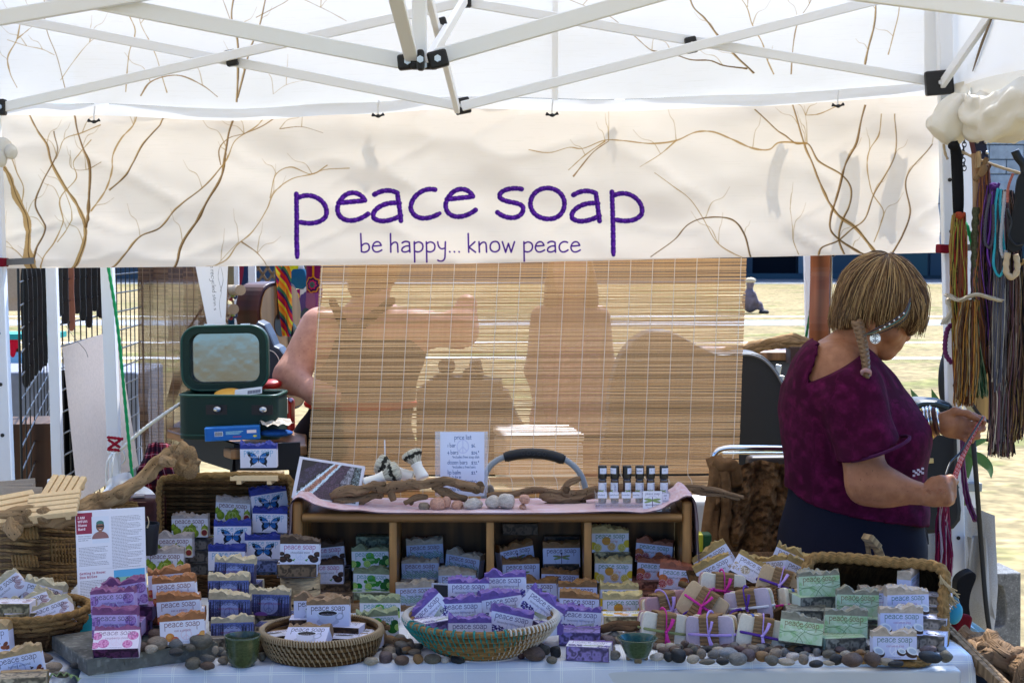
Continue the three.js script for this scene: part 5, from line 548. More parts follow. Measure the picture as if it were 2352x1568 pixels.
solo('chevron_lanyard', 'black and white chevron cord looped beside the teal cord', 'cord', [rope([at(2276, 445, 4.78), at(2266, 500, 4.78), at(2265, 560, 4.78), at(2274, 568, 4.78), at(2282, 540, 4.78), at(2282, 470, 4.78)], 0.0048, 70, 0.012)], grain(T.blotch, 60, [0.09, 0.08, 0.11], 0.7)); solo('striped_lanyard', 'grey and white striped cord right of the teal loop', 'cord', [rope([at(2310, 440, 4.77), at(2304, 500, 4.77), at(2300, 570, 4.77), at(2306, 590, 4.77), at(2312, 575, 4.77)], 0.0052, 70, 0.01)], mat([0.38, 0.38, 0.4], 0.8));
solo('purple_lanyard', 'thin purple cord hanging down below the chevron cord', 'cord', [tube([at(2280, 440, 4.79), at(2276, 520, 4.79), at(2269, 580, 4.79), at(2276, 612, 4.79)], 0.003, 30, 6)], mat([0.12, 0.03, 0.25], 0.7));
solo('guitar_strap', 'charcoal padded guitar strap at the right edge of the picture', 'strap', [extr(smooth([[0.01, 0], [0.016, -0.06], [0.009, -0.16], [-0.006, -0.22], [-0.032, -0.23], [-0.042, -0.215], [-0.025, -0.1], [-0.012, -0.01]], 40), 0.008, 0.003).translate(...at(2352, 396, 4.75).toArray())], grain(T.fine, 12, [0.025, 0.025, 0.026], 0.9));
part('trim', [tube([at(2328, 398, 4.73), at(2317, 430, 4.73), at(2315, 465, 4.73)], 0.004, 14, 6, false, 0.5)], grain(T.blotch, 40, [0.6, 0.2, 0.15], 0.9), last); part('strap_end', [tube([at(2332, 346, 4.75), at(2340, 362, 4.75), at(2352, 378, 4.75), at(2356, 400, 4.75)], 0.013, 12, 8)], black, last); part('strap_cord', [tube([at(2314, 480, 4.73), at(2324, 510, 4.73), at(2318, 540, 4.73), at(2334, 562, 4.73), at(2350, 560, 4.73)], 0.0035, 20, 6)], black, last);
solo('beige_braid', 'beige braided loop hanging below the charcoal strap', 'braid', [rope([at(2316, 580, 4.76), at(2312, 606, 4.76), at(2314, 628, 4.76), at(2325, 636, 4.76), at(2336, 626, 4.76), at(2337, 600, 4.76), at(2334, 584, 4.76)], 0.009, 60, 0.022, false, 8)], mat([0.5, 0.38, 0.24], 0.9));
solo('wooden_peg', 'split wooden peg clipped on the jute line', 'peg', [box(0.012, 0.05, 0.006, at(2250, 366, 4.82), [0, 0, 0.03], 0.002), box(0.012, 0.05, 0.006, at(2246, 368, 4.83), [0, 0, -0.06], 0.002)], grain(T.wood, 6, [0.55, 0.36, 0.18], 0.7)); solo('driftwood_stick', 'short dark stick hung by the wooden peg', 'stick', [tube([at(2268, 362, 4.82), at(2256, 388, 4.82), at(2240, 415, 4.82)], (t, a, s) => 0.006 + 0.002 * Math.sin(t * 9), 12, 6), ball(0.012, 0.02, 0.01, at(2258, 392, 4.81), [0, 0, -0.5])], mat([0.2, 0.12, 0.06], 0.9));
{ const s = thing('studded_strap', 'navy strap with chrome studs leaning behind the rolled side wall', 'strap', at(2250, 330, 5.0)), o = s.position, q = [[2228, 290], [2243, 276], [2258, 290], [2272, 372], [2278, 440], [2258, 440], [2240, 340]].map(([x, y]) => { const p = at(x, y, 5.0).sub(o); return [p.x, p.y]; }); part('leather', [extr(q, 0.006)], mat([0.012, 0.012, 0.03], 0.6), s); part('edge', [tube([at(2226, 298, 4.99).sub(o), at(2236, 340, 4.99).sub(o), at(2250, 400, 4.99).sub(o)], 0.008, 10, 6, false, 0.4)], mat([0.1, 0.03, 0.025], 0.7), s);
  for (const [x, y] of [[2237, 301], [2255, 301], [2246, 325], [2265, 326], [2252, 350], [2268, 350]]) part('stud', [ball(0.006, 0.006, 0.006, at(x, y, 4.985).sub(o), [0, 0, 0], 6)], steel, s); }
solo('chain', 'small dark chain hanging beside the second white post', 'chain', Array.from({ length: 9 }, (_, i) => fix(new THREE.TorusGeometry(0.006, 0.0016, 6, 12)).scale(1, 1.3, 1).rotateY(i % 2 * 1.5).translate(...at(2214 + 2 * Math.sin(i), 314 + i * 9, 4.9).toArray())), mat([0.03, 0.03, 0.032], 0.35, { metalness: 0.6 }));
hank('twine knot wound across the lower fibre hanks', [[2176, 676, 4.8, 0.3], [2204, 690, 4.78, 0.4], [2240, 676, 4.76, 0.5], [2276, 684, 4.77, 0.4], [2300, 690, 4.78, 0.4]], 9, [crm, [0.4, 0.33, 0.24]], 12);
hank('twine bow tied round the right post', [[2200, 688, 4.84, 0.3], [2178, 690, 4.84, 0.2], [2188, 715, 4.83, 0.3], [2168, 742, 4.83, 0.4]], 8, [crm], 7, { thick: 0.003 });
solo('wrapped_lanyard', 'purple and red wrapped cord bending out left of the right post', 'cord', [rope([at(2196, 742, 4.85), at(2180, 752, 4.85), at(2172, 785, 4.85), at(2174, 815, 4.85), at(2188, 834, 4.85)], 0.0075, 50, 0.012)], grain(T.blotch, 40, [0.22, 0.05, 0.16], 0.8));
solo('rope_end', 'green rope end tied to the second white post', 'rope', [rope([at(2214, 508, 4.95), at(2222, 520, 4.9), at(2230, 545, 4.9), at(2236, 570, 4.92)], 0.006, 30, 0.02), ball(0.01, 0.01, 0.01, at(2212, 508, 4.93))], grain(T.fine, 8, [0.02, 0.32, 0.12], 0.8));
{ const p = thing('canopy_post', 'white post of the next canopy standing right behind the right rear post', 'post', at(2236, 1560, 5.6)), o = p.position; part('upper_tube', [bar(at(2216, 250, 5.6).sub(o), at(2232, 1120, 5.6).sub(o), 0.036, 0.036, 0.003, V(0, 0, 1))], whiteMetal, p); part('lower_tube', [bar(at(2232, 1120, 5.6).sub(o), at(2246, 1590, 5.6).sub(o), 0.03, 0.03, 0.003, V(0, 0, 1))], whiteMetal, p); part('slider', [box(0.05, 0.03, 0.05, at(2236, 1117, 5.58).sub(o), [0, 0, 0], 0.004)], mat([0.25, 0.28, 0.3], 0.5), p); }
solo('canopy_post', 'thin white post behind the reddish guitar on the right', 'post', [bar(at(1854, 480, 6.4), at(1872, 1330, 6.4), 0.032, 0.032, 0.003, V(0, 0, 1))], whiteMetal);
solo('green_rope', 'green rope slack beside the thin post behind the reddish guitar', 'rope', [rope([at(1866, 600, 6.3), at(1863, 700, 6.3), at(1852, 775, 6.3)], 0.005, 40, 0.03)], grain(T.fine, 8, [0.02, 0.16, 0.06], 0.8));
{ // gold guitar hanging behind the hanks
  const t = thing('guitar', 'gold topped guitar with black binding hanging behind the right fibre hanks', 'guitar', at(2296, 850, 5.2)), s = 5.2 / F, oo = smooth([[-70, 0], [-66, -60], [-30, -112], [20, -122], [70, -110], [90, -40], [70, 50], [50, 120], [0, 130], [-40, 110]].map(([x, y]) => [x * s, y * s]), 60);
  part('soundboard', [extr(oo, 0.006)], grain(T.wood, 2, [0.55, 0.33, 0.1], 0.3), t); part('body', [extr(oo.map(([x, y]) => [x * 1.02, y * 1.02]), 0.09, 0.006).translate(0, 0, -0.098)], mat([0.012, 0.012, 0.012], 0.3), t); part('binding', [tube(oo.map(([x, y]) => V(x * 1.015, y * 1.015, 0.0)), 0.007, 80, 6, true)], black, t);
  solo('curved_case', 'curved black instrument side showing left of the right post', 'instrument', [tube([at(2178, 800, 5.25), at(2166, 850, 5.25), at(2166, 900, 5.25), at(2176, 945, 5.25)], (q) => 0.012, 18, 8, false, 2)], black);
}
// potted leaves, black bag, hanging cloth, strap, block
function leaf(pts, w, Z, c, dz = 0) { const P = new THREE.CatmullRomCurve3(pts.map(([x, y], i) => at(x, y, Z + dz * i))); return sheet((s, t) => { const p = P.getPoint(t), d = P.getTangent(t), n = V(-d.y, d.x, 0).normalize(), k = Math.sin(Math.PI * Math.pow(t, 0.75)); return p.addScaledVector(n, (s - 0.5) * w * k).add(V(0, 0, -0.25 * Math.abs(s - 0.5) * w * k)); }, 6, 14); }
{ const lm = mat([0.05, 0.13, 0.03], 0.5, { transmission: 0.35, thickness: 0 }), pl = thing('plant', 'green leafy plant behind the right post with broad pointed leaves', 'plant', V());
  for (const [p, w, dz] of [[[[2124, 940], [2108, 920], [2092, 892]], 0.028, 0.03], [[[2176, 950], [2154, 925], [2140, 892]], 0.03, 0.02], [[[2222, 1040], [2252, 1052], [2274, 1075], [2278, 1100]], 0.036, -0.03], [[[2222, 1030], [2250, 1015], [2276, 1008]], 0.022, 0.02], [[[2224, 1020], [2222, 1060], [2226, 1100]], 0.05, 0.0], [[[2214, 1030], [2212, 1070], [2218, 1105]], 0.03, 0.02]]) part('leaf', [leaf(p, w, 5.45, null, dz)], lm, pl); part('stem', [tube([at(2222, 1040, 5.47), at(2218, 1150, 5.5), at(2215, 1400, 5.5)], 0.005, 12, 6), tube([at(2222, 1040, 5.47), at(2180, 960, 5.5), at(2150, 935, 5.5)], 0.004, 12, 6)], mat([0.1, 0.15, 0.05], 0.7), pl); }
{ const b = thing('black_bag', 'black instrument bag with a brass clasp between the seller and the right post', 'bag', at(2140, 1290, 4.95)), o = b.position, q = smooth([[2096, 940], [2110, 930], [2150, 930], [2176, 935], [2184, 960], [2190, 1100], [2190, 1200], [2080, 1200], [2090, 1000]].map(([x, y]) => { const p = at(x, y, 4.95).sub(o); return [p.x, p.y]; }), 40); part('bag_body', [extr(q, 0.1, 0.015).translate(0, 0, -0.1)], blackCase, b); part('piping', [tube([[2098, 940], [2112, 928], [2150, 927], [2180, 935]].map(([x, y]) => at(x, y, 4.92).sub(o)), 0.006, 20, 6)], mat([0.03, 0.06, 0.09], 0.5), b); part('clasp', [box(0.03, 0.016, 0.006, at(2134, 1058, 4.925).sub(o), [0, 0, 0.05], 0.002)], mat([0.45, 0.35, 0.18], 0.35, { metalness: 0.8 }), b); part('strap', [tube([at(2118, 1212, 4.85).sub(o), at(2128, 1225, 4.83).sub(o), at(2131, 1250, 4.82).sub(o)], 0.008, 12, 6, false, 0.5)], black, b); }
const linen = grain(T.weave, 8, [0.52, 0.5, 0.47], 0.95);
solo('hanging_cloth', 'grey linen cloth hanging behind the right post left of the strap', 'cloth', [slab((s, t) => at(lerp(2100, 2290, s) - 10 * (1 - t), lerp(1120 + 60 * s, 1480 - 30 * s + 14 * Math.sin(s * 9), t), lerp(5.05, 5.25, s)).add(V(0, 0, 0.03 * Math.sin(s * 14 + t * 2) + 0.02 * noise3(s * 6, t * 5))), 40, 20, 0.003)], linen);
solo('cloth_fold', 'lighter fold of grey linen with a frayed lower edge beside the black strap', 'cloth', [slab((s, t) => at(lerp(2222, 2262 + 26 * t, s), lerp(1232, 1425 - 70 * (1 - s), t), 4.98).add(V(0, 0, 0.02 * Math.sin(s * 8 + t * 4))), 20, 14, 0.003)], linen);
solo('long_strap', 'long black strap hanging straight in front of the grey linen', 'strap', [tube([at(2236, 1010, 4.75), at(2242, 1080, 4.75), at(2254, 1240, 4.8), at(2266, 1390, 4.8), at(2277, 1470, 4.8)], 0.0075, 30, 8, false, 0.4)], black);
hank('magenta and red strings hanging from the seller\'s hands beside the basket', [[2168, 1150, 4.05, 0.6], [2166, 1200, 4.1, 0.9], [2170, 1270, 4.1, 1.3], [2166, 1330, 4.12, 1.4]], 10, [[0.3, 0.02, 0.05], [0.16, 0.01, 0.04], [0.4, 0.3, 0.32], [0.2, 0.02, 0.06]], 36, { ragged: 1 });
hank('dark red strings running down the right post', [[2212, 1010, 4.9, 0.4], [2214, 1080, 4.88, 0.5], [2224, 1150, 4.86, 0.6], [2240, 1200, 4.85, 0.6]], 6, [[0.25, 0.015, 0.05], mauve, [0.12, 0.02, 0.1]], 16, { ragged: 1 });
hank('thin red strings with beads hanging inside the right basket side', [[2160, 1330, 4.0, 0.8], [2164, 1400, 3.98, 1], [2168, 1480, 3.98, 1]], 8, [[0.2, 0.02, 0.05], [0.4, 0.25, 0.3]], 12, { ragged: 1 });
{ const h = 0.39, b = thing('concrete_block', 'grey hollow concrete block standing on end behind the right table corner', 'concrete block', V(at(2286, 1500, 5.8).x, 0, -5.8)), c = [[-0.097, 0], [0.097, 0], [0.09, h], [-0.097, h]], hole = (y0, y1) => smooth([[-0.04, y0], [0.035, y0], [0.04, y1 - 0.05], [0.022, y1], [-0.03, y1], [-0.045, y1 - 0.05]], 24).reverse(); part('block', [extr(c, 0.19, 0.003, 1, [hole(0.02, 0.16), hole(0.2, 0.35)]).translate(0, 0, -0.19)], grain(T.stone, 4, [0.34, 0.34, 0.33], 0.95), b); b.rotation.set(0, 0.12, 0.0); }
solo('black_shoe_tree', 'black pointed flap of a bag hanging low at the right post', 'bag flap', [extr(smooth([[2202, 1340], [2212, 1325], [2234, 1316], [2240, 1322], [2228, 1360], [2224, 1390], [2226, 1420], [2218, 1440], [2208, 1400]].map(([x, y]) => { const p = at(x, y, 4.7); return [p.x, p.y]; }), 36), 0.05, 0.004).translate(0, 0, -4.75)], mat([0.012, 0.012, 0.014], 0.8));
solo('plastic_bag', 'pale blue translucent plastic bag knotted at the foot of the right post', 'plastic bag', [sheet((s, t) => { const k = Math.pow(t, 0.8), x = lerp(2192, 2230 + 60 * t, 0) + (s - 0.1) * lerp(6, 175, k), y = lerp(1412, 1500, t) + 20 * s * t; return at(x, y, 4.45).add(V(0, 0.012 * noise3(s * 9, t * 7), 0.06 * noise3(s * 6, t * 5, 3) + 0.05 * t)); }, 40, 26), sheet((s, t) => at(lerp(2188, 2200, s) + 4 * Math.sin(t * 3), lerp(1370, 1416, t), 4.45).add(V(0, 0, 0.02 * noise3(s * 4, t * 4))), 8, 8)], mat([0.45, 0.68, 0.8], 0.4, { transmission: 0.45, thickness: 0 }));
solo('turquoise_pouch', 'turquoise pouch beside the right basket', 'pouch', [ball(0.02, 0.03, 0.02, at(2194, 1408, 4.2), [0, 0, -0.2])], mat([0.03, 0.3, 0.42], 0.6)); solo('red_pouch', 'dark red cloth below the turquoise pouch', 'cloth', [box(0.05, 0.07, 0.03, at(2208, 1438, 4.3), [0, 0, -0.2], 0.012)], mat([0.16, 0.01, 0.015], 0.9));
// ---------------------------------------------------------------- the two tables and their cloths
const TY = 0.728, onT = (px, py, h = 0) => onY(px, py, TY + h), ORD = ['leftmost', 'second', 'third', 'fourth', 'fifth', 'sixth', 'seventh', 'eighth', 'ninth', 'tenth', 'eleventh', 'twelfth'];
const clothT = tex(512, (u, v) => { const l = (x) => { const d = Math.min(Math.abs(x - 0.3), Math.abs(x - 0.36)); return d < 0.012 ? 1 : 0; }; const k = Math.max(l(u), l(v)) * 0.1 + 0.03 * pf(u, v, 64, 2); return [0.87 + k, 0.88 + k, 0.92 + k * 0.5]; }, true);
const clothM = mat([0.86, 0.86, 0.86], 0.9, { map: rep(clothT, 1 / 0.066), bumpMap: rep(T.weave, 20), bumpScale: 0.0003 });
function drape(x0, x1, zf0, zf1, depth, hang, right, left) { // zf0, zf1: front edge depth at both ends; the cloth folds down past the edges
  const nu = 120, nv = 60, L = right ? hang : 0, Lf = left ? hang : 0;
  return sheet((s, t) => {
    let x = lerp(x0 - Lf, x1 + L, s), d = lerp(depth, -hang, t); const ex = Math.max(0, x - x1, x0 - x), ez = Math.max(0, -d), drop = Math.max(ex, ez), rr0 = 0.012; const sx = x > x1 ? 1 : -1;
    const zf = lerp(zf0, zf1, clamp((x - x0) / (x1 - x0), 0, 1)); let y = TY - Math.max(0, drop - 0.004) * (drop > 0 ? 1 : 0), px = clamp(x, x0, x1) + sx * (ex > 0 ? Math.min(ex, rr0) * 0.6 + 0.06 * drop : 0), pz = zf + Math.max(0, d) - (ez > 0 ? Math.min(ez, rr0) * 0.6 + 0.05 * drop * (1 + 0.5 * Math.sin(x * 26)) : 0);
    y += drop > 0 ? 0 : 0.0012 * noise3(x * 14, d * 14) ; return V(px, y, -pz);
  }, nu, nv, x1 - x0 + L + Lf, depth + hang);
}
solo('tablecloth', 'white checked cloth draped over the main display table', 'tablecloth', [drape(-0.872, 0.962, 3.222, 3.335, 0.8, 0.5, true, true)], clothM);
solo('tablecloth', 'white cloth on the side table at the left edge of the picture', 'tablecloth', [sheet((s, t) => { const x = lerp(-2.2, -0.885, s), z = lerp(4.1, 2.86, t); return V(x + 0.004 * noise3(t * 9, 3), TY - 0.012 - (s > 0.985 ? 0.3 * (s - 0.985) / 0.015 : 0) + 0.0015 * noise3(x * 14, z * 14, 4), -z); }, 90, 40, 1.3, 1.24)], clothM);
for (const [x0, x1, z, lab] of [[-0.84, 0.93, 3.63, 'folding table under the checked cloth of the main display'], [-2.1, -0.91, 3.5, 'folding table under the white cloth at the left edge']]) { const t = thing('folding_table', lab, 'table', V((x0 + x1) / 2, 0, -z)); part('tabletop', [box(x1 - x0, 0.03, 0.7, V(0, TY - 0.033, 0), [0, 0, 0], 0.006)], mat([0.6, 0.6, 0.58], 0.6), t); for (const sx of [-1, 1]) for (const sz of [-1, 1]) part('leg', [rod(V(sx * (x1 - x0) * 0.42, 0, sz * 0.28), V(sx * (x1 - x0) * 0.4, TY - 0.045, sz * 0.28), 0.014)], steel, t); }
// ---------------------------------------------------------------- the wooden cubby with its pink runner
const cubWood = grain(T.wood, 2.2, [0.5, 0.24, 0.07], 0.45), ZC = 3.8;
{
  const xl = at(671, 1300, ZC).x, xr = at(1590, 1300, ZC).x, yr = at(1100, 1181, ZC).y, yp = at(680, 1152, ZC).y, D = 0.19, c = thing('cubby_shelf', 'wooden cubby shelf with four open bays under the pink runner', 'shelf', V((xl + xr) / 2, TY, -ZC)), o = c.position, P = (x, y, z) => V(x - o.x, y - o.y, z);
  for (const x of [xl + 0.012, xr - 0.012]) part('side_panel', [box(0.024, yp - TY, D, P(x, (yp + TY) / 2, -D / 2), [0, 0, 0], 0.008)], cubWood, c);
  part('top_board', [box(xr - xl - 0.05, 0.016, D - 0.02, P((xl + xr) / 2, yr - 0.008, -D / 2 - 0.006))], cubWood, c); part('front_rail', [tube([P(xl + 0.025, yr - 0.009, -0.004), P(xr - 0.025, yr - 0.009, -0.004)], 0.0105, 4, 14)], cubWood, c);
  for (const [a, b] of [[893, 911], [1116, 1135], [1341, 1360]]) { const x = at((a + b) / 2, 1300, ZC).x; part('divider', [box(0.0185, yr - TY - 0.02, D - 0.01, P(x, (yr - 0.02 + TY) / 2, -D / 2 - 0.002), [0, 0, 0], 0.002)], cubWood, c); }
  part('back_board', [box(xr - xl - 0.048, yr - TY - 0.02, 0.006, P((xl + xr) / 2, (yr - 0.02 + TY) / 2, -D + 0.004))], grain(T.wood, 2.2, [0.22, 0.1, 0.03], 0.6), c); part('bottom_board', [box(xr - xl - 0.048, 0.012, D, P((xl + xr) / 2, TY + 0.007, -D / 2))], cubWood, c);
  // runner: a strip of towelling over the side panels and sagging between
  const prof = [[664, 1345], [667, 1240], [668, 1180], [674, 1152], [690, 1146], [720, 1158], [790, 1172], [860, 1177], [1000, 1179], [1250, 1179], [1440, 1178], [1510, 1172], [1550, 1154], [1575, 1141], [1590, 1146], [1597, 1180], [1602, 1250], [1606, 1335]].map(([x, y]) => at(x, y, ZC)), cu = new THREE.CatmullRomCurve3(prof, false, 'centripetal');
  solo('table_runner', 'faded pink towelling runner laid over the cubby shelf', 'runner', [slab((s, t) => { const p = cu.getPoint(s); return V(p.x + 0.002 * noise3(s * 30, t * 4), p.y + 0.003 + 0.003 * noise3(s * 26, t * 5, 2), -ZC + 0.018 - t * 0.2 + 0.006 * noise3(s * 18, 1)); }, 160, 16, 0.003, 1.3, 0.2)], mat([1, 1, 1], 0.98, { sheen: 0.3, map: canvas(512, 96, (x) => { x.fillStyle = '#cbb0b2'; x.fillRect(0, 0, 512, 96); const r = rng(8); for (let i = 0; i < 3000; i++) { x.fillStyle = r() > 0.5 ? 'rgba(186,120,136,.2)' : 'rgba(214,206,220,.3)'; x.fillRect(r() * 512, r() * 96, 3 + r() * 12, 1.5); } }) }));
}
// ---------------------------------------------------------------- things on the runner
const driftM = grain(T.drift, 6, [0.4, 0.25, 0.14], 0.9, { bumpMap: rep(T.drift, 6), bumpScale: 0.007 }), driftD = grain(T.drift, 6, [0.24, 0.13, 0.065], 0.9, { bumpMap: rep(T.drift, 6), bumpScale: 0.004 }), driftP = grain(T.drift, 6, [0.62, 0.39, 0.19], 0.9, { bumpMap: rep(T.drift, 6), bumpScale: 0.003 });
const gnarl = (pts, r0, r1, sd = 0, n = 44) => tube(pts, (t, a, s) => { const x = Math.cos(a), y = Math.sin(a); return lerp(r0, r1, t) * (1 + 0.38 * noise3(x * 1.2 + sd, y * 1.2, s * 30) + 0.26 * noise3(x * 3, y * 3 + sd, s * 60) + 0.14 * Math.sin(a * 3 + s * 30)) * (t < 0.04 || t > 0.96 ? 0.75 : 1); }, n, 14);
const drift = (label, branches, Z, m, kn = []) => { const o = branches[0][0], t = thing('driftwood', label, 'driftwood', at(o[0], o[1], Z)), q = t.position; part('limb', [...branches.map(([a, ...rest], i) => { const r1 = rest.pop(), r0 = rest.pop(); return gnarl([a, ...rest].map(([x, y, dz = 0]) => at(x, y, Z + dz).sub(q)), r0, r1, i * 3.7 + o[0]); }), ...kn.map(([x, y, r, dz = 0], i) => { const g = ball(r, r * 0.8, r * 0.8, at(x, y, Z + dz).sub(q), [i, i * 2, 0.4], 10), p = g.attributes.position; for (let k = 0; k < p.count; k++) { const f = 1 + 0.2 * noise3(p.getX(k) * 90, p.getY(k) * 90, p.getZ(k) * 90); const c = at(x, y, Z + dz).sub(q); p.setXYZ(k, c.x + (p.getX(k) - c.x) * f, c.y + (p.getY(k) - c.y) * f, c.z + (p.getZ(k) - c.z) * f); } return g; })], m, t); return t; };
drift('long twisted driftwood lying along the front of the runner below the brushes', [[[759, 1139], [783, 1131], [827, 1128], [858, 1119], [884, 1127], [902, 1117], [935, 1114], [968, 1114], [1020, 1106], [1060, 1114], [1112, 1124], 0.0115, 0.011], [[764, 1145], [801, 1151], [836, 1145], [880, 1133], 0.0095, 0.008], [[826, 1164], [834, 1150], [846, 1143], 0.006, 0.009], [[856, 1122], [856, 1110], [870, 1112], [886, 1110], 0.008, 0.006], [[1000, 1120], [1034, 1137, 0.01], [1073, 1147, 0.01], 0.009, 0.008], [[928, 1156], [940, 1150], [957, 1142], [983, 1142], 0.006, 0.006], [[896, 1124], [900, 1140], [904, 1150], 0.011, 0.009], [[990, 1118], [1030, 1104], [1022, 1100], 0.009, 0.004]], 3.86, driftM, [[1093, 1124, 0.014], [1103, 1116, 0.012], [945, 1155, 0.006]]);
drift('forked driftwood lying behind the pink stones right of the price list', [[[1118, 1140], [1184, 1134], [1239, 1124], [1288, 1130], [1307, 1108], [1334, 1099], 0.008, 0.007], [[1239, 1137], [1300, 1144], [1346, 1136], [1392, 1126], 0.011, 0.013], [[1249, 1163], [1300, 1149], [1334, 1157], 0.008, 0.008], [[1290, 1128], [1320, 1136], [1350, 1130], 0.012, 0.009]], 3.93, driftM, [[1340, 1152, 0.009], [1300, 1126, 0.014]]);
drift('long thin driftwood reaching past the right end of the cubby behind the bottles', [[[1380, 1130], [1440, 1122], [1538, 1120], [1601, 1120], [1640, 1126], [1708, 1142], 0.012, 0.006], [[1590, 1122], [1612, 1132], [1650, 1136], [1700, 1148], 0.008, 0.004]], 4.0, driftM);
{ // print of soap loaves, leaning
  const q = [at(688, 1048, 3.98), at(838, 1071, 3.94), at(669, 1142, 3.88), at(822, 1164, 3.84)], loaves = canvas(384, 288, (x) => { x.fillStyle = '#c9c9d6'; x.fillRect(0, 0, 384, 288); x.beginPath(); x.rect(20, 16, 348, 254); x.clip(); x.fillStyle = '#14101c'; x.fillRect(0, 0, 384, 288); const r = rng(6); const band = (x0, x1, X0, X1, c, c2) => { x.fillStyle = c; x.beginPath(); x.moveTo(x0, 270); x.lineTo(x1, 270); x.lineTo(X1, 16); x.lineTo(X0, 16); x.fill(); for (let i = 0; i < 260; i++) { const t = r(), u = r(), px = lerp(lerp(x0, x1, u), lerp(X0, X1, u), t), py = lerp(270, 16, t), s = lerp(12, 5, t); x.strokeStyle = c2[i % c2.length]; x.lineWidth = 2; x.beginPath(); x.arc(px, py, s, r() * 6, r() * 6 + 2); x.stroke(); } };
    band(-160, -20, 120, 190, '#2a2138', ['#4a3d60', '#1a1426']); band(10, 100, 205, 252, '#b9d2e2', ['#eaf4fa', '#9fc0d4', '#dce9f0']); band(40, 66, 218, 236, '#8a5a4a', ['#6c3f30', '#b07a66']); band(104, 230, 254, 300, '#352238', ['#5d4462', '#20141f', '#4a2f4a']); band(236, 300, 304, 330, '#6b6b78', ['#a0a0ae', '#3d3d48']); band(306, 380, 332, 366, '#101418', ['#5d7078', '#8fa2a8', '#1e282c']); });
  const pc = thing('photo_print', 'leaning print of soap loaves with a pale border on the left end of the runner', 'print', q[2]), o = q[2], f = (s, t) => q[0].clone().lerp(q[1], s).lerp(q[2].clone().lerp(q[3], s), t).sub(o); part('board', [slab((s, t) => f(s, t).add(V(0, 0, -0.003)), 2, 2, 0.006)], mat([0.6, 0.6, 0.66], 0.5), pc); part('print', [sheet((s, t) => f(s, t).add(V(0, 0, 0.0012)), 2, 2)], mat([0.9, 0.9, 0.9], 0.3, { map: loaves }), pc);
}
{ // shaving brushes
  const brT = tex(64, (u, v) => { const w = 0.6 + 0.4 * pn(u, v, 64, 2), j = v + 0.12 * (pn(u, 0, 40, 2, 5) - 0.5), b = j > 0.28 && j < 0.45 ? 0.28 : 1; const k = b * w; return [0.93 * k, 0.9 * k, 0.8 * k]; }, true, 128), ivory = mat([0.85, 0.8, 0.7], 0.3, { clearcoat: 0.4 });
  const br = (lab, x0, y0, x1, y1, Z, dz) => { const a = at(x0, y0, Z), b = at(x1, y1, Z + dz), t = thing('shaving_brush', lab, 'shaving brush', a); t.quaternion.setFromUnitVectors(V(0, 1, 0), b.clone().sub(a).normalize()); const L = b.distanceTo(a); part('handle', [lathe([[0, 0], [0.015, 0.0], [0.0165, 0.004], [0.016, 0.012], [0.0145, 0.013], [0.015, 0.016], [0.0125, 0.03], [0.0135, L * 0.56], [0.015, L * 0.6], [0.012, L * 0.62]], 28)], ivory, t); const bh = L * 0.5, g = lathe([[0.011, 0], [0.017, bh * 0.3], [0.025, bh * 0.62], [0.0255, bh * 0.78], [0.02, bh * 0.95], [0, bh * 1.04]], 60), p = g.attributes.position; for (let i = 0; i < p.count; i++) { const n = 1 + 0.05 * noise3(p.getX(i) * 500, p.getY(i) * 60, p.getZ(i) * 500); p.setXYZ(i, p.getX(i) * n, p.getY(i), p.getZ(i) * n); } const m = part('bristles', [g], mat([0.95, 0.95, 0.95], 0.95, { map: brT }), t); m.position.y = L * 0.6; const hs = [], r = rng(x0 | 0); for (let i = 0; i < 160; i++) { const a2 = r() * 6.283, q = Math.sqrt(r()); hs.push(tube([V(Math.cos(a2) * 0.012 * q, bh * 0.3, Math.sin(a2) * 0.012 * q), V(Math.cos(a2) * 0.026 * q, bh * 0.75, Math.sin(a2) * 0.026 * q), V(Math.cos(a2) * 0.025 * q, bh * (1.07 - 0.14 * q * q), Math.sin(a2) * 0.025 * q)], 0.0004, 4, 3)); } part('bristle_tips', hs, mat([0.75, 0.7, 0.58], 0.9), m).userData.kind = 'stuff'; };
  br('ivory handled shaving brush lying in front of the other two, bristles to the right', 838, 1112, 910, 1082, 3.9, 0); br('shaving brush lying behind the front one with bristles to the left', 948, 1098, 872, 1066, 3.97, 0.01); br('shaving brush standing tilted on its ivory handle beside the price list', 972, 1100, 945, 1042, 3.95, 0.02);
  solo('plastic_stick', 'thin white plastic stick standing behind the shaving brushes', 'stick', [box(0.003, 0.07, 0.003, at(884, 1042, 4.0), [0, 0, 0.02])], mat([0.75, 0.75, 0.8], 0.4));
}
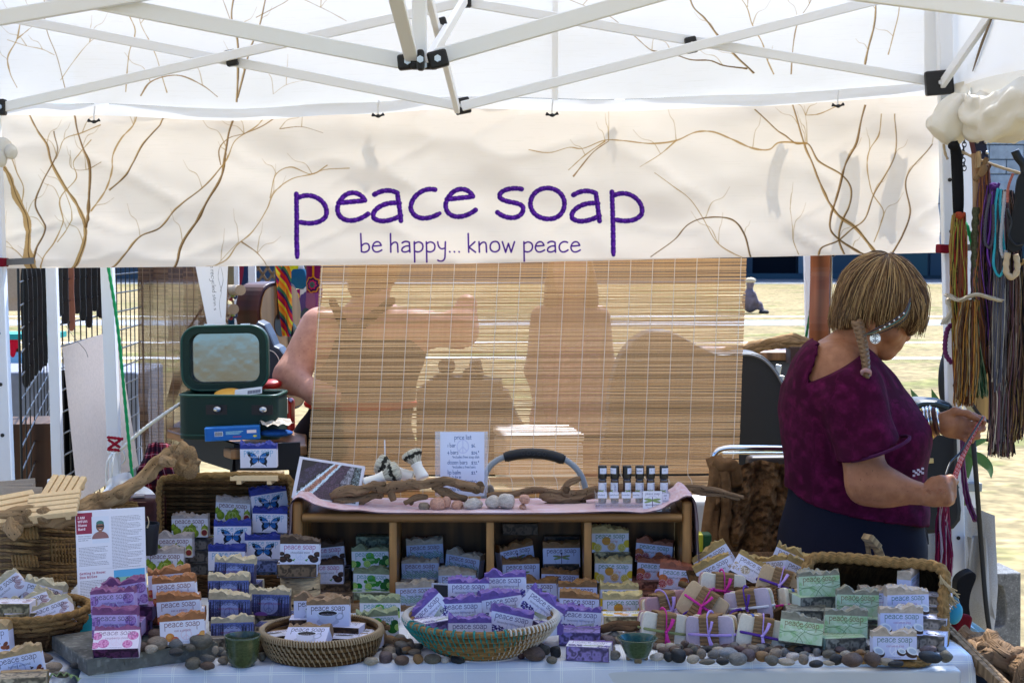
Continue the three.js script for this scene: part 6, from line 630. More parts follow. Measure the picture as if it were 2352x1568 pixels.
{ // price list in a clear stand
  const priceT = canvas(400, 512, (x) => { x.fillStyle = '#dfe6fb'; x.fillRect(0, 0, 400, 512); peaceSign(x, 205, 116, 52, '#c5cdee', 8); const c = '#1f4888', w = 0.19; pen(x, 'price list', 128, 58, 21, c, w); for (const [s, p, y, n] of [['1 bar', '$6.', 120, ''], ['4 bars', '$24.*', 176, 'includes free soap dish'], ['dozen bars', '$72.*', 256, 'includes 2 free bars'], ['lip balm', '$3.*', 336, '2 for $5'], ['peace potion', '$10.', 408, ''], ['soap dish', '$4.', 468, '']]) { pen(x, s, 66, y, 19, c, w); pen(x, p, 282, y, 19, c, w); if (n) pen(x, '*' + n, 110, y + 32, 12, c, 0.2); } });
  const a = at(1060, 1140, 4.02), t = thing('price_list', 'pale blue price list in a clear stand at the middle of the runner', 'price list', a), s = 4.02 / F; part('clear_stand', [box(122 * s, 150 * s, 0.002, V(0, 76 * s, 0), [-0.05, 0, 0])], mat([0.93, 0.94, 1], 0.05, { transmission: 0.8, thickness: 0 }), t); part('sheet', [box(102 * s, 148 * s, 0.0015, V(2 * s, 76 * s, 0.003), [-0.05, 0, 0])].map((g) => { const p = g.attributes.position, uv = g.attributes.uv; for (let i = 0; i < p.count; i++) uv.setXY(i, (p.getX(i) - 2 * s) / (102 * s) + 0.5, (p.getY(i) - 2 * s) / (148 * s)); return g; }), mat([0.95, 0.95, 0.95], 0.5, { map: priceT }), t);
}
{ // folding step handle
  const Z = 4.15, A = (x, y) => at(x, y, Z), t = thing('step_handle', 'grey tubular handle with a black moulded grip rising behind the runner', 'handle', A(1230, 1135)), o = t.position, pts = [[1112, 1180], [1112, 1110], [1120, 1078], [1140, 1058], [1165, 1048], [1226, 1041], [1290, 1052], [1322, 1074], [1340, 1104], [1346, 1140], [1346, 1180]].map(([x, y]) => A(x, y).sub(o));
  part('tube', [tube(pts, 0.0078, 60, 12)], mat([0.3, 0.33, 0.35], 0.4), t); const gp = [[1158, 1050], [1190, 1043], [1226, 1041], [1262, 1045], [1297, 1056]].map(([x, y]) => A(x, y).sub(o)), gr = part('grip', [tube(gp, (q) => 0.0138 * (q < 0.05 || q > 0.95 ? 0.86 : 1), 40, 14)], mat([0.014, 0.015, 0.017], 0.55), t);
  const L = []; 'COSCO'.split('').forEach((c, i) => { const x = 1202 + i * 12, y = 1040.5 + (i - 2) ** 2 * 0.12 + i * 0.5, p = A(x, y).sub(o).add(V(0, 0.002, 0.0139)), r = 0.0042, arc = (a, b, cx = 0, cy = 0, rr1 = r) => { const q = []; for (let k = 0; k <= 10; k++) { const u = lerp(a, b, k / 10); q.push(p.clone().add(V(cx + rr1 * Math.cos(u), cy + rr1 * Math.sin(u), 0))); } return tube(q, 0.0009, 14, 5); }; if (c === 'O') L.push(arc(0, 6.28)); if (c === 'C') L.push(arc(0.8, 5.5)); if (c === 'S') L.push(arc(0.5, 4.2, 0, 0.0021, 0.0022), arc(1.5, -2.8, 0, -0.0021, 0.0022)); }); part('raised_lettering', L, mat([0.03, 0.03, 0.034], 0.6), gr).userData.kind = 'stuff';
}
const pebGeo = Array.from({ length: 7 }, (_, v) => { const g = fix(new THREE.SphereGeometry(1, 20, 14)), p = g.attributes.position; for (let i = 0; i < p.count; i++) { const x = p.getX(i), y = p.getY(i), z = p.getZ(i), f = 1 + 0.14 * noise3(x * 1.3 + v * 7, y * 1.3, z * 1.3) + 0.05 * noise3(x * 3 + v, y * 3, z * 3); p.setXYZ(i, x * f, y * f, z * f); } const q = new THREE.BufferGeometry().setAttribute('position', p); const m = boxUV(fix(Object.assign(g))); g.deleteAttribute('normal'); const idxed = new THREE.SphereGeometry(1, 20, 14), ip = idxed.attributes.position; for (let i = 0; i < ip.count; i++) { const x = ip.getX(i), y = ip.getY(i), z = ip.getZ(i), f = 1 + 0.14 * noise3(x * 1.3 + v * 7, y * 1.3, z * 1.3) + 0.05 * noise3(x * 3 + v, y * 3, z * 3); ip.setXYZ(i, x * f, y * f, z * f); } idxed.computeVertexNormals(); return idxed; });
const pebC = { cream: [0.55, 0.47, 0.36], tan: [0.36, 0.28, 0.2], grey: [0.25, 0.24, 0.22], brown: [0.15, 0.095, 0.07], black: [0.03, 0.031, 0.034], mauve: [0.17, 0.12, 0.12], gold: [0.36, 0.2, 0.08], white: [0.74, 0.66, 0.58], olive: [0.18, 0.16, 0.12], pink: [0.78, 0.42, 0.29], speckled: [0.4, 0.4, 0.4], maroon: [0.11, 0.05, 0.05] }, pebM = {};
for (const k in pebC) pebM[k] = grain(T.stone, k === 'speckled' ? 4 : 2, pebC[k].map((c) => c * 1.15), 0.6, { bumpMap: rep(T.stone, 3), bumpScale: 0.0006 });
{ // rose stones on the runner
  const list = [[974, 1163, 13, 10, 'tan', 'brown tumbled stone at the left end of the row of rose stones'], [1007, 1158, 20, 18, 'pink', 'largest triangular rose stone standing on the runner'], [1026, 1153, 10, 14, 'pink', 'narrow rose stone half hidden behind the triangular one'], [1050, 1161, 14, 13, 'pink', 'egg shaped rose stone in the middle of the row'], [1087, 1158, 25, 15, 'white', 'jagged white quartz lump before the price list'], [1133, 1153, 20, 17, 'white', 'smooth white quartz stone right of the price list'], [1163, 1151, 24, 19, 'white', 'angular cream quartz stone leaning on the smooth white one'], [1205, 1146, 18, 11, 'pink', 'rose pebble stacked on top of a flat one'], [1201, 1164, 18, 7, 'pink', 'flat rose pebble under the other one'], [1124, 1128, 10, 16, 'tan', 'brown stone standing behind the clear price stand']];
  list.forEach(([x, y, rx, ry, c, lab], i) => { const Z = i === 9 ? 4.06 : 3.84, s = Z / F, m = solo('rose_stone', lab, 'stone', pebGeo[i % 7], pebM[c]); m.position.copy(at(x, y, Z)); m.scale.set(rx * s, ry * s, Math.min(rx, ry) * s * 1.1); m.rotation.set(0.2 * i, i, 0); m.rotation.set(0, i * 0.2, 0); });
}
{ // roll-on bottles in an acrylic stand
  const Z = 3.9, s = Z / F, dfly = (x, cx, cy, k) => { x.strokeStyle = '#3d1f52'; x.lineWidth = 3 * k; x.beginPath(); x.moveTo(cx, cy - 14 * k); x.lineTo(cx, cy + 40 * k); x.stroke(); for (const sx of [-1, 1]) for (const a of [-0.12, 0.3]) { x.fillStyle = 'rgba(120,150,70,.85)'; x.beginPath(); x.ellipse(cx + sx * 18 * k, cy + a * 22 * k, 19 * k, 4.5 * k, sx * a * 0.8, 0, 7); x.fill(); } }; globalThis.__d = dfly;
  const lt = canvas(128, 128, (x) => { x.fillStyle = '#e9e9ee'; x.fillRect(0, 0, 128, 128); x.save(); x.translate(86, 12); x.rotate(Math.PI / 2); pen(x, 'peace', 0, 0, 17, '#4a3b6a', 0.13); x.restore(); dfly(x, 36, 70, 1); }), ct = [0, 1, 2].map((i) => canvas(64, 40, (x) => { x.fillStyle = '#e6e8f2'; x.fillRect(0, 0, 64, 40); pen(x, ['tester', '*', '* *'][i], i ? 18 : 3, 26, 9, '#20222c', 0.16); })), glass = mat([0.03, 0.012, 0.02], 0.12, { clearcoat: 1 }), capM = mat([0.012, 0.012, 0.013], 0.25);
  const labs = ['roll-on bottle at the left end of the clear stand', 'second roll-on bottle from the left in the clear stand', 'third roll-on bottle from the left with a narrow cap sticker', 'roll-on bottle whose cap sticker reads tester', 'roll-on bottle above the dragonfly card', 'roll-on bottle at the right end of the clear stand'];
  [1383.6, 1412, 1440, 1469, 1494, 1524.7].forEach((x, i) => { const b = thing('roll_on_bottle', labs[i], 'bottle', at(x, 1154, Z), null, [0, [0.2, -0.6, 0.9, 0, 0.5, 0.3][i], 0]); part('glass', [lathe([[0, 0], [0.0092, 0], [0.01, 0.002], [0.01, 0.055], [0.0085, 0.059]], 24)], glass, b); part('cap', [lathe([[0.0105, 0.059], [0.0108, 0.06], [0.0108, 0.089], [0.009, 0.0915], [0, 0.092]], 24)], capM, b); const wrapG = (r, y0, y1, a) => fix(new THREE.CylinderGeometry(r, r, y1 - y0, 20, 1, true, -a, 2 * a)).translate(0, (y0 + y1) / 2, 0); part('bottle_label', [wrapG(0.0102, 0.014, 0.05, 1.4)], mat([0.85, 0.85, 0.86], 0.5, { map: lt }), b); part('cap_sticker', [wrapG(0.011, 0.072, 0.086, 0.85)], mat([0.85, 0.86, 0.9], 0.5, { map: ct[i === 3 ? 0 : 1 + i % 2] }), b); });
  const st = thing('acrylic_stand', 'clear acrylic step stand holding the roll-on bottles', 'stand', at(1454, 1176, 3.84)), o = st.position, cl = mat([0.96, 0.96, 0.98], 0.03, { transmission: 0.9, thickness: 0, ior: 1.49 }), w = 170 * s; part('front_panel', [box(w, 0.012, 0.002, V(0, 0.006, 0)), box(w, 0.002, 0.05, V(0, 0.0125, -0.024)), box(w, 0.032, 0.002, V(0, 0.03, -0.01)), box(0.002, 0.045, 0.06, V(w / 2, 0.022, -0.03)), box(0.002, 0.045, 0.06, V(-w / 2, 0.022, -0.03))], cl, st);
  ['khaliesi', 'patchouli', 'lavender', 'mocha'].forEach((n, i) => { const px = [1383, 1410, 1438, 1463][i]; part('name_sticker', [sheet((a, b) => at(px + (a - 0.5) * 21, 1135 + (b - 0.5) * 14, 3.845).sub(o).add(V(0, 0, 0.012)), 1, 1)], mat([0.9, 0.9, 0.94], 0.5, { map: canvas(84, 56, (x) => { x.fillStyle = '#e9ebf5'; x.fillRect(0, 0, 84, 56); pen(x, n.slice(0, 9), 4, 34, 10, '#33405e', 0.16); }) }), st); }); part('name_sticker', [sheet((a, b) => at(1528 + (a - 0.5) * 15, 1142 + (b - 0.5) * 22, 3.845).sub(o).add(V(0, 0, 0.012)), 1, 1)], mat([0.9, 0.9, 0.94], 0.5, { map: canvas(60, 88, (x) => { x.fillStyle = '#e9ebf5'; x.fillRect(0, 0, 60, 88); pen(x, 'eat', 14, 26, 10, '#33405e', 0.16); pen(x, 'a', 24, 50, 10, '#33405e', 0.16); pen(x, 'peach', 6, 74, 10, '#33405e', 0.16); }) }), st);
  solo('dragonfly_card', 'white card with a dragonfly propped on the clear stand', 'card', [slab((a, b) => at(1499 + (a - 0.5) * 44, 1151 + (b - 0.5) * 47, 3.82), 1, 1, 0.001)], mat([0.92, 0.92, 0.94], 0.5, { map: canvas(128, 136, (x) => { x.fillStyle = '#eeeef4'; x.fillRect(0, 0, 128, 136); x.strokeStyle = '#d9d4e6'; x.lineWidth = 6; x.beginPath(); x.arc(64, 76, 44, 0, 7); x.stroke(); dfly(x, 64, 60, 1.5); pen(x, 'peace soap', 17, 24, 9.5, '#3a2c5e', 0.13); sans(x, 'peace potion', 64, 96, 15, '#3a2c4e', 'bold'); sans(x, 'infused with peace', 64, 132, 8, '#7a72a0'); }) }));
}
// ---------------------------------------------------------------- behind the cubby on the right: brown draped chair, bags
{
  const Z = 4.62, A = (x, y, z = Z) => at(x, y, z), ch = thing('chair', 'chrome framed chair draped with a crinkled brown cloth behind the cubby', 'chair', A(1740, 1290)), o = ch.position, C = mat([0.75, 0.75, 0.76], 0.12, { metalness: 1 });
  part('frame', [tube([A(1640, 1330), A(1641, 1060), A(1646, 1038), A(1664, 1030), A(1720, 1029), A(1840, 1031)].map((p) => p.sub(o)), 0.0085, 50, 12), tube([A(1660, 1040, 4.66), A(1840, 1041, 4.66)].map((p) => p.sub(o)), 0.004, 4, 8)], C, ch); part('armrest', [box(0.2, 0.05, 0.06, A(1790, 1064, 4.85).sub(o), [0, 0.1, 0], 0.015)], mat([0.03, 0.02, 0.016], 0.5), ch); part('leg', [rod(A(1645, 1330, 4.65).sub(o), V(A(1645, 1330).x - o.x, -o.y, 0), 0.0085), rod(A(1830, 1330, 4.65).sub(o), V(A(1830, 1330).x - o.x, -o.y, 0), 0.0085)], C, ch);
  const br = grain(T.blotch, 6, [0.34, 0.175, 0.075], 0.95, { bumpMap: rep(T.blotch, 12), bumpScale: 0.006 });
  solo('brown_cloth', 'crinkled brown cloth hanging over the chrome chair with sunlit streaks', 'cloth', [slab((s, t) => { const x = lerp(lerp(1640, 1626, t), 1845, s), y = lerp(1064 + 6 * Math.sin(s * 9), 1330, t); return A(x, y, Z).add(V(0, 0, 0.05 + 0.03 * Math.sin(s * 20 + t * 5) * (1 - s) + 0.02 * noise3(s * 9 + t * 6, t * 9 - s * 9) + 0.012 * noise3(s * 30, t * 40, 3) - 0.1 * s * (1 - t))); }, 70, 60, 0.004, 1, 1), tube([A(1640, 1052, 4.58), A(1648, 1080, 4.56), A(1640, 1140, 4.56), A(1632, 1210, 4.56), A(1634, 1280, 4.56)], (t, a, s) => 0.022 * (1 + 0.35 * noise3(Math.cos(a) * 2, Math.sin(a) * 2, s * 18)), 40, 16), tube([A(1644, 1056, 4.56), A(1664, 1068, 4.55), A(1680, 1066, 4.56), A(1690, 1110, 4.58)], (t, a, s) => 0.02 * (1 + 0.35 * noise3(Math.cos(a) * 2, Math.sin(a) * 2, s * 20)), 30, 14), tube([A(1666, 1080, 4.55), A(1670, 1150, 4.55), A(1664, 1220, 4.55), A(1668, 1290, 4.55)], (t, a, s) => 0.016 * (1 + 0.5 * noise3(Math.cos(a) * 2, Math.sin(a) * 2, s * 22)), 40, 12)], br);
  solo('white_bin', 'grey white plastic bin standing behind the right end of the cubby', 'bin', [box(0.16, 0.22, 0.12, at(1640, 1225, 4.75), [0, 0, 0], 0.02)], mat([0.62, 0.63, 0.64], 0.5)); solo('gift_bag', 'yellow and green striped bag between the cubby and the brown cloth', 'bag', [box(0.03, 0.16, 0.05, at(1620, 1290, 4.36), [0, 0, 0], 0.006)], mat([0.01, 0.07, 0.015], 0.5)); part('yellow_stripe', [box(0.014, 0.16, 0.05, at(1607, 1290, 4.352), [0, 0, 0], 0.004)], mat([0.45, 0.42, 0.02], 0.5), last);
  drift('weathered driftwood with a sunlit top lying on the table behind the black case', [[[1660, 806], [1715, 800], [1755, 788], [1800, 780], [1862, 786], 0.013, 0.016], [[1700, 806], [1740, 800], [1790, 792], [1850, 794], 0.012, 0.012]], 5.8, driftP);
}
// ---------------------------------------------------------------- left end: driftwood, baskets, dishes, papers
const ropeM = grain(T.drift, 14, [0.5, 0.29, 0.105], 0.95), ropeD = grain(T.drift, 14, [0.15, 0.08, 0.034], 0.95), ropeG = grain(T.drift, 14, [0.27, 0.155, 0.065], 0.95);
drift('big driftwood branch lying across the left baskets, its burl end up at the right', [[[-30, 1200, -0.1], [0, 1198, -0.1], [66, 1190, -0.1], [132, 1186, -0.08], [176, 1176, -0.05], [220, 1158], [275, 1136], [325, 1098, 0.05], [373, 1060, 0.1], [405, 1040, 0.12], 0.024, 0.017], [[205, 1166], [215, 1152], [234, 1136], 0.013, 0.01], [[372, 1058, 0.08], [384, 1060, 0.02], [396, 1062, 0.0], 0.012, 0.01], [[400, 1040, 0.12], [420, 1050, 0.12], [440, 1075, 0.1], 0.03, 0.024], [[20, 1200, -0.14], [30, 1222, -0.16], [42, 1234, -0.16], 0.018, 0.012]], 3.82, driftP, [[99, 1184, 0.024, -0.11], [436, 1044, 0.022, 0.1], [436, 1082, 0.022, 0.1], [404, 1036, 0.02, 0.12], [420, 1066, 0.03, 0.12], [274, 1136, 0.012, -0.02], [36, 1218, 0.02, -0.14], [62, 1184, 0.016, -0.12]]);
{ // tall woven basket at the left edge
  const t = thing('wicker_basket', 'tall brown woven basket standing under the driftwood at the left edge', 'basket', at(60, 1400, 3.72)), o = t.position, z = (x) => 3.72 + 0.00003 * (x - 60) ** 2; let k = 0;
  part('lining', [boxUV(sheet((s, u) => at(lerp(-60, 196, s), lerp(1206, 1420, u), z(lerp(-60, 196, s)) + 0.02).sub(o), 14, 4))], ropeG, t);
  for (let y = 1206; y < 1420; y += 7.2, k++) { const pts = []; for (let x = -60; x <= 196; x += 16) pts.push(at(x, y + 2.5 * Math.sin(x * 0.035 + k * 0.7), z(x) + 0.006 * Math.sin(x * 0.09 + k * Math.PI)).sub(o)); part('weave_strand', [rope(pts, 0.0046, 90, 0.016)], [ropeM, ropeG, ropeM, ropeD][k % 4], t); }
  for (const [x0, x1, y0, y1] of [[116, 168, 1234, 1292], [30, 84, 1276, 1300], [52, 84, 1208, 1236], [112, 152, 1320, 1340]]) for (let x = x0; x < x1; x += 7.5) part('wrap', [rope([at(x - 2, y0, z(x) - 0.004).sub(o), at(x, (y0 + y1) / 2, z(x) - 0.016).sub(o), at(x + 3, y1, z(x) - 0.004).sub(o)], 0.0042, 30, 0.014)], ropeM, t);
}
{ // slatted soap dishes, envelopes, water bottle
  const pine = grain(T.fine, 5, [0.85, 0.6, 0.31], 0.7);
  const dish = (lab, pos, yaw, pitch, roll) => { const t = thing('soap_dish', lab, 'soap dish', pos, null, [pitch, yaw, roll]); t.rotation.order = 'YXZ'; for (let i = 0; i < 5; i++) part('slat', [box(0.12, 0.014, 0.0145, V(0, 0.016, -0.036 + i * 0.018), [0, 0, 0], 0.0015)], pine, t); for (const x of [-0.038, 0.038]) part('batten', [box(0.012, 0.009, 0.085, V(x, 0.0045, 0), [0, 0, 0], 0.001)], pine, t); return t; };
  dish('slatted pine soap dish tilted at the far left edge of the dish pile', at(30, 1178, 3.76), 0.75, 0.62, 0.1); dish('slatted pine soap dish lying across the front of the pile', at(124, 1172, 3.74), 0.12, 0.5, 0.12); dish('slatted pine soap dish standing end-on behind the others', at(142, 1142, 3.9), 1.45, 0.05, 0.5); dish('pine soap dish on the basket carrying one blue butterfly soap', at(591, 1107, 4.0), -0.05, 0.0, 0);
  const kraft = grain(T.fine, 4, [0.5, 0.4, 0.29], 0.9); for (const [i, x, y, z] of [[0, 28, 1130, 4.0], [1, 20, 1140, 3.93], [2, 40, 1146, 3.9]]) solo('kraft_envelope', ['tallest kraft paper envelope standing behind the soap dishes', 'middle kraft envelope with a folded flap at the left edge', 'front kraft envelope right behind the tilted soap dish'][i], 'envelope', [box(0.115, 0.06, 0.003, at(x, y, z), [-0.2, 0.05 * i, 0.09 - 0.05 * i], 0.001)], kraft);
  const wb = thing('water_bottle', 'clear plastic water bottle with a white cap behind the soap dishes', 'bottle', at(123, 1215, 4.0)); part('bottle_body', [lathe([[0.03, 0], [0.032, 0.004], [0.032, 0.055], [0.028, 0.075], [0.016, 0.095], [0.0125, 0.1], [0.0125, 0.108]], 28)], mat([0.9, 0.93, 0.95], 0.08, { transmission: 0.85, thickness: 0 }), wb); part('cap', [lathe([[0.0142, 0.107], [0.0145, 0.108], [0.0145, 0.124], [0.013, 0.126], [0, 0.126]], 28)], mat([0.72, 0.74, 0.78], 0.4), wb); part('ring', [lathe([[0.0148, 0.1], [0.0148, 0.105]], 24)], mat([0.72, 0.74, 0.78], 0.4), wb);
  const plaidT = canvas(128, 128, (x) => { x.fillStyle = '#6d1226'; x.fillRect(0, 0, 128, 128); for (let i = 0; i < 4; i++) { x.fillStyle = 'rgba(22,14,30,.62)'; x.fillRect(i * 32, 0, 15, 128); x.fillRect(0, i * 32, 128, 15); x.fillStyle = 'rgba(232,190,200,.7)'; x.fillRect(i * 32 + 22, 0, 1.6, 128); x.fillRect(0, i * 32 + 22, 128, 1.6); } }); plaidT.wrapS = plaidT.wrapT = THREE.RepeatWrapping;
  solo('plaid_cloth', 'dark red plaid cloth heaped behind the burl of the driftwood', 'cloth', [sheet((s, t) => { const x = lerp(lerp(338, 306, t), lerp(395, 470, t), s), y = lerp(1020 - 8 * Math.sin(s * 3), 1160, t); return at(x, y, 4.5).add(V(0, 0, 0.05 * Math.sin(t * 3) + 0.02 * noise3(s * 5, t * 5) + 0.03 * Math.sin(s * 3))); }, 24, 24, 1.4, 1.6)], mat([0.85, 0.85, 0.85], 0.95, { map: plaidT }));
  solo('plastic_sheet', 'crumpled white plastic behind the driftwood branch', 'plastic', [sheet((s, t) => at(lerp(236, 372, s), lerp(1112 - 26 * Math.sin(s * 4.5) , 1160, t), 4.3).add(V(0, 0, 0.05 * noise3(s * 5, t * 4) + 0.05 * t)), 24, 12)], mat([0.85, 0.86, 0.87], 0.4, { transmission: 0.25, thickness: 0 }));
  const lc = thing('leather_case', 'dark red leather case with stitching behind the magazine page', 'case', at(330, 1250, 4.0)); part('case_body', [box(0.1, 0.125, 0.08, V(0, 0.06, 0), [0, -0.1, 0], 0.014)], grain(T.blotch, 10, [0.09, 0.016, 0.014], 0.5), lc); part('stitching', [tube([V(-0.042, 0.112, 0.046), V(0.042, 0.114, 0.037)], 0.0012, 20, 4)], mat([0.3, 0.16, 0.12], 0.8), lc); part('clip', [box(0.03, 0.006, 0.01, V(-0.005, 0.126, 0.03), [0, 0, 0.05], 0.002)], mat([0.4, 0.35, 0.32], 0.4), lc);
  solo('straw_lid', 'straw rim peeping out above the magazine page', 'straw lid', [rope([at(262, 1158, 3.85), at(290, 1155, 3.85), at(314, 1157, 3.85)], 0.005, 40, 0.012), rope([at(255, 1164, 3.83), at(290, 1161, 3.83), at(316, 1163, 3.83)], 0.005, 40, 0.012)], ropeM); solo('black_cup', 'black cup with a hemp tag between the magazine page and the basket', 'cup', [lathe([[0, 0], [0.024, 0], [0.028, 0.06], [0.03, 0.075], [0.027, 0.075], [0.024, 0.01]], 24).translate(...at(338, 1272, 3.86).toArray())], mat([0.02, 0.02, 0.023], 0.4)); part('hemp_tag', [tube([at(338, 1186, 3.8), at(341, 1200, 3.79), at(337, 1212, 3.79)], (t) => 0.0012 + 0.003 * Math.max(0, t - 0.6), 10, 5)], mat([0.6, 0.48, 0.3], 0.9), last);
  // magazine page in a clear sleeve
  const pageT = canvas(640, 1060, (x) => { x.fillStyle = '#d9dae3'; x.fillRect(0, 0, 640, 1060); x.fillStyle = '#8c1640'; x.fillRect(6, 20, 150, 190); ['I AM', 'WFUV:', 'Diane', 'Bard'].forEach((s, i) => sans(x, s, 22, 74 + i * 34, 30, '#f2e9ee', 'bold', 'left')); const r = rng(2), lines = (x0, y0, w, n, c = '#6d6d78') => { for (let i = 0; i < n; i++) { let q = x0, e = x0 + w * (i % 5 === 4 ? 0.5 : 0.85 + 0.15 * r()); while (q < e) { const l = 6 + r() * 18; x.fillStyle = c; x.fillRect(q, y0 + i * 13, Math.min(l, e - q), 4); q += l + 4; } } };
    const face = (cx, cy, k, hairc, shirt, cap2) => { x.fillStyle = hairc; x.beginPath(); x.ellipse(cx, cy, 30 * k, 38 * k, 0, 0, 7); x.fill(); x.fillStyle = shirt; x.beginPath(); x.ellipse(cx, cy + 88 * k, 62 * k, 52 * k, 0, Math.PI, 0); x.fill(); x.fillStyle = '#8d5e4c'; x.beginPath(); x.ellipse(cx, cy + 6 * k, 23 * k, 30 * k, 0, 0, 7); x.fill(); x.fillRect(cx - 9 * k, cy + 30 * k, 18 * k, 18 * k); x.fillStyle = '#16151a'; x.fillRect(cx - 22 * k, cy - 6 * k, 44 * k, 12 * k); x.fillStyle = '#efe6e2'; x.fillRect(cx - 8 * k, cy + 20 * k, 16 * k, 4 * k); if (cap2) { x.fillStyle = cap2; x.beginPath(); x.ellipse(cx, cy - 22 * k, 28 * k, 20 * k, 0, Math.PI, 0); x.fill(); x.fillRect(cx - 28 * k, cy - 24 * k, 56 * k, 8 * k); } };
    x.fillStyle = '#cfd6e2'; x.fillRect(150, 60, 158, 240); x.save(); x.beginPath(); x.rect(100, 60, 210, 244); x.clip(); face(226, 150, 1.25, '#3a2620', '#8a5f5e', '#2f6a62'); x.restore(); sans(x, 'Flower designer', 22, 235, 17, '#55606a', '', 'left'); sans(x, 'and soap maker', 22, 254, 17, '#55606a', '', 'left'); sans(x, 'Sea Cliff, NY', 22, 273, 17, '#55606a', '', 'left');
    lines(24, 330, 280, 13); lines(330, 70, 290, 36); x.fillStyle = '#b7b8c2'; x.fillRect(20, 524, 600, 2); sans(x, 'Getting to Know:', 22, 566, 30, '#8c1640', 'bold', 'left'); sans(x, 'Don McGee', 22, 598, 30, '#8c1640', 'bold', 'left'); lines(24, 620, 280, 27);
    x.fillStyle = '#4aa3d0'; x.fillRect(340, 548, 288, 210); x.fillStyle = '#7fb39a'; x.fillRect(340, 610, 288, 40); x.save(); x.beginPath(); x.rect(340, 548, 288, 210); x.clip(); face(370, 640, 0.85, '#2a201c', '#1c1e2a'); face(470, 650, 0.85, '#2b1f1c', '#7b7c86'); face(582, 646, 0.95, '#33221c', '#2a262c'); sans(x, 'NFU', 374, 742, 28, '#d6dae4', 'bold'); x.restore(); lines(340, 772, 280, 8); x.fillStyle = '#1795ac'; x.fillRect(0, 900, 640, 160); sans(x, 'tell you', 560, 960, 22, '#e4f2f5', '', 'left'); });
  const q = [at(171, 1174, 3.72), at(331, 1164, 3.74), at(181, 1458, 3.5), at(338, 1440, 3.53)], pg = thing('magazine_page', 'magazine page in a clear sleeve standing behind the raspberry soaps', 'page', q[2]), f = (s, t) => q[0].clone().lerp(q[1], s).lerp(q[2].clone().lerp(q[3], s), t).sub(q[2]); part('page', [sheet(f, 4, 4)], mat([0.92, 0.92, 0.92], 0.4, { map: pageT }), pg); part('back_board', [slab((s, t) => f(s, t).add(V(0, 0, -0.002)), 2, 2, 0.004)], mat([0.5, 0.5, 0.52], 0.6), pg);
}
{ // stone slab
  const a = onT(203, 1551), b = onT(494, 1509), n = V(-(b.z - a.z), 0, b.x - a.x).normalize().multiplyScalar(-0.235), t = thing('stone_slab', 'rough grey stone slab under the raspberry and peach soaps', 'stone slab', a.clone().setY(TY)), P = [a, b, b.clone().add(n), a.clone().add(n)].map((p) => p.sub(t.position)), s = new THREE.Shape(P.map((p) => new THREE.Vector2(p.x, -p.z))); const g = fix(new THREE.ExtrudeGeometry(s, { depth: 0.026, bevelEnabled: true, bevelSize: 0.004, bevelThickness: 0.003, bevelSegments: 2, steps: 3 })).rotateX(-Math.PI / 2).translate(0, 0.003, 0);
  const rowG = sheet((u, v) => { const p = P[0].clone().lerp(P[1], u), k = v * 0.034; return V(p.x, k, p.z + 0.0042 + 0.0028 * fbm3(u * 40, v * 5, 1)); }, 120, 8); part('slab', [boxUV(g), boxUV(rowG)], grain(T.stone, 2, [0.27, 0.27, 0.24], 0.95, { bumpMap: rep(T.stone, 3), bumpScale: 0.004 }), t);
}
// wicker baskets as coils
const ring3 = (c, r, y, ex = 1) => Array.from({ length: 25 }, (_, i) => { const a = i / 24 * 6.2832; return V(c.x + r * Math.cos(a), c.y + y, c.z + r * ex * Math.sin(a)); }).slice(0, 24);
function coilBasket(t, prof, rr0, m, wraps, wm, wn = 'wrap') { // prof: [radius, height] of each coil
  prof.forEach(([r, y], i) => part('coil', [tube(ring3(V(), r, y), rr0, 72, 8, true)], Array.isArray(m) ? m[i % m.length] : m, t));
  part('floor', [new THREE.CylinderGeometry(prof[0][0], prof[0][0], 0.004, 32).translate(0, 0.003, 0)], Array.isArray(m) ? m[0] : m, t);
  if (wraps) wraps(t);
}
const stitch = (prof, i, a, lean, rr0, r1) => { const [ra, ya] = prof[i], [rb, yb] = prof[i + 1], p = (r, y, u, e) => V((r + e) * Math.cos(u), y, (r + e) * Math.sin(u)); return tube([p(ra, ya - rr0 * 0.4, a, rr0 * 0.9), p((ra + rb) / 2, (ya + yb) / 2, a + lean / 2, rr0 * 1.15), p(rb, yb + rr0 * 0.5, a + lean, rr0 * 0.95)], r1, 5, 4, false, 0.6); };
{ // mocha basket
  const t = thing('wicker_basket', 'low brown cane basket of coffee soaps at the front of the table', 'basket', V(onT(740, 1500).x, TY, -3.345)), prof = [[0.108, 0.006], [0.113, 0.016], [0.117, 0.026], [0.12, 0.036], [0.123, 0.047]]; coilBasket(t, prof, 0.0058, [ropeD, ropeG], (t2) => { const gs = []; for (let i = 0; i < 4; i++) for (let k = 0; k < 64; k++) gs.push(stitch(prof, i, k / 64 * 6.283 + i * 0.05, 0.045, 0.0058, 0.0017)); part('cane_lashing', gs, grain(T.fine, 9, [0.38, 0.27, 0.15], 0.6), t2).userData.kind = 'stuff'; part('rim', [tube(ring3(V(), 0.124, 0.05), 0.0062, 90, 8, true)], ropeG, t2); const rs = []; for (let k = 0; k < 130; k++) { const a = k / 130 * 6.283; rs.push(tube([V(0.1305 * Math.cos(a), 0.046, 0.1305 * Math.sin(a)), V(0.1275 * Math.cos(a + 0.02), 0.0575, 0.1275 * Math.sin(a + 0.02)), V(0.119 * Math.cos(a + 0.03), 0.056, 0.119 * Math.sin(a + 0.03))], 0.0019, 5, 4)); } part('rim_lashing', rs, grain(T.fine, 9, [0.42, 0.31, 0.18], 0.6), t2).userData.kind = 'stuff'; });
}
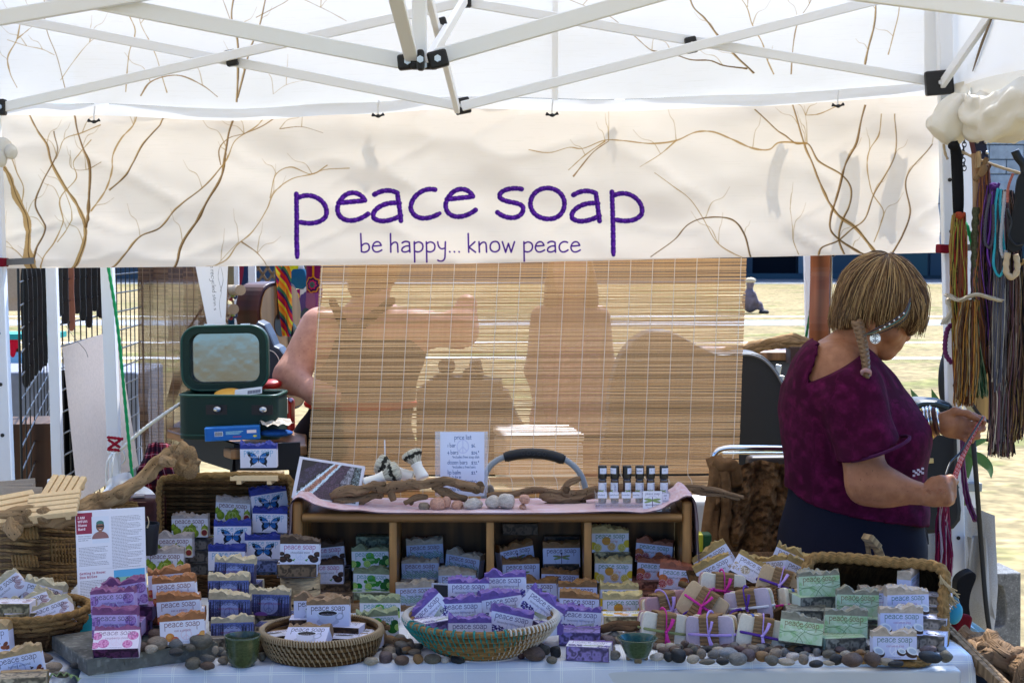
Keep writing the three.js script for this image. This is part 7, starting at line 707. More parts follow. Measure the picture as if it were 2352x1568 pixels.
{ // lavender basket
  const t = thing('coil_basket', 'round coiled grass basket stitched in white and teal, full of lavender soaps', 'basket', V(onT(1106, 1480).x, TY, -3.375)), prof = [[0.082, 0.005], [0.1, 0.013], [0.116, 0.023], [0.13, 0.034], [0.142, 0.046], [0.152, 0.059], [0.16, 0.072]], m = grain(T.drift, 16, [0.5, 0.3, 0.12], 0.9); coilBasket(t, prof, 0.0072, m, (t2) => { const w = [], g = []; for (let i = 0; i < 6; i++) { const n = [64, 68, 74, 80, 84, 88][i]; for (let k = 0; k < n; k++) { const a = (k + i * 0.35) / n * 6.283, teal2 = Math.sin(a) > 0.05 && Math.cos(a) < 0.28 - 0.09 * (5 - i) + 0.3; (teal2 && (k % 2 === 0 || i > 3) ? g : teal2 ? [] : w).push(stitch(prof, i, a, 0.02, 0.0072, 0.0021)); } } for (let k = 0; k < 96; k++) { const a = k / 96 * 6.283; (Math.sin(a) > 0.05 && Math.cos(a) < 0.35 && Math.cos(a) > -0.9 ? (k % 2 ? g : []) : w).push(tube([V(0.1675 * Math.cos(a), 0.069, 0.1675 * Math.sin(a)), V(0.163 * Math.cos(a), 0.08, 0.163 * Math.sin(a)), V(0.154 * Math.cos(a), 0.078, 0.153 * Math.sin(a))], 0.0024, 5, 4)); } part('white_stitching', w, mat([0.58, 0.54, 0.48], 0.8), t2).userData.kind = 'stuff'; part('teal_stitching', g, mat([0.02, 0.24, 0.22], 0.7), t2).userData.kind = 'stuff'; });
}
{ // left soap basket
  const t = thing('wicker_basket', 'round rope basket of pale cream soaps at the left edge', 'basket', V(at(72, 1480, 3.46).x, TY - 0.01, -3.46)), prof = [[0.07, 0.006], [0.082, 0.016], [0.092, 0.027], [0.1, 0.038], [0.107, 0.049], [0.113, 0.06], [0.118, 0.071]], mm = [ropeD, ropeD, ropeD, ropeD, ropeG, ropeM, ropeM]; prof.forEach(([r, y], i) => { const pts = ring3(V(), r, y).map((p, k) => p.multiply(V(1 + (k + i) % 2 * 0.05, 1, 1 + (k + i) % 2 * 0.05))); part('weave_strand', [rope(pts, 0.0058, 120, 0.018, true)], mm[i], t); }); part('floor', [new THREE.CylinderGeometry(0.072, 0.072, 0.004, 32).translate(0, 0.004, 0)], ropeD, t); part('rim', [rope(ring3(V(), 0.122, 0.082), 0.0085, 160, 0.022, true, 8)], ropeM, t); for (let k = 0; k < 20; k++) { const a = k / 20 * 6.283; part('stake', [rope([V(0.082 * Math.cos(a), 0.01, 0.082 * Math.sin(a)), V(0.106 * Math.cos(a), 0.04, 0.106 * Math.sin(a)), V(0.122 * Math.cos(a + 0.05), 0.08, 0.122 * Math.sin(a + 0.05))], 0.004, 20, 0.014)], k % 3 ? ropeD : ropeG, t); }
}
{ // square basket lying on its side at the back left
  const Z = 3.97, Dp = 0.085, A = (x, y, d = 0) => at(x, y, Z + d), t = thing('wicker_basket', 'square straw basket lying on its side behind the fig and butterfly soaps', 'basket', A(520, 1345)), o = t.position, S = (p) => p.sub(o), c = [[369, 1345], [369, 1104], [380, 1098], [655, 1095], [666, 1102], [669, 1345]];
  part('rim', [rope(c.map(([x, y]) => S(A(x, y, -0.004))), 0.0075, 220, 0.014, false, 8)], ropeM, t);
  const row = (pts, m, n = 60, r = 0.0045) => part('weave_strand', [rope(pts.map(S), r, n, 0.016)], m, t);
  for (let k = 0; k < 7; k++) { const d = 0.008 + k * 0.0125, pts = []; for (let x = 372; x <= 664; x += 16) pts.push(A(x, 1099, d).add(V(0, 0.003 * Math.sin(x * 0.11 + k * Math.PI), 0))); row(pts, k % 2 ? ropeM : ropeG, 120); }
  for (let y = 1112; y < 1345; y += 9) { const pts = []; for (let x = 372; x <= 666; x += 16) pts.push(A(x, y, Dp).add(V(0, 0, 0.004 * Math.sin(x * 0.11 + y)))); row(pts, (y & 1) ? ropeG : ropeD, 100); row([A(373, y), A(372, y, Dp * 0.5), A(374, y, Dp)], ropeG, 14); row([A(664, y), A(666, y, Dp * 0.5), A(664, y, Dp)], ropeG, 14); }
  part('back_panel', [boxUV(sheet((s, u) => S(A(lerp(372, 666, s), lerp(1100, 1345, u), Dp + 0.012)), 1, 1))], ropeG, t);
  const t2 = thing('wicker_tray', 'dark low wicker tray under the fig, peach and forest soaps', 'tray', at(520, 1420, 3.86)), o2 = t2.position; for (let y = 1324; y < 1425; y += 8) { const pts = []; for (let x = 358; x <= 655; x += 14) pts.push(at(x, y, 3.885).add(V(0, 0, 0.003 * Math.sin(x * 0.14 + y))).sub(o2)); part('weave_strand', [rope(pts, 0.0046, 100, 0.015)], ropeD, t2); } part('lining', [boxUV(sheet((s, u) => at(lerp(358, 655, s), lerp(1320, 1428, u), 3.9).sub(o2), 1, 1))], ropeG, t2);
}
{ // shell-shaped basket on its side at the right
  const A = (x, y, z) => at(x, y, z), t = thing('wicker_basket', 'big rope basket lying on its side around the cucumber and coconut soaps', 'basket', A(2010, 1480, 3.5)), o = t.position, S = (p) => p.sub(o), rim = [[1838, 1330, 3.56], [1856, 1300, 3.58], [1866, 1283, 3.6], [1936, 1281, 3.6], [2047, 1291, 3.57], [2145, 1300, 3.55], [2168, 1314, 3.53], [2168, 1380, 3.48], [2168, 1453, 3.43], [2166, 1492, 3.41]];
  part('rim', [rope(rim.map((p) => S(A(...p))), 0.0125, 260, 0.02, false, 9)], ropeM, t);
  for (let k = 1; k < 10; k++) { const u = k / 10, pts = rim.map(([x, y, z]) => A(lerp(x, 2010, 0.12 * u + 0.25 * u * u), lerp(y, 1400, 0.1 * u + 0.25 * u * u), z + 0.19 * Math.sin(u * 1.57))); part('weave_strand', [rope(pts.map(S), 0.0075, 150, 0.024, false, 7)], k < 3 ? ropeG : ropeD, t); }
  part('lining', [boxUV(sheet((s, u) => { const i = s * (rim.length - 1), a = rim[Math.floor(i)], b = rim[Math.min(rim.length - 1, Math.floor(i) + 1)], f = i % 1, x = lerp(a[0], b[0], f), y = lerp(a[1], b[1], f), z = lerp(a[2], b[2], f); return S(A(lerp(x, 2010, u * u), lerp(y, 1420, u * u), z + 0.006 + 0.21 * Math.sin(u * 1.57))); }, 40, 12))], ropeG, t);
  part('lower_lip', [0, 1, 2].map((k) => rope([A(1840, 1492 + k * 4, 3.4 - k * 0.01), A(1900, 1500 + k * 5, 3.36 - k * 0.012), A(2030, 1508 + k * 6, 3.33 - k * 0.012), A(2118, 1512 + k * 6, 3.33 - k * 0.012), A(2166, 1494, 3.4)].map(S), 0.007, 110, 0.016, false, 7)), ropeM, t);
  part('frayed_straw', Array.from({ length: 22 }, (_, i) => { const r = rng(i + 3), y = 1320 + r() * 60; return tube([A(2160, y, 3.5), A(2172 + r() * 10, y + 12 + r() * 10, 3.49), A(2182 + r() * 26, y + 24 + r() * 24, 3.48)].map(S), 0.002 * (0.5 + r()), 8, 4); }), grain(T.fine, 9, [0.5, 0.37, 0.2], 0.9), t).userData.kind = 'stuff';
  const t2 = thing('wicker_tray', 'rope rimmed tray behind the sampler bundles and oatmeal soaps', 'tray', A(1730, 1400, 3.75)), o2 = t2.position; part('rim', [rope([A(1640, 1300, 3.9), A(1684, 1282, 3.92), A(1740, 1279, 3.92), A(1790, 1284, 3.92), A(1850, 1296, 3.9)].map((p) => p.sub(o2)), 0.0085, 110, 0.018, false, 8)], ropeM, t2); part('inner_rim', [rope([A(1560, 1340, 3.66), A(1640, 1358, 3.63), A(1714, 1354, 3.62), A(1752, 1354, 3.62), A(1840, 1350, 3.62)].map((p) => p.sub(o2)), 0.0075, 110, 0.018, false, 8)], ropeG, t2); part('side_board', [bar(A(1756, 1428, 3.5).sub(o2), A(1838, 1384, 3.64).sub(o2), 0.012, 0.03, 0.004)], grain(T.drift, 5, [0.2, 0.1, 0.05], 0.9), t2); part('tray_floor', [box(0.27, 0.006, 0.24, V(-0.02, TY + 0.09 - o2.y, -0.05), [0.12, 0, 0])], ropeD, t2);
  const wg = thing('wooden_easel', 'corner of a small wooden easel rising behind the right rope basket', 'frame', A(2010, 1290, 3.86)), o3 = wg.position; part('frame_edge', [bar(A(1992, 1232, 3.84).sub(o3), A(2014, 1256, 3.86).sub(o3), 0.03, 0.016, 0.002), bar(A(2014, 1254, 3.86).sub(o3), A(2030, 1296, 3.86).sub(o3), 0.03, 0.018, 0.002), bar(A(1990, 1234, 3.85).sub(o3), A(2000, 1290, 3.88).sub(o3), 0.01, 0.006)], grain(T.wood, 5, [0.5, 0.32, 0.14], 0.6), wg);
}
// ---------------------------------------------------------------- logs, bowls, twigs, boards
{
  const birchT = tex(256, (u, v) => { const a = pf(u, v, 6, 4, 24), l = pn(u, v, 10, 40, 3) > 0.8 ? 0.35 : 1, k = (0.7 + 0.6 * a) * l; return [0.76 * k, 0.66 * k, 0.5 * k]; });
  const bl = thing('birch_log', 'upright piece of birch log under the chocolate mint soaps', 'log', V(at(690, 1400, 3.72).x, TY, -3.72)), h = at(690, 1329, 3.68).y - TY; part('bark', [tube([V(0, 0, 0), V(0, h, 0)], (t, a) => 0.047 * (1 + 0.03 * noise3(Math.cos(a) * 3, Math.sin(a) * 3, t * 4)), 12, 32)].map((g) => boxUV(g, 8)), mat([0.95, 0.95, 0.95], 0.9, { map: birchT, bumpMap: birchT, bumpScale: 0.003 }), bl); part('cut_end', [new THREE.CylinderGeometry(0.0465, 0.0465, 0.003, 32).translate(0, h, 0)], grain(T.wood, 6, [0.5, 0.38, 0.24], 0.8), bl);
  solo('log', 'rough brown log lying under the lime and herb soaps', 'log', [gnarl([at(796, 1412, 3.74), at(850, 1410, 3.76), at(960, 1412, 3.76), at(1010, 1418, 3.76)], 0.025, 0.026, 4)], driftM); solo('log', 'small upright bark log behind the peach soaps', 'log', [gnarl([at(345, 1352, 3.6), at(345, 1430, 3.56)], 0.02, 0.021, 8, 16)], driftM); solo('log', 'short log between the lemon soaps and the ribbon bundles', 'log', [gnarl([at(1478, 1410, 3.72), at(1530, 1416, 3.72), at(1568, 1422, 3.72)], 0.026, 0.024, 12, 20)], driftM);
  const glaze = (c) => grain(T.blotch, 8, c, 0.25, { clearcoat: 0.5 }), turn = (pr) => lathe(pr, 56);
  solo('green_bowl', 'deep olive green glazed bowl left of the coffee soap basket', 'bowl', [turn([[0, 0.004], [0.02, 0.004], [0.021, 0], [0.025, 0], [0.026, 0.006], [0.03, 0.01], [0.0335, 0.028], [0.0325, 0.03], [0.0345, 0.033], [0.0335, 0.037], [0.0355, 0.042], [0.0345, 0.046], [0.0365, 0.058], [0.037, 0.062], [0.0345, 0.062], [0.032, 0.04], [0.024, 0.012], [0, 0.01]]).translate(onT(557, 1527).x, TY, onT(557, 1527).z)], glaze([0.105, 0.14, 0.055])).rotation.z = 0;
  const fb = thing('green_bowl', 'small flared green bowl with a footed base before the ribbon bundles', 'bowl', V(onT(1464, 1518).x, TY, onT(1464, 1518).z)); part('bowl_body', [turn([[0, 0.008], [0.02, 0.008], [0.024, 0.013], [0.032, 0.03], [0.036, 0.042], [0.0415, 0.048], [0.042, 0.05], [0.038, 0.05], [0.033, 0.043], [0.028, 0.03], [0.018, 0.014], [0, 0.012]])], glaze([0.09, 0.15, 0.075]), fb); for (let i = 0; i < 3; i++) part('foot', [box(0.016, 0.012, 0.008, V(0.019 * Math.cos(1.57 + i * 2.09), 0.006, 0.019 * Math.sin(1.57 + i * 2.09)), [0, -(1.57 + i * 2.09) + 1.57, 0], 0.003)], glaze([0.2, 0.16, 0.1]), fb); part('inner_glaze', [turn([[0.0375, 0.0505], [0.032, 0.0435], [0.027, 0.0305], [0.017, 0.0145], [0, 0.0128]])], glaze([0.02, 0.13, 0.1]), fb);
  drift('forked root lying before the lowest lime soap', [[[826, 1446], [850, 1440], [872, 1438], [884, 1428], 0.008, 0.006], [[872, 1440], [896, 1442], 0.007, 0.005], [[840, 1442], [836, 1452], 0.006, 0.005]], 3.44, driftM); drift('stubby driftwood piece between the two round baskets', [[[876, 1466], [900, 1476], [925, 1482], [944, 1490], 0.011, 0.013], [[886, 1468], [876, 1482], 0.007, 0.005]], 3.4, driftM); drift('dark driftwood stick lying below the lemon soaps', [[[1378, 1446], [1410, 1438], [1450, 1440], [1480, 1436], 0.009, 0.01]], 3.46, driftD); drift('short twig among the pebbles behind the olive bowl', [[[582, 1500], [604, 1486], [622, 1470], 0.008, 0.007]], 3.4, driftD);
  drift('pile of gnarled driftwood past the right corner of the table', [[[2206, 1470, 0.3], [2246, 1480, 0.2], [2290, 1500], [2330, 1530], [2380, 1560, -0.1], 0.026, 0.034], [[2244, 1492], [2262, 1530], [2300, 1560], [2340, 1590], 0.026, 0.03], [[2280, 1540, 0.1], [2330, 1570, 0.1], [2380, 1620, 0.1], 0.03, 0.03], [[2290, 1500], [2320, 1512], [2370, 1510], 0.018, 0.022], [[2230, 1484, 0.1], [2250, 1500], [2246, 1520], 0.014, 0.012]], 3.5, driftM, [[2352, 1512, 0.03], [2262, 1496, 0.022]]);
  const bd = thing('wooden_batten', 'pair of thin wooden battens slanting down past the right table corner', 'batten', at(2240, 1510, 3.4)), o = bd.position, pine = grain(T.wood, 4, [0.4, 0.26, 0.14], 0.8); part('batten', [bar(at(2172, 1450, 3.52).sub(o), at(2330, 1606, 3.16).sub(o), 0.012, 0.026, 0.002)], pine, bd); part('batten', [bar(at(2176, 1443, 3.54).sub(o), at(2336, 1600, 3.17).sub(o), 0.008, 0.026, 0.002)], pine, bd);
  const sd = thing('side_stand', 'low black covered stand carrying the driftwood pile at the right corner', 'stand', V(1.25, 0, -3.45)); part('stand_top', [box(0.42, 0.03, 0.6, V(0, 0.6, 0), [0, 0, 0], 0.006)], mat([0.012, 0.012, 0.014], 0.8), sd); part('stand_body', [box(0.4, 0.58, 0.56, V(0, 0.29, 0))], mat([0.01, 0.01, 0.012], 0.9), sd);
  solo('leaf_scrap', 'torn green leaf scrap lying on the left cloth near the slab', 'leaf', [sheet((s, t) => { const p = onT(lerp(112, 186, s), 1560 - 8 * Math.sin(s * 4) + (t - 0.5) * (10 + 4 * Math.sin(s * 30)), 0.004); return p.add(V(0, 0.006 * Math.abs(Math.sin(s * 14)) + 0.004 * t, 0)); }, 30, 5)], mat([0.08, 0.2, 0.03], 0.6, { transmission: 0.2, thickness: 0 }));
}
// ---------------------------------------------------------------- pebbles along the table front
{
  const P = [[359, 1462, 24, 13, 'brown'], [361, 1479, 24, 16, 'tan'], [346, 1492, 14, 10, 'cream'], [325, 1487, 12, 11, 'brown'], [403, 1481, 15, 12, 'grey'], [402, 1500, 18, 10, 'black'], [436, 1489, 11, 8, 'olive'], [458, 1475, 26, 17, 'olive'], [442, 1525, 19, 15, 'olive'], [475, 1514, 18, 9, 'grey'], [475, 1531, 19, 10, 'brown'], [118, 1535, 23, 12, 'tan'], [136, 1551, 19, 8, 'olive'], [175, 1530, 17, 8, 'black'], [94, 1560, 17, 15, 'maroon'], [91, 1512, 30, 12, 'brown'], [506, 1498, 11, 12, 'grey'], [494, 1494, 8, 10, 'tan'], [512, 1518, 12, 10, 'tan'], [600, 1509, 9, 12, 'olive'], [852, 1520, 18, 10, 'cream'], [885, 1511, 16, 14, 'mauve'], [923, 1518, 18, 12, 'brown'], [905, 1508, 7, 8, 'white'], [918, 1467, 14, 10, 'grey'], [894, 1498, 18, 12, 'tan'], [926, 1497, 12, 7, 'olive'], [960, 1515, 12, 12, 'gold'], [993, 1515, 20, 11, 'olive'], [1022, 1516, 10, 9, 'white'], [1051, 1517, 18, 9, 'black'], [953, 1499, 16, 8, 'tan'], [940, 1476, 10, 9, 'grey'], [1227, 1504, 25, 19, 'brown'], [1252, 1494, 14, 12, 'olive'], [1276, 1498, 13, 14, 'black'], [1268, 1517, 13, 9, 'olive'], [1198, 1507, 9, 8, 'maroon'], [1389, 1469, 12, 10, 'gold'], [1412, 1463, 16, 12, 'grey'], [1404, 1490, 10, 10, 'tan'], [1412, 1506, 14, 12, 'grey'], [1391, 1454, 12, 8, 'white'], [1448, 1450, 14, 10, 'cream'], [1470, 1458, 14, 9, 'tan'], [1440, 1464, 18, 9, 'grey'], [1480, 1466, 12, 8, 'black'], [1510, 1510, 17, 10, 'white'], [1536, 1510, 12, 12, 'black'], [1559, 1507, 18, 16, 'black'], [1593, 1515, 15, 11, 'cream'], [1612, 1503, 11, 13, 'tan'], [1626, 1522, 20, 7, 'olive'], [1642, 1504, 15, 11, 'grey'], [1674, 1502, 25, 14, 'speckled'], [1661, 1520, 15, 9, 'black'], [1696, 1515, 21, 14, 'grey'], [1721, 1506, 18, 16, 'mauve'], [1753, 1509, 17, 13, 'gold'], [1783, 1501, 16, 11, 'tan'], [1774, 1518, 16, 12, 'olive'], [1807, 1522, 20, 9, 'cream'], [1823, 1510, 16, 10, 'white'], [1847, 1515, 12, 12, 'tan'], [1877, 1526, 20, 9, 'black'], [1907, 1504, 16, 10, 'olive'], [1923, 1516, 16, 14, 'black'], [1945, 1504, 13, 9, 'cream'], [1960, 1518, 24, 18, 'brown'], [2006, 1516, 20, 18, 'brown'], [2038, 1521, 20, 8, 'cream'], [2061, 1526, 19, 8, 'black'], [2141, 1512, 28, 14, 'black'], [2135, 1493, 22, 9, 'mauve'], [2174, 1509, 16, 14, 'olive'], [2164, 1491, 12, 8, 'grey'], [1906, 1524, 14, 6, 'cream'], [1848, 1504, 12, 7, 'grey'], [1582, 1498, 14, 9, 'brown'], [1524, 1496, 14, 9, 'brown'], [1556, 1488, 16, 9, 'olive'], [1600, 1490, 14, 8, 'brown'], [1634, 1492, 16, 8, 'black'], [1668, 1488, 16, 8, 'maroon'], [1700, 1494, 14, 9, 'maroon'], [1736, 1492, 14, 8, 'olive'], [1764, 1494, 12, 7, 'brown'], [1892, 1498, 10, 7, 'black'], [1978, 1500, 12, 8, 'gold'], [1994, 1500, 10, 6, 'olive'], [1370, 1480, 10, 9, 'olive'], [1240, 1486, 12, 8, 'olive'], [960, 1486, 14, 8, 'olive'], [700, 1300, 0, 0, 'tan']];
  const near = [[150, 'on the left cloth'], [320, 'on the left end of the stone slab'], [495, 'by the stone slab'], [620, 'beside the olive bowl'], [950, 'right of the coffee soap basket'], [1180, 'below the lavender basket'], [1300, 'right of the lavender basket'], [1420, 'left of the flared bowl'], [1500, 'behind the flared bowl'], [1680, 'below the ribbon bundles'], [1830, 'below the white ribbon bundle'], [2020, 'before the cucumber soaps'], [2400, 'at the right table corner']];
  { const r = rng(17), C = ['brown', 'olive', 'tan', 'black', 'grey', 'cream', 'mauve', 'gold']; for (const [n, x0, x1, y0, y1] of [[44, 1500, 2000, 1482, 1500], [8, 886, 960, 1482, 1502], [10, 1382, 1480, 1450, 1486], [6, 500, 610, 1484, 1505]]) for (let i = 0; i < n; i++) P.push([lerp(x0, x1, (i + r() * 0.9) / n), lerp(y0, y1, r()), 9 + r() * 9, 7 + r() * 5, C[Math.floor(r() * 8)]]); }
  P.forEach(([x, y, rx, ry, c], i) => { if (!rx) return; const b = onT(x, y + ry * 0.8, 0), Z = -b.z, s = Z / F, onSlab = y < 1510 && x < 495 && x > 180, h = onSlab ? 0.034 : 0, q = h ? onT(x, y + ry * 0.8, h) : b, m = part(numbered('pebble'), pebGeo[i % 7], pebM[c], scene); m.position.set(q.x, q.y + ry * s * 0.82, q.z - rx * s * 0.4); m.scale.set(rx * s, ry * s, clamp(rx, ry * 0.9, ry * 1.5) * s); m.rotation.set(0, (i % 5 - 2) * 0.25, (i % 3 - 1) * 0.12); const sz = rx > 19 ? 'large ' : rx < 12 ? 'tiny ' : rx < 15 ? 'small ' : ''; autoTag(m, `${sz}${c} ${ry / rx < 0.55 ? 'flat ' : ''}pebble ${near.find((n) => x < n[0])[1]}`, 'pebble', 'pebbles along the front of the display'); });
}
// ---------------------------------------------------------------- soaps
const SW = 0.0905, ST = 0.031, SLH = 0.047;
const disc = (x, cx, cy, rx, ry, c, rot = 0) => { x.fillStyle = c; x.beginPath(); x.ellipse(cx, cy, rx, ry, rot, 0, 7); x.fill(); };
const dots = (x, n, sd, f) => { const r = rng(sd); for (let i = 0; i < n; i++) f(r, i); };
const slice = (x, cx, cy, r, rind, pith, flesh) => { disc(x, cx, cy, r, r, rind); disc(x, cx, cy, r * 0.88, r * 0.88, pith); for (let i = 0; i < 9; i++) { const a = i * 0.698; x.fillStyle = flesh; x.beginPath(); x.moveTo(cx + 2 * Math.cos(a), cy + 2 * Math.sin(a)); x.arc(cx, cy, r * 0.78, a - 0.29, a + 0.29); x.fill(); } };
const berry = (x, cx, cy, r, c, d) => { disc(x, cx, cy, r, r, d); dots(x, 34, cx * 7 + cy, (q) => { const a = q() * 6.3, k = Math.sqrt(q()) * r * 0.9; disc(x, cx + k * Math.cos(a), cy + k * Math.sin(a), r * 0.17, r * 0.17, c); }); };
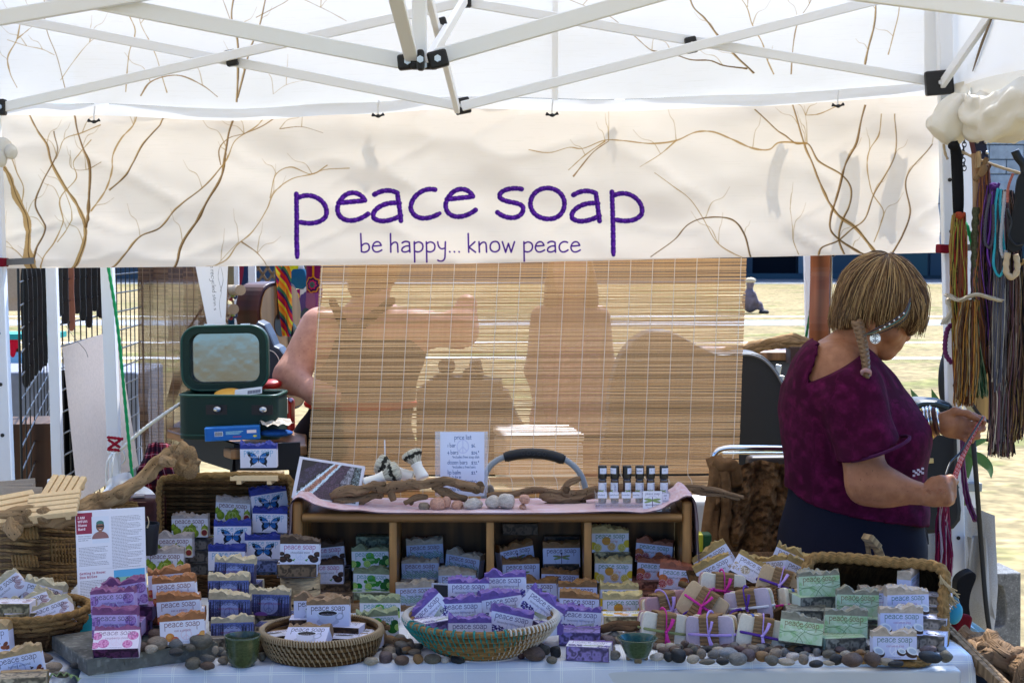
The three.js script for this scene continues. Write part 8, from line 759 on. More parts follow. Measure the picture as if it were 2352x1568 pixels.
// flavour: [title colour, second line, its colour, top colour, body colour, sleeve colour, picture, word for labels]
const FL = {
  mulberry: ['#4aa0cf', 'mulberry woods', '#f2f4ff', [0.03, 0.05, 0.33], [0.2, 0.26, 0.5], '#e6e6f4', (x) => { for (const s of [-1, 1]) { x.save(); x.translate(192, 100); x.scale(s, 1); const w = (c, k, l) => { x.fillStyle = c; x.beginPath(); x.moveTo(3, 0); x.quadraticCurveTo(28 * k, -60 * k, 112 * k, -72 * k); x.quadraticCurveTo(128 * k, -40 * k, 78 * k, 4); x.quadraticCurveTo(104 * k, 34 * k, 82 * k, 62 * k); if (l) x.lineTo(88, 92); x.lineTo(66 * k, 70 * k); x.quadraticCurveTo(34 * k, 64 * k, 3, 22); x.fill(); }; w('#0b1022', 1, 1); w('#1b6fc0', 0.72); x.strokeStyle = '#0b1022'; x.lineWidth = 3; for (const a of [-40, -16, 22, 44]) { x.beginPath(); x.moveTo(2, 4); x.lineTo(86, a); x.stroke(); } x.restore(); } disc(x, 192, 108, 5, 40, '#0b1022'); }, 'blue butterfly'],
  fig: ['#6b2a34', 'mountain fig', '#2c3a1c', [0.62, 0.53, 0.48], [0.34, 0.31, 0.27], '#eceaf2', (x) => { for (const [a, b, r] of [[20, 92, 34], [60, 140, 44], [160, 120, 34], [215, 110, 46], [245, 158, 42], [150, 160, 44], [350, 110, 36]]) { disc(x, a, b, r, r * 1.02, '#7d9a1f'); disc(x, a - r * 0.25, b - r * 0.25, r * 0.6, r * 0.62, '#9fb52c'); disc(x, a, b - r, r * 0.2, r * 0.4, '#97ab2a'); } disc(x, 345, 150, 40, 42, '#e9dcae'); disc(x, 345, 152, 30, 31, '#8f2a22'); peaceSign(x, 190, 140, 40, 'rgba(230,240,190,.5)', 7); }, 'green fig'],
  forest: ['#3d4360', 'enchanted forest', '#8c3560', [0.63, 0.52, 0.33], [0.33, 0.28, 0.22], '#3c3a55', (x, W, H) => { const g = ['#5d6aa8', '#7683be', '#555a94', '#454474', '#3a3560']; g.forEach((c, i) => { x.fillStyle = c; x.fillRect(0, i * H / 5, W, H / 5 + 1); }); disc(x, 190, 110, 90, 80, 'rgba(170,180,225,.7)'); dots(x, 34, 5, (r) => { x.fillStyle = 'rgba(38,34,62,.8)'; const q = r() < 0.5 ? r() * 110 : 275 + r() * 110; x.fillRect(q, r() * 60, 3 + r() * 7, 210); }); dots(x, 60, 6, (r) => disc(x, r() * W, r() * H, 1.6, 1.6, '#eef')); disc(x, 120, 190, 60, 26, '#7a4a9a'); peaceSign(x, 192, 120, 46, 'rgba(60,70,130,.5)', 7); }, 'night forest'],
  peach: ['#7a3c3c', 'eat a peach', '#a35f66', [0.42, 0.16, 0.05], [0.4, 0.16, 0.08], '#eee8f0', (x) => { peaceSign(x, 225, 120, 44, '#ecd0d8', 7); for (const [a, b, r, c] of [[20, 165, 36, '#b8372c'], [86, 140, 38, '#d98a35'], [130, 168, 34, '#c24a34'], [330, 160, 34, '#c04030'], [368, 130, 34, '#df9440'], [300, 172, 28, '#d06a3c']]) { disc(x, a, b, r, r, c); disc(x, a - 8, b - 8, r * 0.5, r * 0.5, 'rgba(240,180,90,.6)'); } disc(x, 134, 172, 18, 20, '#7c2a22'); }, 'peach'],
  raspberry: ['#5c4a68', 'raspberry clove', '#6a4a70', [0.27, 0.085, 0.22], [0.14, 0.045, 0.13], '#b9a2d2', (x) => { x.fillStyle = '#cbb2e2'; x.fillRect(0, 0, 384, 200); for (const [a, b, r] of [[30, 60, 40], [330, 50, 46], [90, 150, 46], [190, 130, 44], [270, 165, 40], [350, 150, 40], [20, 160, 34]]) berry(x, a, b, r, '#b78ac6', '#87589f'); peaceSign(x, 195, 120, 44, 'rgba(230,220,245,.7)', 8); }, 'purple raspberry'],
  rasppink: ['#8a6a80', 'raspberry clove', '#9c5a80', [0.27, 0.085, 0.22], [0.11, 0.03, 0.1], '#f0e4f0', (x) => { for (const [a, b, r] of [[30, 60, 40], [330, 60, 46], [90, 140, 46], [290, 150, 42], [20, 160, 34]]) berry(x, a, b, r, '#e89ac8', '#c8649c'); peaceSign(x, 195, 120, 44, '#efdbe8', 8); }, 'pink raspberry'],
  choc: ['#a23a7a', 'chocolate mint', '#3a3a4a', [0.085, 0.05, 0.03], [0.2, 0.13, 0.075], '#e2e2f2', (x) => { peaceSign(x, 200, 110, 44, '#cdd3ea', 7); for (const [a, b, r] of [[30, 150, 42], [70, 120, 34], [20, 96, 26], [330, 150, 44], [300, 128, 30], [362, 100, 34], [95, 160, 26]]) { disc(x, a, b, r, r * 0.75, '#2c1a14'); disc(x, a - 4, b - 6, r * 0.6, r * 0.35, '#4a2c20'); } for (const [a, b] of [[130, 160], [254, 160]]) { disc(x, a, b, 14, 6, '#3d7a3a', 0.5); disc(x, a + 8, b - 8, 12, 5, '#4f9a48', -0.6); } }, 'chocolate'],
  mojito: ['#3f9aa0', 'mojito', '#f4fff0', [0.3, 0.36, 0.2], [0.34, 0.4, 0.25], '#e6ecf6', (x) => { for (const [a, b, r, c] of [[60, 130, 36, '#1f8a26'], [330, 120, 50, '#1d6f22'], [350, 70, 34, '#1b6020'], [190, 50, 44, '#5fae2a'], [200, 90, 48, '#3f9a28'], [250, 100, 30, '#2f8a2a'], [130, 80, 20, '#3f9a28'], [280, 80, 18, '#2f8a2a']]) disc(x, a, b, r, r * 0.9, c); slice(x, 14, 130, 38, '#4f9f2a', '#d8e8a0', '#9ccf4a'); slice(x, 160, 128, 38, '#4f9f2a', '#d8e8a0', '#9ccf4a'); slice(x, 378, 110, 34, '#4f9f2a', '#d8e8a0', '#9ccf4a'); }, 'lime'],
  herb: ['#6a3a44', 'herb garden.', '#4a5660', [0.5, 0.43, 0.33], [0.42, 0.36, 0.29], '#b4c2e2', (x) => { x.fillStyle = '#b9c7e6'; x.fillRect(0, 0, 384, 200); dots(x, 26, 9, (r, i) => { const a = 10 + i * 14.6, h = 50 + r() * 60; x.strokeStyle = '#5d7c78'; x.lineWidth = 2; x.beginPath(); x.moveTo(a, 180); x.lineTo(a, 180 - h); x.stroke(); for (let k = 0; k < 6; k++) disc(x, a + (k % 2 ? 5 : -5), 176 - h + k * h / 8, 7, 5, ['#6f9a88', '#7fa5a2', '#86b09a'][i % 3]); }); x.fillStyle = '#6f8f86'; x.fillRect(0, 178, 384, 3); }, 'pale blue herb'],
  dragonfly: ['#4a2c4e', 'khaliesi', '#a04a3a', [0.34, 0.17, 0.06], [0.13, 0.09, 0.06], '#d2d8f4', (x) => { x.strokeStyle = 'rgba(180,185,225,.8)'; x.lineWidth = 9; x.beginPath(); x.arc(192, 120, 66, 0, 7); x.stroke(); x.strokeStyle = '#42214e'; x.lineWidth = 6; x.beginPath(); x.moveTo(192, 54); x.lineTo(192, 172); x.stroke(); for (const s of [-1, 1]) { disc(x, 192 + s * 46, 86, 44, 10, 'rgba(110,130,60,.85)', s * -0.12); disc(x, 192 + s * 42, 108, 40, 10, 'rgba(120,140,70,.85)', s * 0.2); } disc(x, 192, 58, 10, 9, '#42214e'); }, 'dragonfly'],
  lavender: ['#463a72', 'lavender lemongrass', '#5a5a7a', [0.2, 0.12, 0.42], [0.26, 0.2, 0.48], '#e8e8f8', (x) => { peaceSign(x, 205, 118, 44, '#cfd2f0', 8); for (const [a, b] of [[80, 150], [330, 155]]) dots(x, 70, a, (r) => disc(x, a + (r() - 0.5) * 120, b + (r() - 0.5) * 64 + (r() - 0.5) * 16, 8, 6, ['#3c2f7e', '#5346a2', '#2c225e', '#6a5cb8'][Math.floor(r() * 4)])); x.strokeStyle = '#8a9a5a'; x.lineWidth = 3; for (let i = 0; i < 8; i++) { x.beginPath(); x.moveTo(150, 140 + i * 3); x.lineTo(320, 100 + i * 8); x.stroke(); } }, 'lavender'],
  lemon: ['#3a7a4e', 'lemon drop', '#c87a52', [0.7, 0.55, 0.24], [0.55, 0.47, 0.26], '#e8e8f2', (x) => { peaceSign(x, 205, 110, 52, '#ecd0dc', 8); for (const [a, b, r, c] of [[14, 130, 40, '#e8c41e'], [150, 80, 44, '#e2a032'], [370, 110, 40, '#ecc822']]) disc(x, a, b, r, r, c); for (const [a, b, c] of [[60, 150, '#e6c828'], [205, 140, '#eaa040'], [310, 150, '#e4c61e']]) { slice(x, a, b, 42, c, '#f4ecc0', c); } }, 'lemon'],
  grapefruit: ['#4a7a62', 'grapefruit mandarin', '#4c4242', [0.42, 0.14, 0.075], [0.4, 0.17, 0.11], '#e2e0f4', (x) => { peaceSign(x, 200, 120, 44, '#eed2dc', 8); disc(x, 40, 100, 48, 44, '#d8763a'); disc(x, 250, 110, 44, 40, '#d8763a'); slice(x, 36, 150, 46, '#d66a4a', '#f2d8cc', '#b82c2e'); slice(x, 110, 128, 38, '#d66a4a', '#f2d8cc', '#c8484a'); slice(x, 284, 150, 46, '#d66a4a', '#f2d8cc', '#b82c2e'); slice(x, 344, 120, 36, '#d66a4a', '#f2d8cc', '#c23a3c'); slice(x, 372, 160, 30, '#d66a4a', '#f2d8cc', '#b82c2e'); }, 'grapefruit'],
  oatmeal: ['#6a5a56', 'oatmeal honey', '#3c3430', [0.5, 0.32, 0.1], [0.2, 0.15, 0.09], '#e6e4f2', (x) => { peaceSign(x, 220, 130, 46, '#d6d8ec', 8); disc(x, 130, 120, 50, 46, '#efe6d8'); dots(x, 120, 3, (r) => { const a = r() * 6.3, k = Math.sqrt(r()) * 44; disc(x, 130 + k * Math.cos(a), 118 + k * Math.sin(a), 5, 3, ['#b69a72', '#cdb48e', '#8f7650'][Math.floor(r() * 3)]); }); for (const [a, b] of [[40, 110], [40, 150], [330, 150], [350, 100]]) dots(x, 26, a + b, (r) => disc(x, a + (r() - 0.5) * 70, b + (r() - 0.5) * 40, 6, 3, ['#a8834a', '#c9a56a'][Math.floor(r() * 2)], r() * 3)); }, 'oatmeal'],
  cucumber: ['#7c5e34', 'cucumber melon', '#f4fbf0', [0.3, 0.28, 0.2], [0.26, 0.25, 0.2], '#d6e4d6', (x) => { x.fillStyle = '#c0d3ae'; x.fillRect(0, 0, 384, 200); dots(x, 60, 8, (r) => disc(x, r() * 384, r() * 200, 30, 18, ['rgba(150,196,128,.35)', 'rgba(206,226,196,.35)'][Math.floor(r() * 2)], r() * 3)); x.strokeStyle = '#6f9468'; x.lineWidth = 6; for (const [a, b, r] of [[60, -90, 200], [330, 240, 180], [300, -40, 150], [80, 260, 150]]) { x.beginPath(); x.arc(a, b, r, 0, 7); x.stroke(); } x.strokeStyle = '#86a277'; x.lineWidth = 3; for (const a of [100, 300]) { x.beginPath(); x.moveTo(a, 0); x.lineTo(192, 100); x.lineTo(384 - a, 200); x.stroke(); } }, 'green cucumber'],
  coconut: ['#3c6a66', 'coconut kiss', '#a0609a', [0.6, 0.48, 0.36], [0.4, 0.34, 0.27], '#d4d6f0', (x) => { x.fillStyle = '#cfd4f2'; x.fillRect(0, 0, 384, 200); peaceSign(x, 200, 120, 50, 'rgba(240,242,255,.7)', 9); for (const [a, b, s] of [[50, 130, 1], [340, 130, 1], [250, 130, 0.7]]) { disc(x, a, b + 14 * s, 58 * s, 44 * s, '#3c221a', 0.3); disc(x, a + 4, b - 4 * s, 52 * s, 32 * s, '#e8eef6', 0.4); disc(x, a + 6, b - 2 * s, 34 * s, 20 * s, '#bcc9dc', 0.4); } }, 'coconut'],
  mocha: ['#3a2a38', 'mocha joe', '#9c96a8', [0.33, 0.2, 0.105], [0.11, 0.062, 0.034], '#dcdcf2', (x) => { disc(x, 190, 150, 100, 34, '#b4b8d0'); x.fillStyle = '#c8ccdf'; x.beginPath(); x.moveTo(96, 74); x.quadraticCurveTo(110, 170, 186, 172); x.quadraticCurveTo(266, 170, 282, 74); x.fill(); x.strokeStyle = '#b0b4c8'; x.lineWidth = 12; x.beginPath(); x.ellipse(294, 104, 34, 26, -0.4, 0, 7); x.stroke(); disc(x, 190, 74, 94, 28, '#e4e6f2'); disc(x, 190, 76, 82, 22, '#1c120e'); }, 'coffee cup'],
  almond: ['#56506a', 'honey almond', '#2e2e3e', [0.5, 0.34, 0.16], [0.4, 0.32, 0.2], '#dcdff4', (x) => { peaceSign(x, 180, 120, 60, '#aab2da', 9); for (const [a, b, q] of [[30, 150, 0.3], [70, 160, -0.3], [20, 178, 0], [110, 168, 0.6], [350, 130, -0.8], [368, 160, -0.5], [330, 160, 0.2]]) disc(x, a, b, 27, 17, ['#9a4a26', '#b0582c', '#7e3a1c'][Math.round(a) % 3], q); disc(x, 292, 126, 14, 7, '#2a2220', -0.4); disc(x, 284, 116, 12, 5, 'rgba(90,80,80,.8)', 0.6); }, 'almond'],
  paisley: ['#4a3a44', 'patchouli', '#5c4c50', [0.62, 0.52, 0.32], [0.52, 0.42, 0.22], '#e9e6f2', (x) => { for (const [a, b] of [[60, 130], [330, 120], [350, 60], [150, 150]]) for (let k = 0; k < 5; k++) { x.strokeStyle = ['#8a4a50', '#b88a80', '#6a3a4a'][k % 3]; x.lineWidth = 4; x.beginPath(); x.ellipse(a, b, 42 - k * 8, 30 - k * 6, 0.6, 0, 5.2); x.stroke(); } }, 'paisley'],
};
for (const k in FL) {
  const [tc, sub, sc, top, bodyC, side, art] = FL[k];
  const t = canvas(480, 200, (x) => { x.fillStyle = side; x.fillRect(0, 0, 480, 200); x.save(); x.beginPath(); x.rect(0, 0, 384, 200); x.clip(); art(x, 384, 200); const w = penWidth('peace soap') * 34; pen(x, 'peace soap', 40, 50, 34, tc, 0.15, 308 / w); sans(x, sub, 196, 94, 28, sc); sans(x, 'infused with peace', 192, 188, 13, 'rgba(90,86,130,.75)'); x.restore(); });
  FL[k].lab = mat([0.86, 0.86, 0.86], 0.5, { map: t, side: THREE.DoubleSide }); FL[k].topM = grain(T.blotch, 14, top.map((c) => c * 1.3), 0.5, { bumpMap: rep(T.blotch, 30), bumpScale: 0.0008, specularIntensity: 0.5 }); FL[k].bodyM = grain(T.swirl, 9, bodyC.map((c) => c * 1.5), 0.4, { specularIntensity: 0.5 });
}
const bodyGeo = box(0.0885, 0.046, 0.0295, V(0, 0.024, 0), [0, 0, 0], 0.002);
const topGeos = Array.from({ length: 8 }, (_, v) => {
  const nx = 34, nz = 9, w = 0.0885, d = 0.0295, H = (x, z) => 0.0125 + 0.007 * noise3(x * 42 + v * 11, z * 30, v) + 0.0045 * Math.abs(noise3(x * 110 + v * 5, z * 70 + 3, v)) + 0.0026 * Math.sin(x * 190 + 5 * noise3(x * 50, z * 90, v + 3) + v) - 0.0022 * Math.pow(Math.abs(z) / (d / 2), 4), ov = 1.025;
  return cat([sheet((s, t) => { const x = (s - 0.5) * w * ov, z = (t - 0.5) * d * ov; return V(x, 0.0465 + Math.max(0.002, H(x, z)), z); }, nx, nz, w, d), ...[-1, 1].map((q) => sheet((s, t) => { const x = (s - 0.5) * w * ov * -q, z = -q * d / 2 * ov; return V(x, lerp(0.0465 + Math.max(0.002, H(x, z)), 0.045, t), z); }, nx, 2, w, 0.02)), ...[-1, 1].map((q) => sheet((s, t) => { const z = (s - 0.5) * d * ov * q, x = q * w / 2 * ov; return V(x, lerp(0.0465 + Math.max(0.002, H(x, z)), 0.045, t), z); }, nz, 2, d, 0.02))]);
});
const sleeveGeo = (() => { const w = SW / 2, d = ST / 2, y0 = 0.0015, y1 = y0 + SLH, gs = [], q = (a, b, u0, u1) => { const g = new THREE.BufferGeometry(); g.setAttribute('position', new THREE.Float32BufferAttribute([a[0], y0, a[1], b[0], y0, b[1], b[0], y1, b[1], a[0], y0, a[1], b[0], y1, b[1], a[0], y1, a[1]], 3)); g.setAttribute('uv', new THREE.Float32BufferAttribute([u0, 0, u1, 0, u1, 1, u0, 0, u1, 1, u0, 1], 2)); g.computeVertexNormals(); gs.push(g); }; q([-w, d], [w, d], 0.002, 0.798); q([w, d], [w, -d], 0.81, 0.99); q([w, -d], [-w, -d], 0.81, 0.99); q([-w, -d], [-w, d], 0.81, 0.99); return cat(gs); })();
let nSoap = 0; const soapGroup = 'soap bars of the display';
function soap(fl, cx, cy, Z, roll, yaw, pitch, label, o = {}) {
  const f = FL[fl], t = new THREE.Group(); t.name = numbered('soap_bar'); scene.add(t); t.rotation.order = 'YXZ'; roll += 2.4 * (PERM[nSoap * 7 + 3] - 0.5); yaw += 7 * (PERM[nSoap * 5 + 1] - 0.5); t.rotation.set(R(pitch), R(yaw), R(roll));
  { const k = ray(cx, cy), G = (TY - Math.min(0, Z) + (o.lie ? ST / 2 + 0.0005 : 0.0265 * Math.cos(R(pitch)) + ST * Math.abs(Math.sin(R(pitch))) + 0.001) - HC) / (k.y / -k.z); Z = Z <= 0 ? G : Math.min(Z, G); }
  const c = o.lie ? V(0, 0, 0) : V(0, 0.0255, ST / 2); c.applyEuler(t.rotation); t.position.copy(at(cx, cy, Z)).sub(c);
  part('bar', bodyGeo, f.bodyM, t); part('crinkled_top', topGeos[nSoap % 8], f.topM, t); if (!o.bare) part('paper_label', sleeveGeo, f.lab, t); nSoap++;
  if (label) tag(t, label, 'soap', o.group); return t;
}
// a bar on its back, its swirled underside facing the front
const lying = (fl, cx, cy, Z, label, roll = 0, yaw = 0, bare = false) => soap(fl, cx, cy, Z, roll, yaw, -90, label, { lie: 1, bare });
const S = (fl, cx, cy, Z, roll, yaw, pitch, label, stack) => { const t = soap(fl, cx, cy, Z, roll, yaw, pitch, `${FL[fl][7]} soap ${label}`); if (stack) { const h = t.position.y - TY - (stack === 2 ? 0.034 : 0), n = Math.floor(h / 0.0315 + 0.15); for (let i = 0; i < n; i++) { const b = t.clone(); b.name = numbered('soap_bar'); scene.add(b); b.rotation.set(R(-90), R(yaw * 0.4 + (i % 2 ? 3 : -2)), 0); b.position.set(t.position.x + (i % 2 ? 0.004 : 0.009), t.position.y - 0.0005 - (h - n * 0.0315) * 0.5 - ST / 2 - i * 0.0315, t.position.z + 0.004); b.userData = {}; autoTag(b, `${FL[fl][7]} bar lying flat under the upright bars`, 'soap', 'bars lying under the upright soaps'); } } return t; };
// on the dish, in and before the square basket
S('mulberry', 593, 1052, 3.985, 0, 0, 0, 'alone on the pine dish on top of the basket');
S('fig', 534, 1176, 4.03, -2, -4, -3, 'highest and farthest back in the square basket', 1); S('fig', 435, 1212, 3.99, 0, 4, -3, 'second from the top, at the left inside the square basket', 1); S('fig', 399, 1258, 3.94, 0, 0, -4, 'third from the top, partly covered by the lowest one'); S('fig', 378, 1293, 3.9, 0, 3, -4, 'lowest of the four, left of the peach soaps', 1);
S('mulberry', 619, 1154, 4.02, 6, 18, -3, 'in the shade under the basket rim, turned sideways', 1); S('mulberry', 619, 1201, 3.975, 0, -10, -3, 'directly below the turned one at the basket right'); S('mulberry', 533, 1230, 3.94, 0, 3, -3, 'in the middle of the basket, right under a fig soap', 1); S('mulberry', 604, 1262, 3.93, 0, 0, -3, 'standing on the blue swirled bar', 0); S('mulberry', 520, 1288, 3.9, 0, 2, -3, 'lowest, half hidden behind the forest soaps', 1); lying('mulberry', 615, 1301, 3.925, 'blue and white swirled bar lying under a butterfly soap'); S('mulberry', 607, 1330, 3.95, 0, 0, -3, 'behind the forest soaps at the foot of the basket');
// peach and raspberry on the slab
S('peach', 418, 1451, -0.034, 2, 8, -12, 'at the front of the slab, lowest of the peach stack'); S('peach', 410, 1405, 3.36, 3, 6, -6, 'second from the bottom of the peach stack', 2); S('peach', 399, 1363, 3.4, 3, 6, -6, 'third from the bottom of the peach stack', 2); S('peach', 389, 1343, 3.44, 3, 6, -4, 'highest and farthest back in the peach stack', 2);
S('rasppink', 266, 1468, 3.2, 1, 3, -52, 'lying back at the front of the slab'); S('raspberry', 262, 1438, 3.25, 1, 3, -8, 'directly above the pink labelled one'); S('raspberry', 258, 1388, 3.3, 4, 5, -6, 'second from the top of the raspberry stack', 2); S('raspberry', 287, 1368, 3.36, 7, 12, -4, 'at the back right of the raspberry stack', 2);
// forest, chocolate
S('forest', 533, 1455, 3.4, 0, 2, -14, 'in front of all the forest soaps'); S('forest', 526, 1401, 3.48, 0, 2, -4, 'second from the front of the tall forest stack'); S('forest', 524, 1357, 3.54, 1, 2, -4, 'third in the tall forest stack'); S('forest', 537, 1316, 3.6, -2, -3, -4, 'at the top of the tall forest stack', 1); S('forest', 617, 1389, 3.54, -1, 2, -4, 'standing apart to the right of the tall forest stack');
lying('forest', 526, 1435, 3.48, 'grey swirled bar lying under the second forest soap', 0, 0, true); lying('forest', 624, 1428, 3.55, 'upper of two marbled bars under the separate forest soap', 0, -6); lying('forest', 628, 1456, 3.5, 'lower of two marbled bars under the separate forest soap', 0, -8); lying('forest', 524, 1482, 3.38, 'dark bar at the very bottom of the tall forest stack', 0, 0, true);
S('choc', 688, 1272, 3.66, 0, 0, -3, 'on top of the speckled bar on the birch log'); lying('choc', 681, 1311, 3.655, 'speckled brown bar lying on the birch log'); S('choc', 749, 1279, 3.9, 5, 6, -3, 'in the left cubby bay, highest', 1); S('choc', 745, 1319, 3.86, 1, 0, -3, 'in the left cubby bay, below the highest'); lying('choc', 762, 1356, 3.85, 'dark bar lying in the left cubby bay', 0, 0, true); lying('choc', 766, 1382, 3.84, 'lowest dark bar in the left cubby bay', 0, 0, true);
// mocha basket
S('mocha', 723, 1404, 3.42, 0, 0, -4, 'behind the foremost upright one in the coffee basket', 0); S('mocha', 753, 1414, 3.37, 0, -2, -4, 'standing upright in the coffee basket'); lying('mocha', 776, 1457, 3.36, 'brown bar supporting the upright coffee soap', 0, -14); lying('mocha', 712, 1440, 3.4, 'brown bar half hidden behind the tilted coffee soap'); S('mocha', 703, 1459, 3.285, 4, -14, -56, 'lying tilted at the front of the coffee basket'); lying('mocha', 785, 1484, 3.31, 'brown bar lying at the front right in the coffee basket', 0, -5); lying('mocha', 640, 1478, 3.33, 'brown bar end at the left in the coffee basket', 0, 30); lying('mocha', 815, 1472, 3.36, 'brown bar at the right rim of the coffee basket', 0, -25);
// cubby bays
S('mojito', 850, 1288, 3.88, 0, 0, -2, 'highest in the left cubby bay'); S('mojito', 853, 1340, 3.845, 0, -7, -2, 'second from the top in the left cubby bay'); lying('mojito', 852, 1375, 3.84, 'pale green swirled bar under the second lime soap'); S('mojito', 872, 1408, 3.66, 0, 0, -3, 'behind the lowest one, before the cubby divider'); S('mojito', 867, 1440, 3.54, 3, 3, -4, 'lowest, partly behind the forked root'); lying('mojito', 858, 1246, 3.94, 'dark green bar in the shade above the lime soaps', 0, 0, true);
S('herb', 976, 1272, 3.93, 2, 4, -2, 'highest in the second cubby bay', 1); S('herb', 965, 1315, 3.89, 1, 0, -2, 'second from the top at the left of the second bay', 1); S('herb', 1061, 1300, 3.89, -6, -20, -2, 'turned sideways at the right of the second bay', 1); S('herb', 954, 1372, 3.82, 0, 6, -2, 'lowest, on the log in the second bay'); S('herb', 1050, 1343, 3.84, 0, 0, -2, 'mostly hidden behind the lavender basket', 1); lying('herb', 961, 1346, 3.875, 'cream bar lying between two herb soaps', 0, 0, true);
solo('small_slate', 'small dark slate in a pale frame leaning by the herb soaps', 'slate', [box(0.045, 0.05, 0.004, at(1012, 1364, 3.72), [-0.1, 0, -0.05], 0.001)], mat([0.5, 0.52, 0.6], 0.5)); part('board', [box(0.036, 0.042, 0.001, at(1013, 1364, 3.717), [-0.1, 0, -0.05])], mat([0.02, 0.02, 0.024], 0.7), last);
S('dragonfly', 1189, 1281, 3.92, 7, 24, -2, 'highest at the left of the third bay, turned sideways', 1); S('dragonfly', 1197, 1317, 3.885, 1, 6, -2, 'below the turned one in the third bay', 1); S('dragonfly', 1290, 1280, 3.905, 0, 0, -2, 'highest at the right of the third bay'); S('dragonfly', 1286, 1341, 3.86, -1, 0, -2, 'second from the top at the right of the third bay'); S('dragonfly', 1236, 1362, 3.8, 3, -14, -2, 'right behind the lavender basket', 1); S('dragonfly', 1327, 1371, 3.72, 0, 0, -2, 'third of the row before the divider', 1); S('dragonfly', 1330, 1398, 3.66, -2, 0, -3, 'right above the upright lavender one', 1); lying('dragonfly', 1195, 1216, 3.96, 'dark bar lying high in the shade of the third bay', 0, 0, true); lying('dragonfly', 1290, 1246, 3.95, 'dark bar above the right dragonfly soap in the third bay', 0, 0, true); lying('dragonfly', 1290, 1309, 3.9, 'dark bar lying between two dragonfly soaps', 0, 0, true); lying('dragonfly', 1262, 1402, 3.8, 'swirled dark bar low beside the lavender basket', 0, 0, true);
S('lavender', 1333, 1429, 3.58, -1, -2, -4, 'standing on the swirled bars right of the basket'); lying('lavender', 1331, 1468, 3.52, 'purple swirled bar lying under the upright lavender soap', -2, 0, true); lying('lavender', 1349, 1503, 3.36, 'dark purple swirled bar lowest at the table front', 1, -8);
S('lemon', 1402, 1246, 3.91, 0, 0, -2, 'highest in the right cubby bay'); lying('lemon', 1406, 1282, 3.9, 'pale bar lying between the two upper lemon soaps', 0, 0, true); S('lemon', 1409, 1316, 3.86, 0, 0, -2, 'second from the top in the right bay', 1); S('lemon', 1423, 1376, 3.75, -1, 0, -2, 'behind the lowest upright one'); S('lemon', 1431, 1400, 3.68, 0, 0, -2, 'lowest upright one, before the cubby'); lying('lemon', 1433, 1431, 3.67, 'pale yellow bar lying under the lowest lemon soap');
S('grapefruit', 1502, 1272, 3.91, -3, -16, -2, 'highest in the right cubby bay', 1); S('grapefruit', 1506, 1316, 3.87, -3, -4, -2, 'second from the top in the right bay', 0); S('grapefruit', 1558, 1331, 3.78, -3, -6, -2, 'in front of the right cubby panel'); lying('grapefruit', 1493, 1349, 3.85, 'upper rust red bar at the right bay floor', 0, 0, true); lying('grapefruit', 1494, 1378, 3.85, 'lower rust red bar at the right bay floor', 0, 0, true); lying('grapefruit', 1556, 1368, 3.78, 'pinkish bar lying under the front grapefruit soap'); lying('grapefruit', 1556, 1396, 3.78, 'lowest bar under the front grapefruit soap', 0, 0, true);
// lavender basket
S('lavender', 1076, 1364, 3.5, 0, 0, -4, 'highest at the left in the coil basket'); S('lavender', 1160, 1350, 3.54, 3, -5, -4, 'highest at the right in the coil basket'); S('lavender', 1059, 1410, 3.43, 3, -3, -5, 'front centre left in the coil basket'); S('lavender', 1154, 1397, 3.45, 5, 16, -4, 'front centre right in the coil basket'); S('lavender', 990, 1412, 3.42, 40, 14, -14, 'leaning on the left rim of the coil basket'); S('lavender', 1241, 1401, 3.42, -34, -8, -14, 'leaning on the right rim of the coil basket'); S('lavender', 1079, 1456, 3.335, 0, 0, -6, 'lowest at the front of the coil basket'); S('lavender', 1172, 1437, 3.36, -13, 10, -10, 'tilted at the front right of the coil basket'); lying('lavender', 1216, 1436, 3.42, 'purple bar showing a white end in the coil basket', -6, -60); lying('lavender', 1018, 1442, 3.38, 'purple bar lying low at the left in the coil basket', 0, 40);
// oatmeal, cucumber, coconut
S('oatmeal', 1642, 1290, 3.79, 33, -10, -10, 'farther back of two tilted up to the right'); S('oatmeal', 1648, 1316, 3.73, 30, -8, -12, 'nearer of two tilted up to the right'); S('oatmeal', 1727, 1312, 3.7, -34, 8, -30, 'tilted down to the right in the middle'); S('oatmeal', 1816, 1294, 3.79, -22, -12, -8, 'highest at the right, left of the rope basket'); S('oatmeal', 1768, 1312, 3.75, 10, -34, -8, 'showing its white end in the middle'); S('oatmeal', 1838, 1326, 3.72, -27, -6, -10, 'right behind the topmost cucumber soap');
S('cucumber', 1883, 1346, 3.53, 3, -4, -4, 'highest, at the left rim of the rope basket', 0); S('cucumber', 1971, 1390, 3.47, 0, -3, -4, 'second highest in the middle of the rope basket', 1); S('cucumber', 1944, 1438, 3.4, -2, -4, -4, 'front one standing on a swirled bar'); S('cucumber', 1841, 1451, 3.36, -6, -8, -26, 'leaning back at the left outside the rope basket'); lying('cucumber', 1883, 1386, 3.52, 'olive bar with a white end under the highest cucumber soap', 0, 14); lying('cucumber', 1855, 1417, 3.47, 'grey olive bar below the one with a white end', 0, 0, true); lying('cucumber', 1880, 1446, 3.45, 'grey olive bar lowest at the back of the cucumber stack', 0, 0, true); lying('cucumber', 1944, 1482, 3.39, 'swirled olive bar with a green sleeve at the front', 0, 8); lying('cucumber', 1996, 1450, 3.5, 'olive bar at the right end of the cucumber soaps', 0, -30);
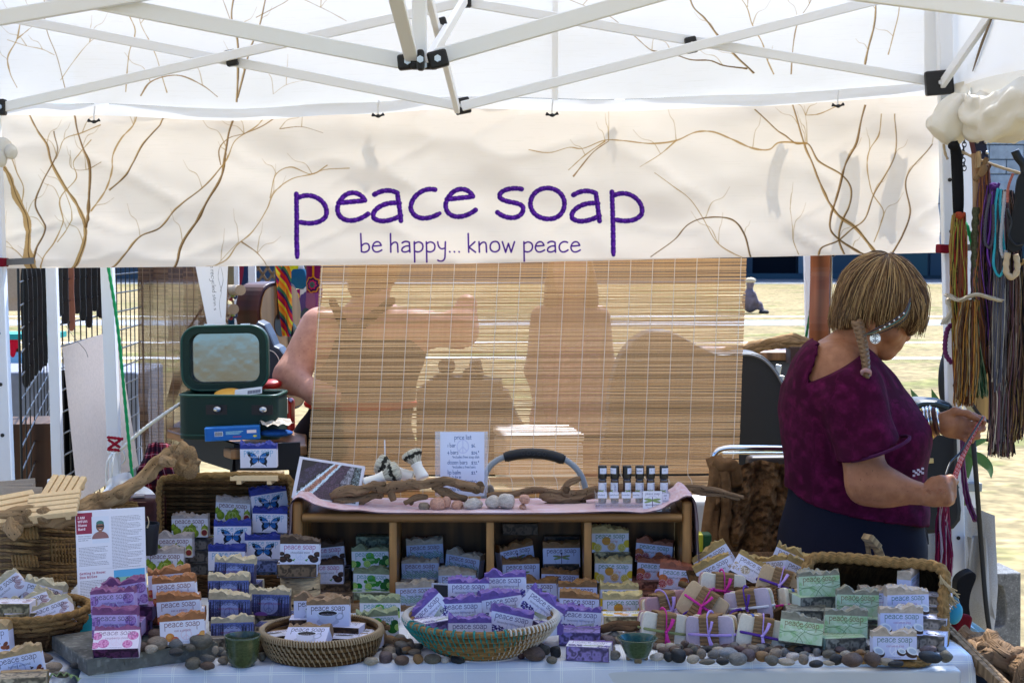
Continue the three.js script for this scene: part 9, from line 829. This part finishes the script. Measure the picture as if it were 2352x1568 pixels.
S('coconut', 2056, 1487, 3.31, 0, 0, -5, 'front one at the foot of the rope basket'); S('coconut', 2072, 1433, 3.38, 0, 0, -5, 'second from the front in the rope basket', 1); S('coconut', 2087, 1390, 3.44, 0, 0, -5, 'third from the front in the rope basket', 1); S('coconut', 2024, 1386, 3.54, 0, 0, -4, 'half hidden between cucumber and coconut soaps', 1); soap('coconut', 2103, 1344, 3.56, 0, 62, 0, 'coconut soap turned end-on at the top of the rope basket'); for (const [x, y, z, l] of [[2125, 1436, 3.44, 'middle one of the bars at the right rim of the rope basket'], [2120, 1474, 3.4, 'lowest bar at the right rim of the rope basket, showing its sleeve'], [2132, 1384, 3.52, 'upper bar in the shade at the right rim of the rope basket'], [2126, 1408, 3.5, 'dark bar behind the second coconut soap']]) lying('coconut', x, y, z, l, 0, -24);
// left edge
S('almond', 43, 1532, 3.22, 11, 6, -5, 'at the bottom left corner of the picture'); lying('almond', 50, 1574, 3.16, 'greyish bar under the almond soap at the bottom left', 4, 10, true); S('almond', -30, 1474, 3.3, 4, 0, -4, 'cut off by the left edge of the picture');
S('paisley', 93, 1369, 3.52, -11, -6, -12, 'at the back of the left round basket'); S('paisley', 12, 1362, 3.52, 38, 10, -12, 'tilted up at the left edge of the round basket'); S('paisley', 104, 1396, 3.46, -24, 0, -30, 'in the middle of the left round basket'); lying('paisley', 18, 1403, 3.4, 'cream bar lying with its smooth side to the front at the left edge', 0, 4); S('paisley', 66, 1397, 3.45, 24, 0, -34, 'tilted beside the cream bar in the round basket'); S('paisley', 112, 1412, 3.4, 26, -10, -34, 'nearest to the front rim of the round basket'); lying('paisley', 60, 1425, 3.4, 'cream bar low in the left round basket', 0, 20);
// ---------------------------------------------------------------- ribbon bundles of soap slices
const kraftC = grain(T.fine, 6, [0.3, 0.18, 0.085], 0.9), sliceGeo = extr(smooth([[-0.038, -0.031], [0.038, -0.031], [0.042, -0.028], [0.043, 0.02], [0.04, 0.029], [0.02, 0.031], [-0.02, 0.029], [-0.038, 0.031], [-0.042, 0.027], [-0.042, -0.028]], 60), 0.0052, 0.0018), sliceM = {};
const sc = (c) => sliceM[c] ??= grain(T.fine, 9, c.split(',').map((n) => Math.min(0.85, n * 1.12)), 0.5, { specularIntensity: 0.5 });
const bandG = (() => { const p = []; const h = 0.0335, d = 0.0225, n = 14; for (let i = 0; i <= n; i++) p.push([lerp(-h, h, i / n), d]); for (let i = 1; i < 8; i++) p.push([h, lerp(d, -d, i / 8)]); for (let i = 0; i <= n; i++) p.push([lerp(h, -h, i / n), -d]); for (let i = 1; i <= 8; i++) p.push([-h, lerp(-d, d, i / 8)]); const L = new THREE.CatmullRomCurve3(p.map(([y, z]) => V(0, y, z)), false, 'centripetal'); return slab((s, t) => { const q = L.getPoint(t), w = 1 + 0.05 * Math.sin(t * 190); return V((s - 0.5) * 0.037, q.y * w, q.z * w); }, 4, 150, 0.0012, 0.04, 0.2); })();
function bundle(label, cx, cy, Z, roll, yaw, pitch, cols, rib, rib2) {
  const t = new THREE.Group(); t.name = numbered('soap_bundle'); scene.add(t); tag(t, label, 'soap bundle'); t.rotation.order = 'YXZ'; t.scale.setScalar(1.14); t.rotation.set(R(pitch * 0.5), R(yaw), R(roll)); t.position.copy(at(cx, cy, Z)).sub(V(0, 0, 0.02).applyEuler(t.rotation));
  const gs = [0, 1, 2, 3, 4]; gs.forEach((i) => { const m = part('slice', sliceGeo, sc(cols[i % cols.length]), t); m.position.set(0.0015 * Math.sin(i * 3 + cx), 0.0015 * Math.cos(i * 5), 0.0118 - i * 0.0082); m.rotation.z = 0.03 * Math.sin(i * 2 + cx); m.scale.set(1 - 0.02 * (i % 3), 1 - 0.03 * (i % 2), 1); });
  part('cardboard_band', bandG, kraftC, t); const rm = mat(rib, 0.7), rm2 = mat(rib2 ?? rib, 0.7), loop = (pts, m, r = 0.0026) => part('ribbon', [tube(pts, (q) => r, 60, 6, true, 0.5)], m, t), E = 0.0255, q = 0.0445, e2 = 0.036;
  loop([V(-q, 0.002, E * 0.6), V(-0.02, 0.001, E), V(0, 0, E + 0.0015), V(0.02, -0.001, E), V(q, -0.002, E * 0.6), V(q, -0.002, -E * 0.8), V(0, 0, -E), V(-q, 0.002, -E * 0.8)], rm); loop([V(0.002, -e2, E * 0.8), V(0, 0, E + 0.0022), V(-0.002, e2, E * 0.8), V(-0.002, e2, -E * 0.9), V(0.002, -e2, -E * 0.9)], rm2);
  part('ribbon_tail', [tube([V(0, 0, E + 0.003), V(0.006, 0.012, E + 0.008), V(0.01, 0.026, E + 0.007)], (u) => 0.0026 + 0.0016 * u, 12, 6, false, 0.4), tube([V(0, 0, E + 0.003), V(0.004, -0.014, E + 0.006), V(0.014, -0.03, E + 0.004)], (u) => 0.0026 + 0.0018 * u, 12, 6, false, 0.4)], rm2, t); part('knot', [ball(0.0035, 0.003, 0.003, V(0, 0, E + 0.003))], rm2, t);
}
const wh = '0.7,0.62,0.48', lv = '0.5,0.4,0.46', bg = '0.52,0.36,0.2', gn = '0.34,0.38,0.22', bu = '0.05,0.11,0.38', pk = '0.46,0.26,0.26', bnn = '0.3,0.2,0.12', pinkR = [0.6, 0.03, 0.28], purR = [0.1, 0.03, 0.28], lilR = [0.5, 0.34, 0.72], whR = [0.75, 0.73, 0.72], grR = [0.25, 0.27, 0.1];
bundle('white and lavender slices with a pink and green ribbon, right of the flared bowl', 1527, 1450, 3.44, -8, 10, -14, [wh, lv, bg, wh, pk], grR, pinkR); bundle('beige slices with a lilac ribbon standing between the pink and the purple tied ones', 1631, 1457, 3.42, 6, -22, -12, [lv, wh, gn, bg, wh], lilR); bundle('white green-tinged slices with a purple ribbon left of the leaning cucumber soap', 1751, 1461, 3.4, -8, -6, -28, [wh, wh, gn, wh, bg], purR, lilR);
bundle('lavender tinted slices with a white ribbon in the second row', 1718, 1396, 3.53, 12, -20, -16, [lv, wh, bg, gn, wh], whR, purR); bundle('cream slices with a pink ribbon lying tilted in the second row', 1614, 1393, 3.53, -28, -16, -34, [bg, wh, bg, lv, wh], pinkR); bundle('bundle with a bright blue slice and a pink ribbon in the back row', 1663, 1357, 3.62, -4, 4, -18, [wh, bu, bg, wh, pk], pinkR); bundle('tan slices with a purple ribbon below the oatmeal soaps', 1791, 1346, 3.62, -16, -10, -38, [bg, bnn, bg, bnn, bg], purR, lilR);
bundle('dusky slices with a lilac ribbon half hidden behind the pink and green tied bundle', 1537, 1402, 3.58, 10, 20, -20, [pk, lv, wh, bg, pk], lilR); bundle('thin mixed slices seen edge-on beside the tray board', 1782, 1394, 3.6, 20, -70, -10, [wh, gn, bu, bg, wh], pinkR); bundle('slices seen edge-on behind the lilac tied bundle', 1688, 1450, 3.5, 14, -66, -6, [wh, bg, bu, wh, bg], purR); bundle('slices seen edge-on right of the pink and green tied bundle', 1572, 1452, 3.53, -4, -64, -6, [lv, bg, wh, pk, bg], purR);
// ---------------------------------------------------------------- labels of look-alikes: add the place in the row where several would read the same
{
  const by = {}; for (const [o, b] of auto) (by[b] ??= []).push(o); const X = (o) => { const c = new THREE.Box3().setFromObject(o).getCenter(V()); return c.x / -c.z; };
  for (const b in by) { const L = by[b].sort((p, q) => X(p) - X(q)); if (L.length > 1) L.forEach((o, i) => { o.userData.label = `${b}, ${i === 0 ? 'leftmost' : i === L.length - 1 ? 'rightmost' : (ORD[i] ?? i + 1) + ' from the left'} of ${['', '', 'two', 'three', 'four', 'five', 'six', 'seven', 'eight', 'nine', 'ten'][L.length] ?? L.length}`; }); }
}
renderer.render(scene, camera);
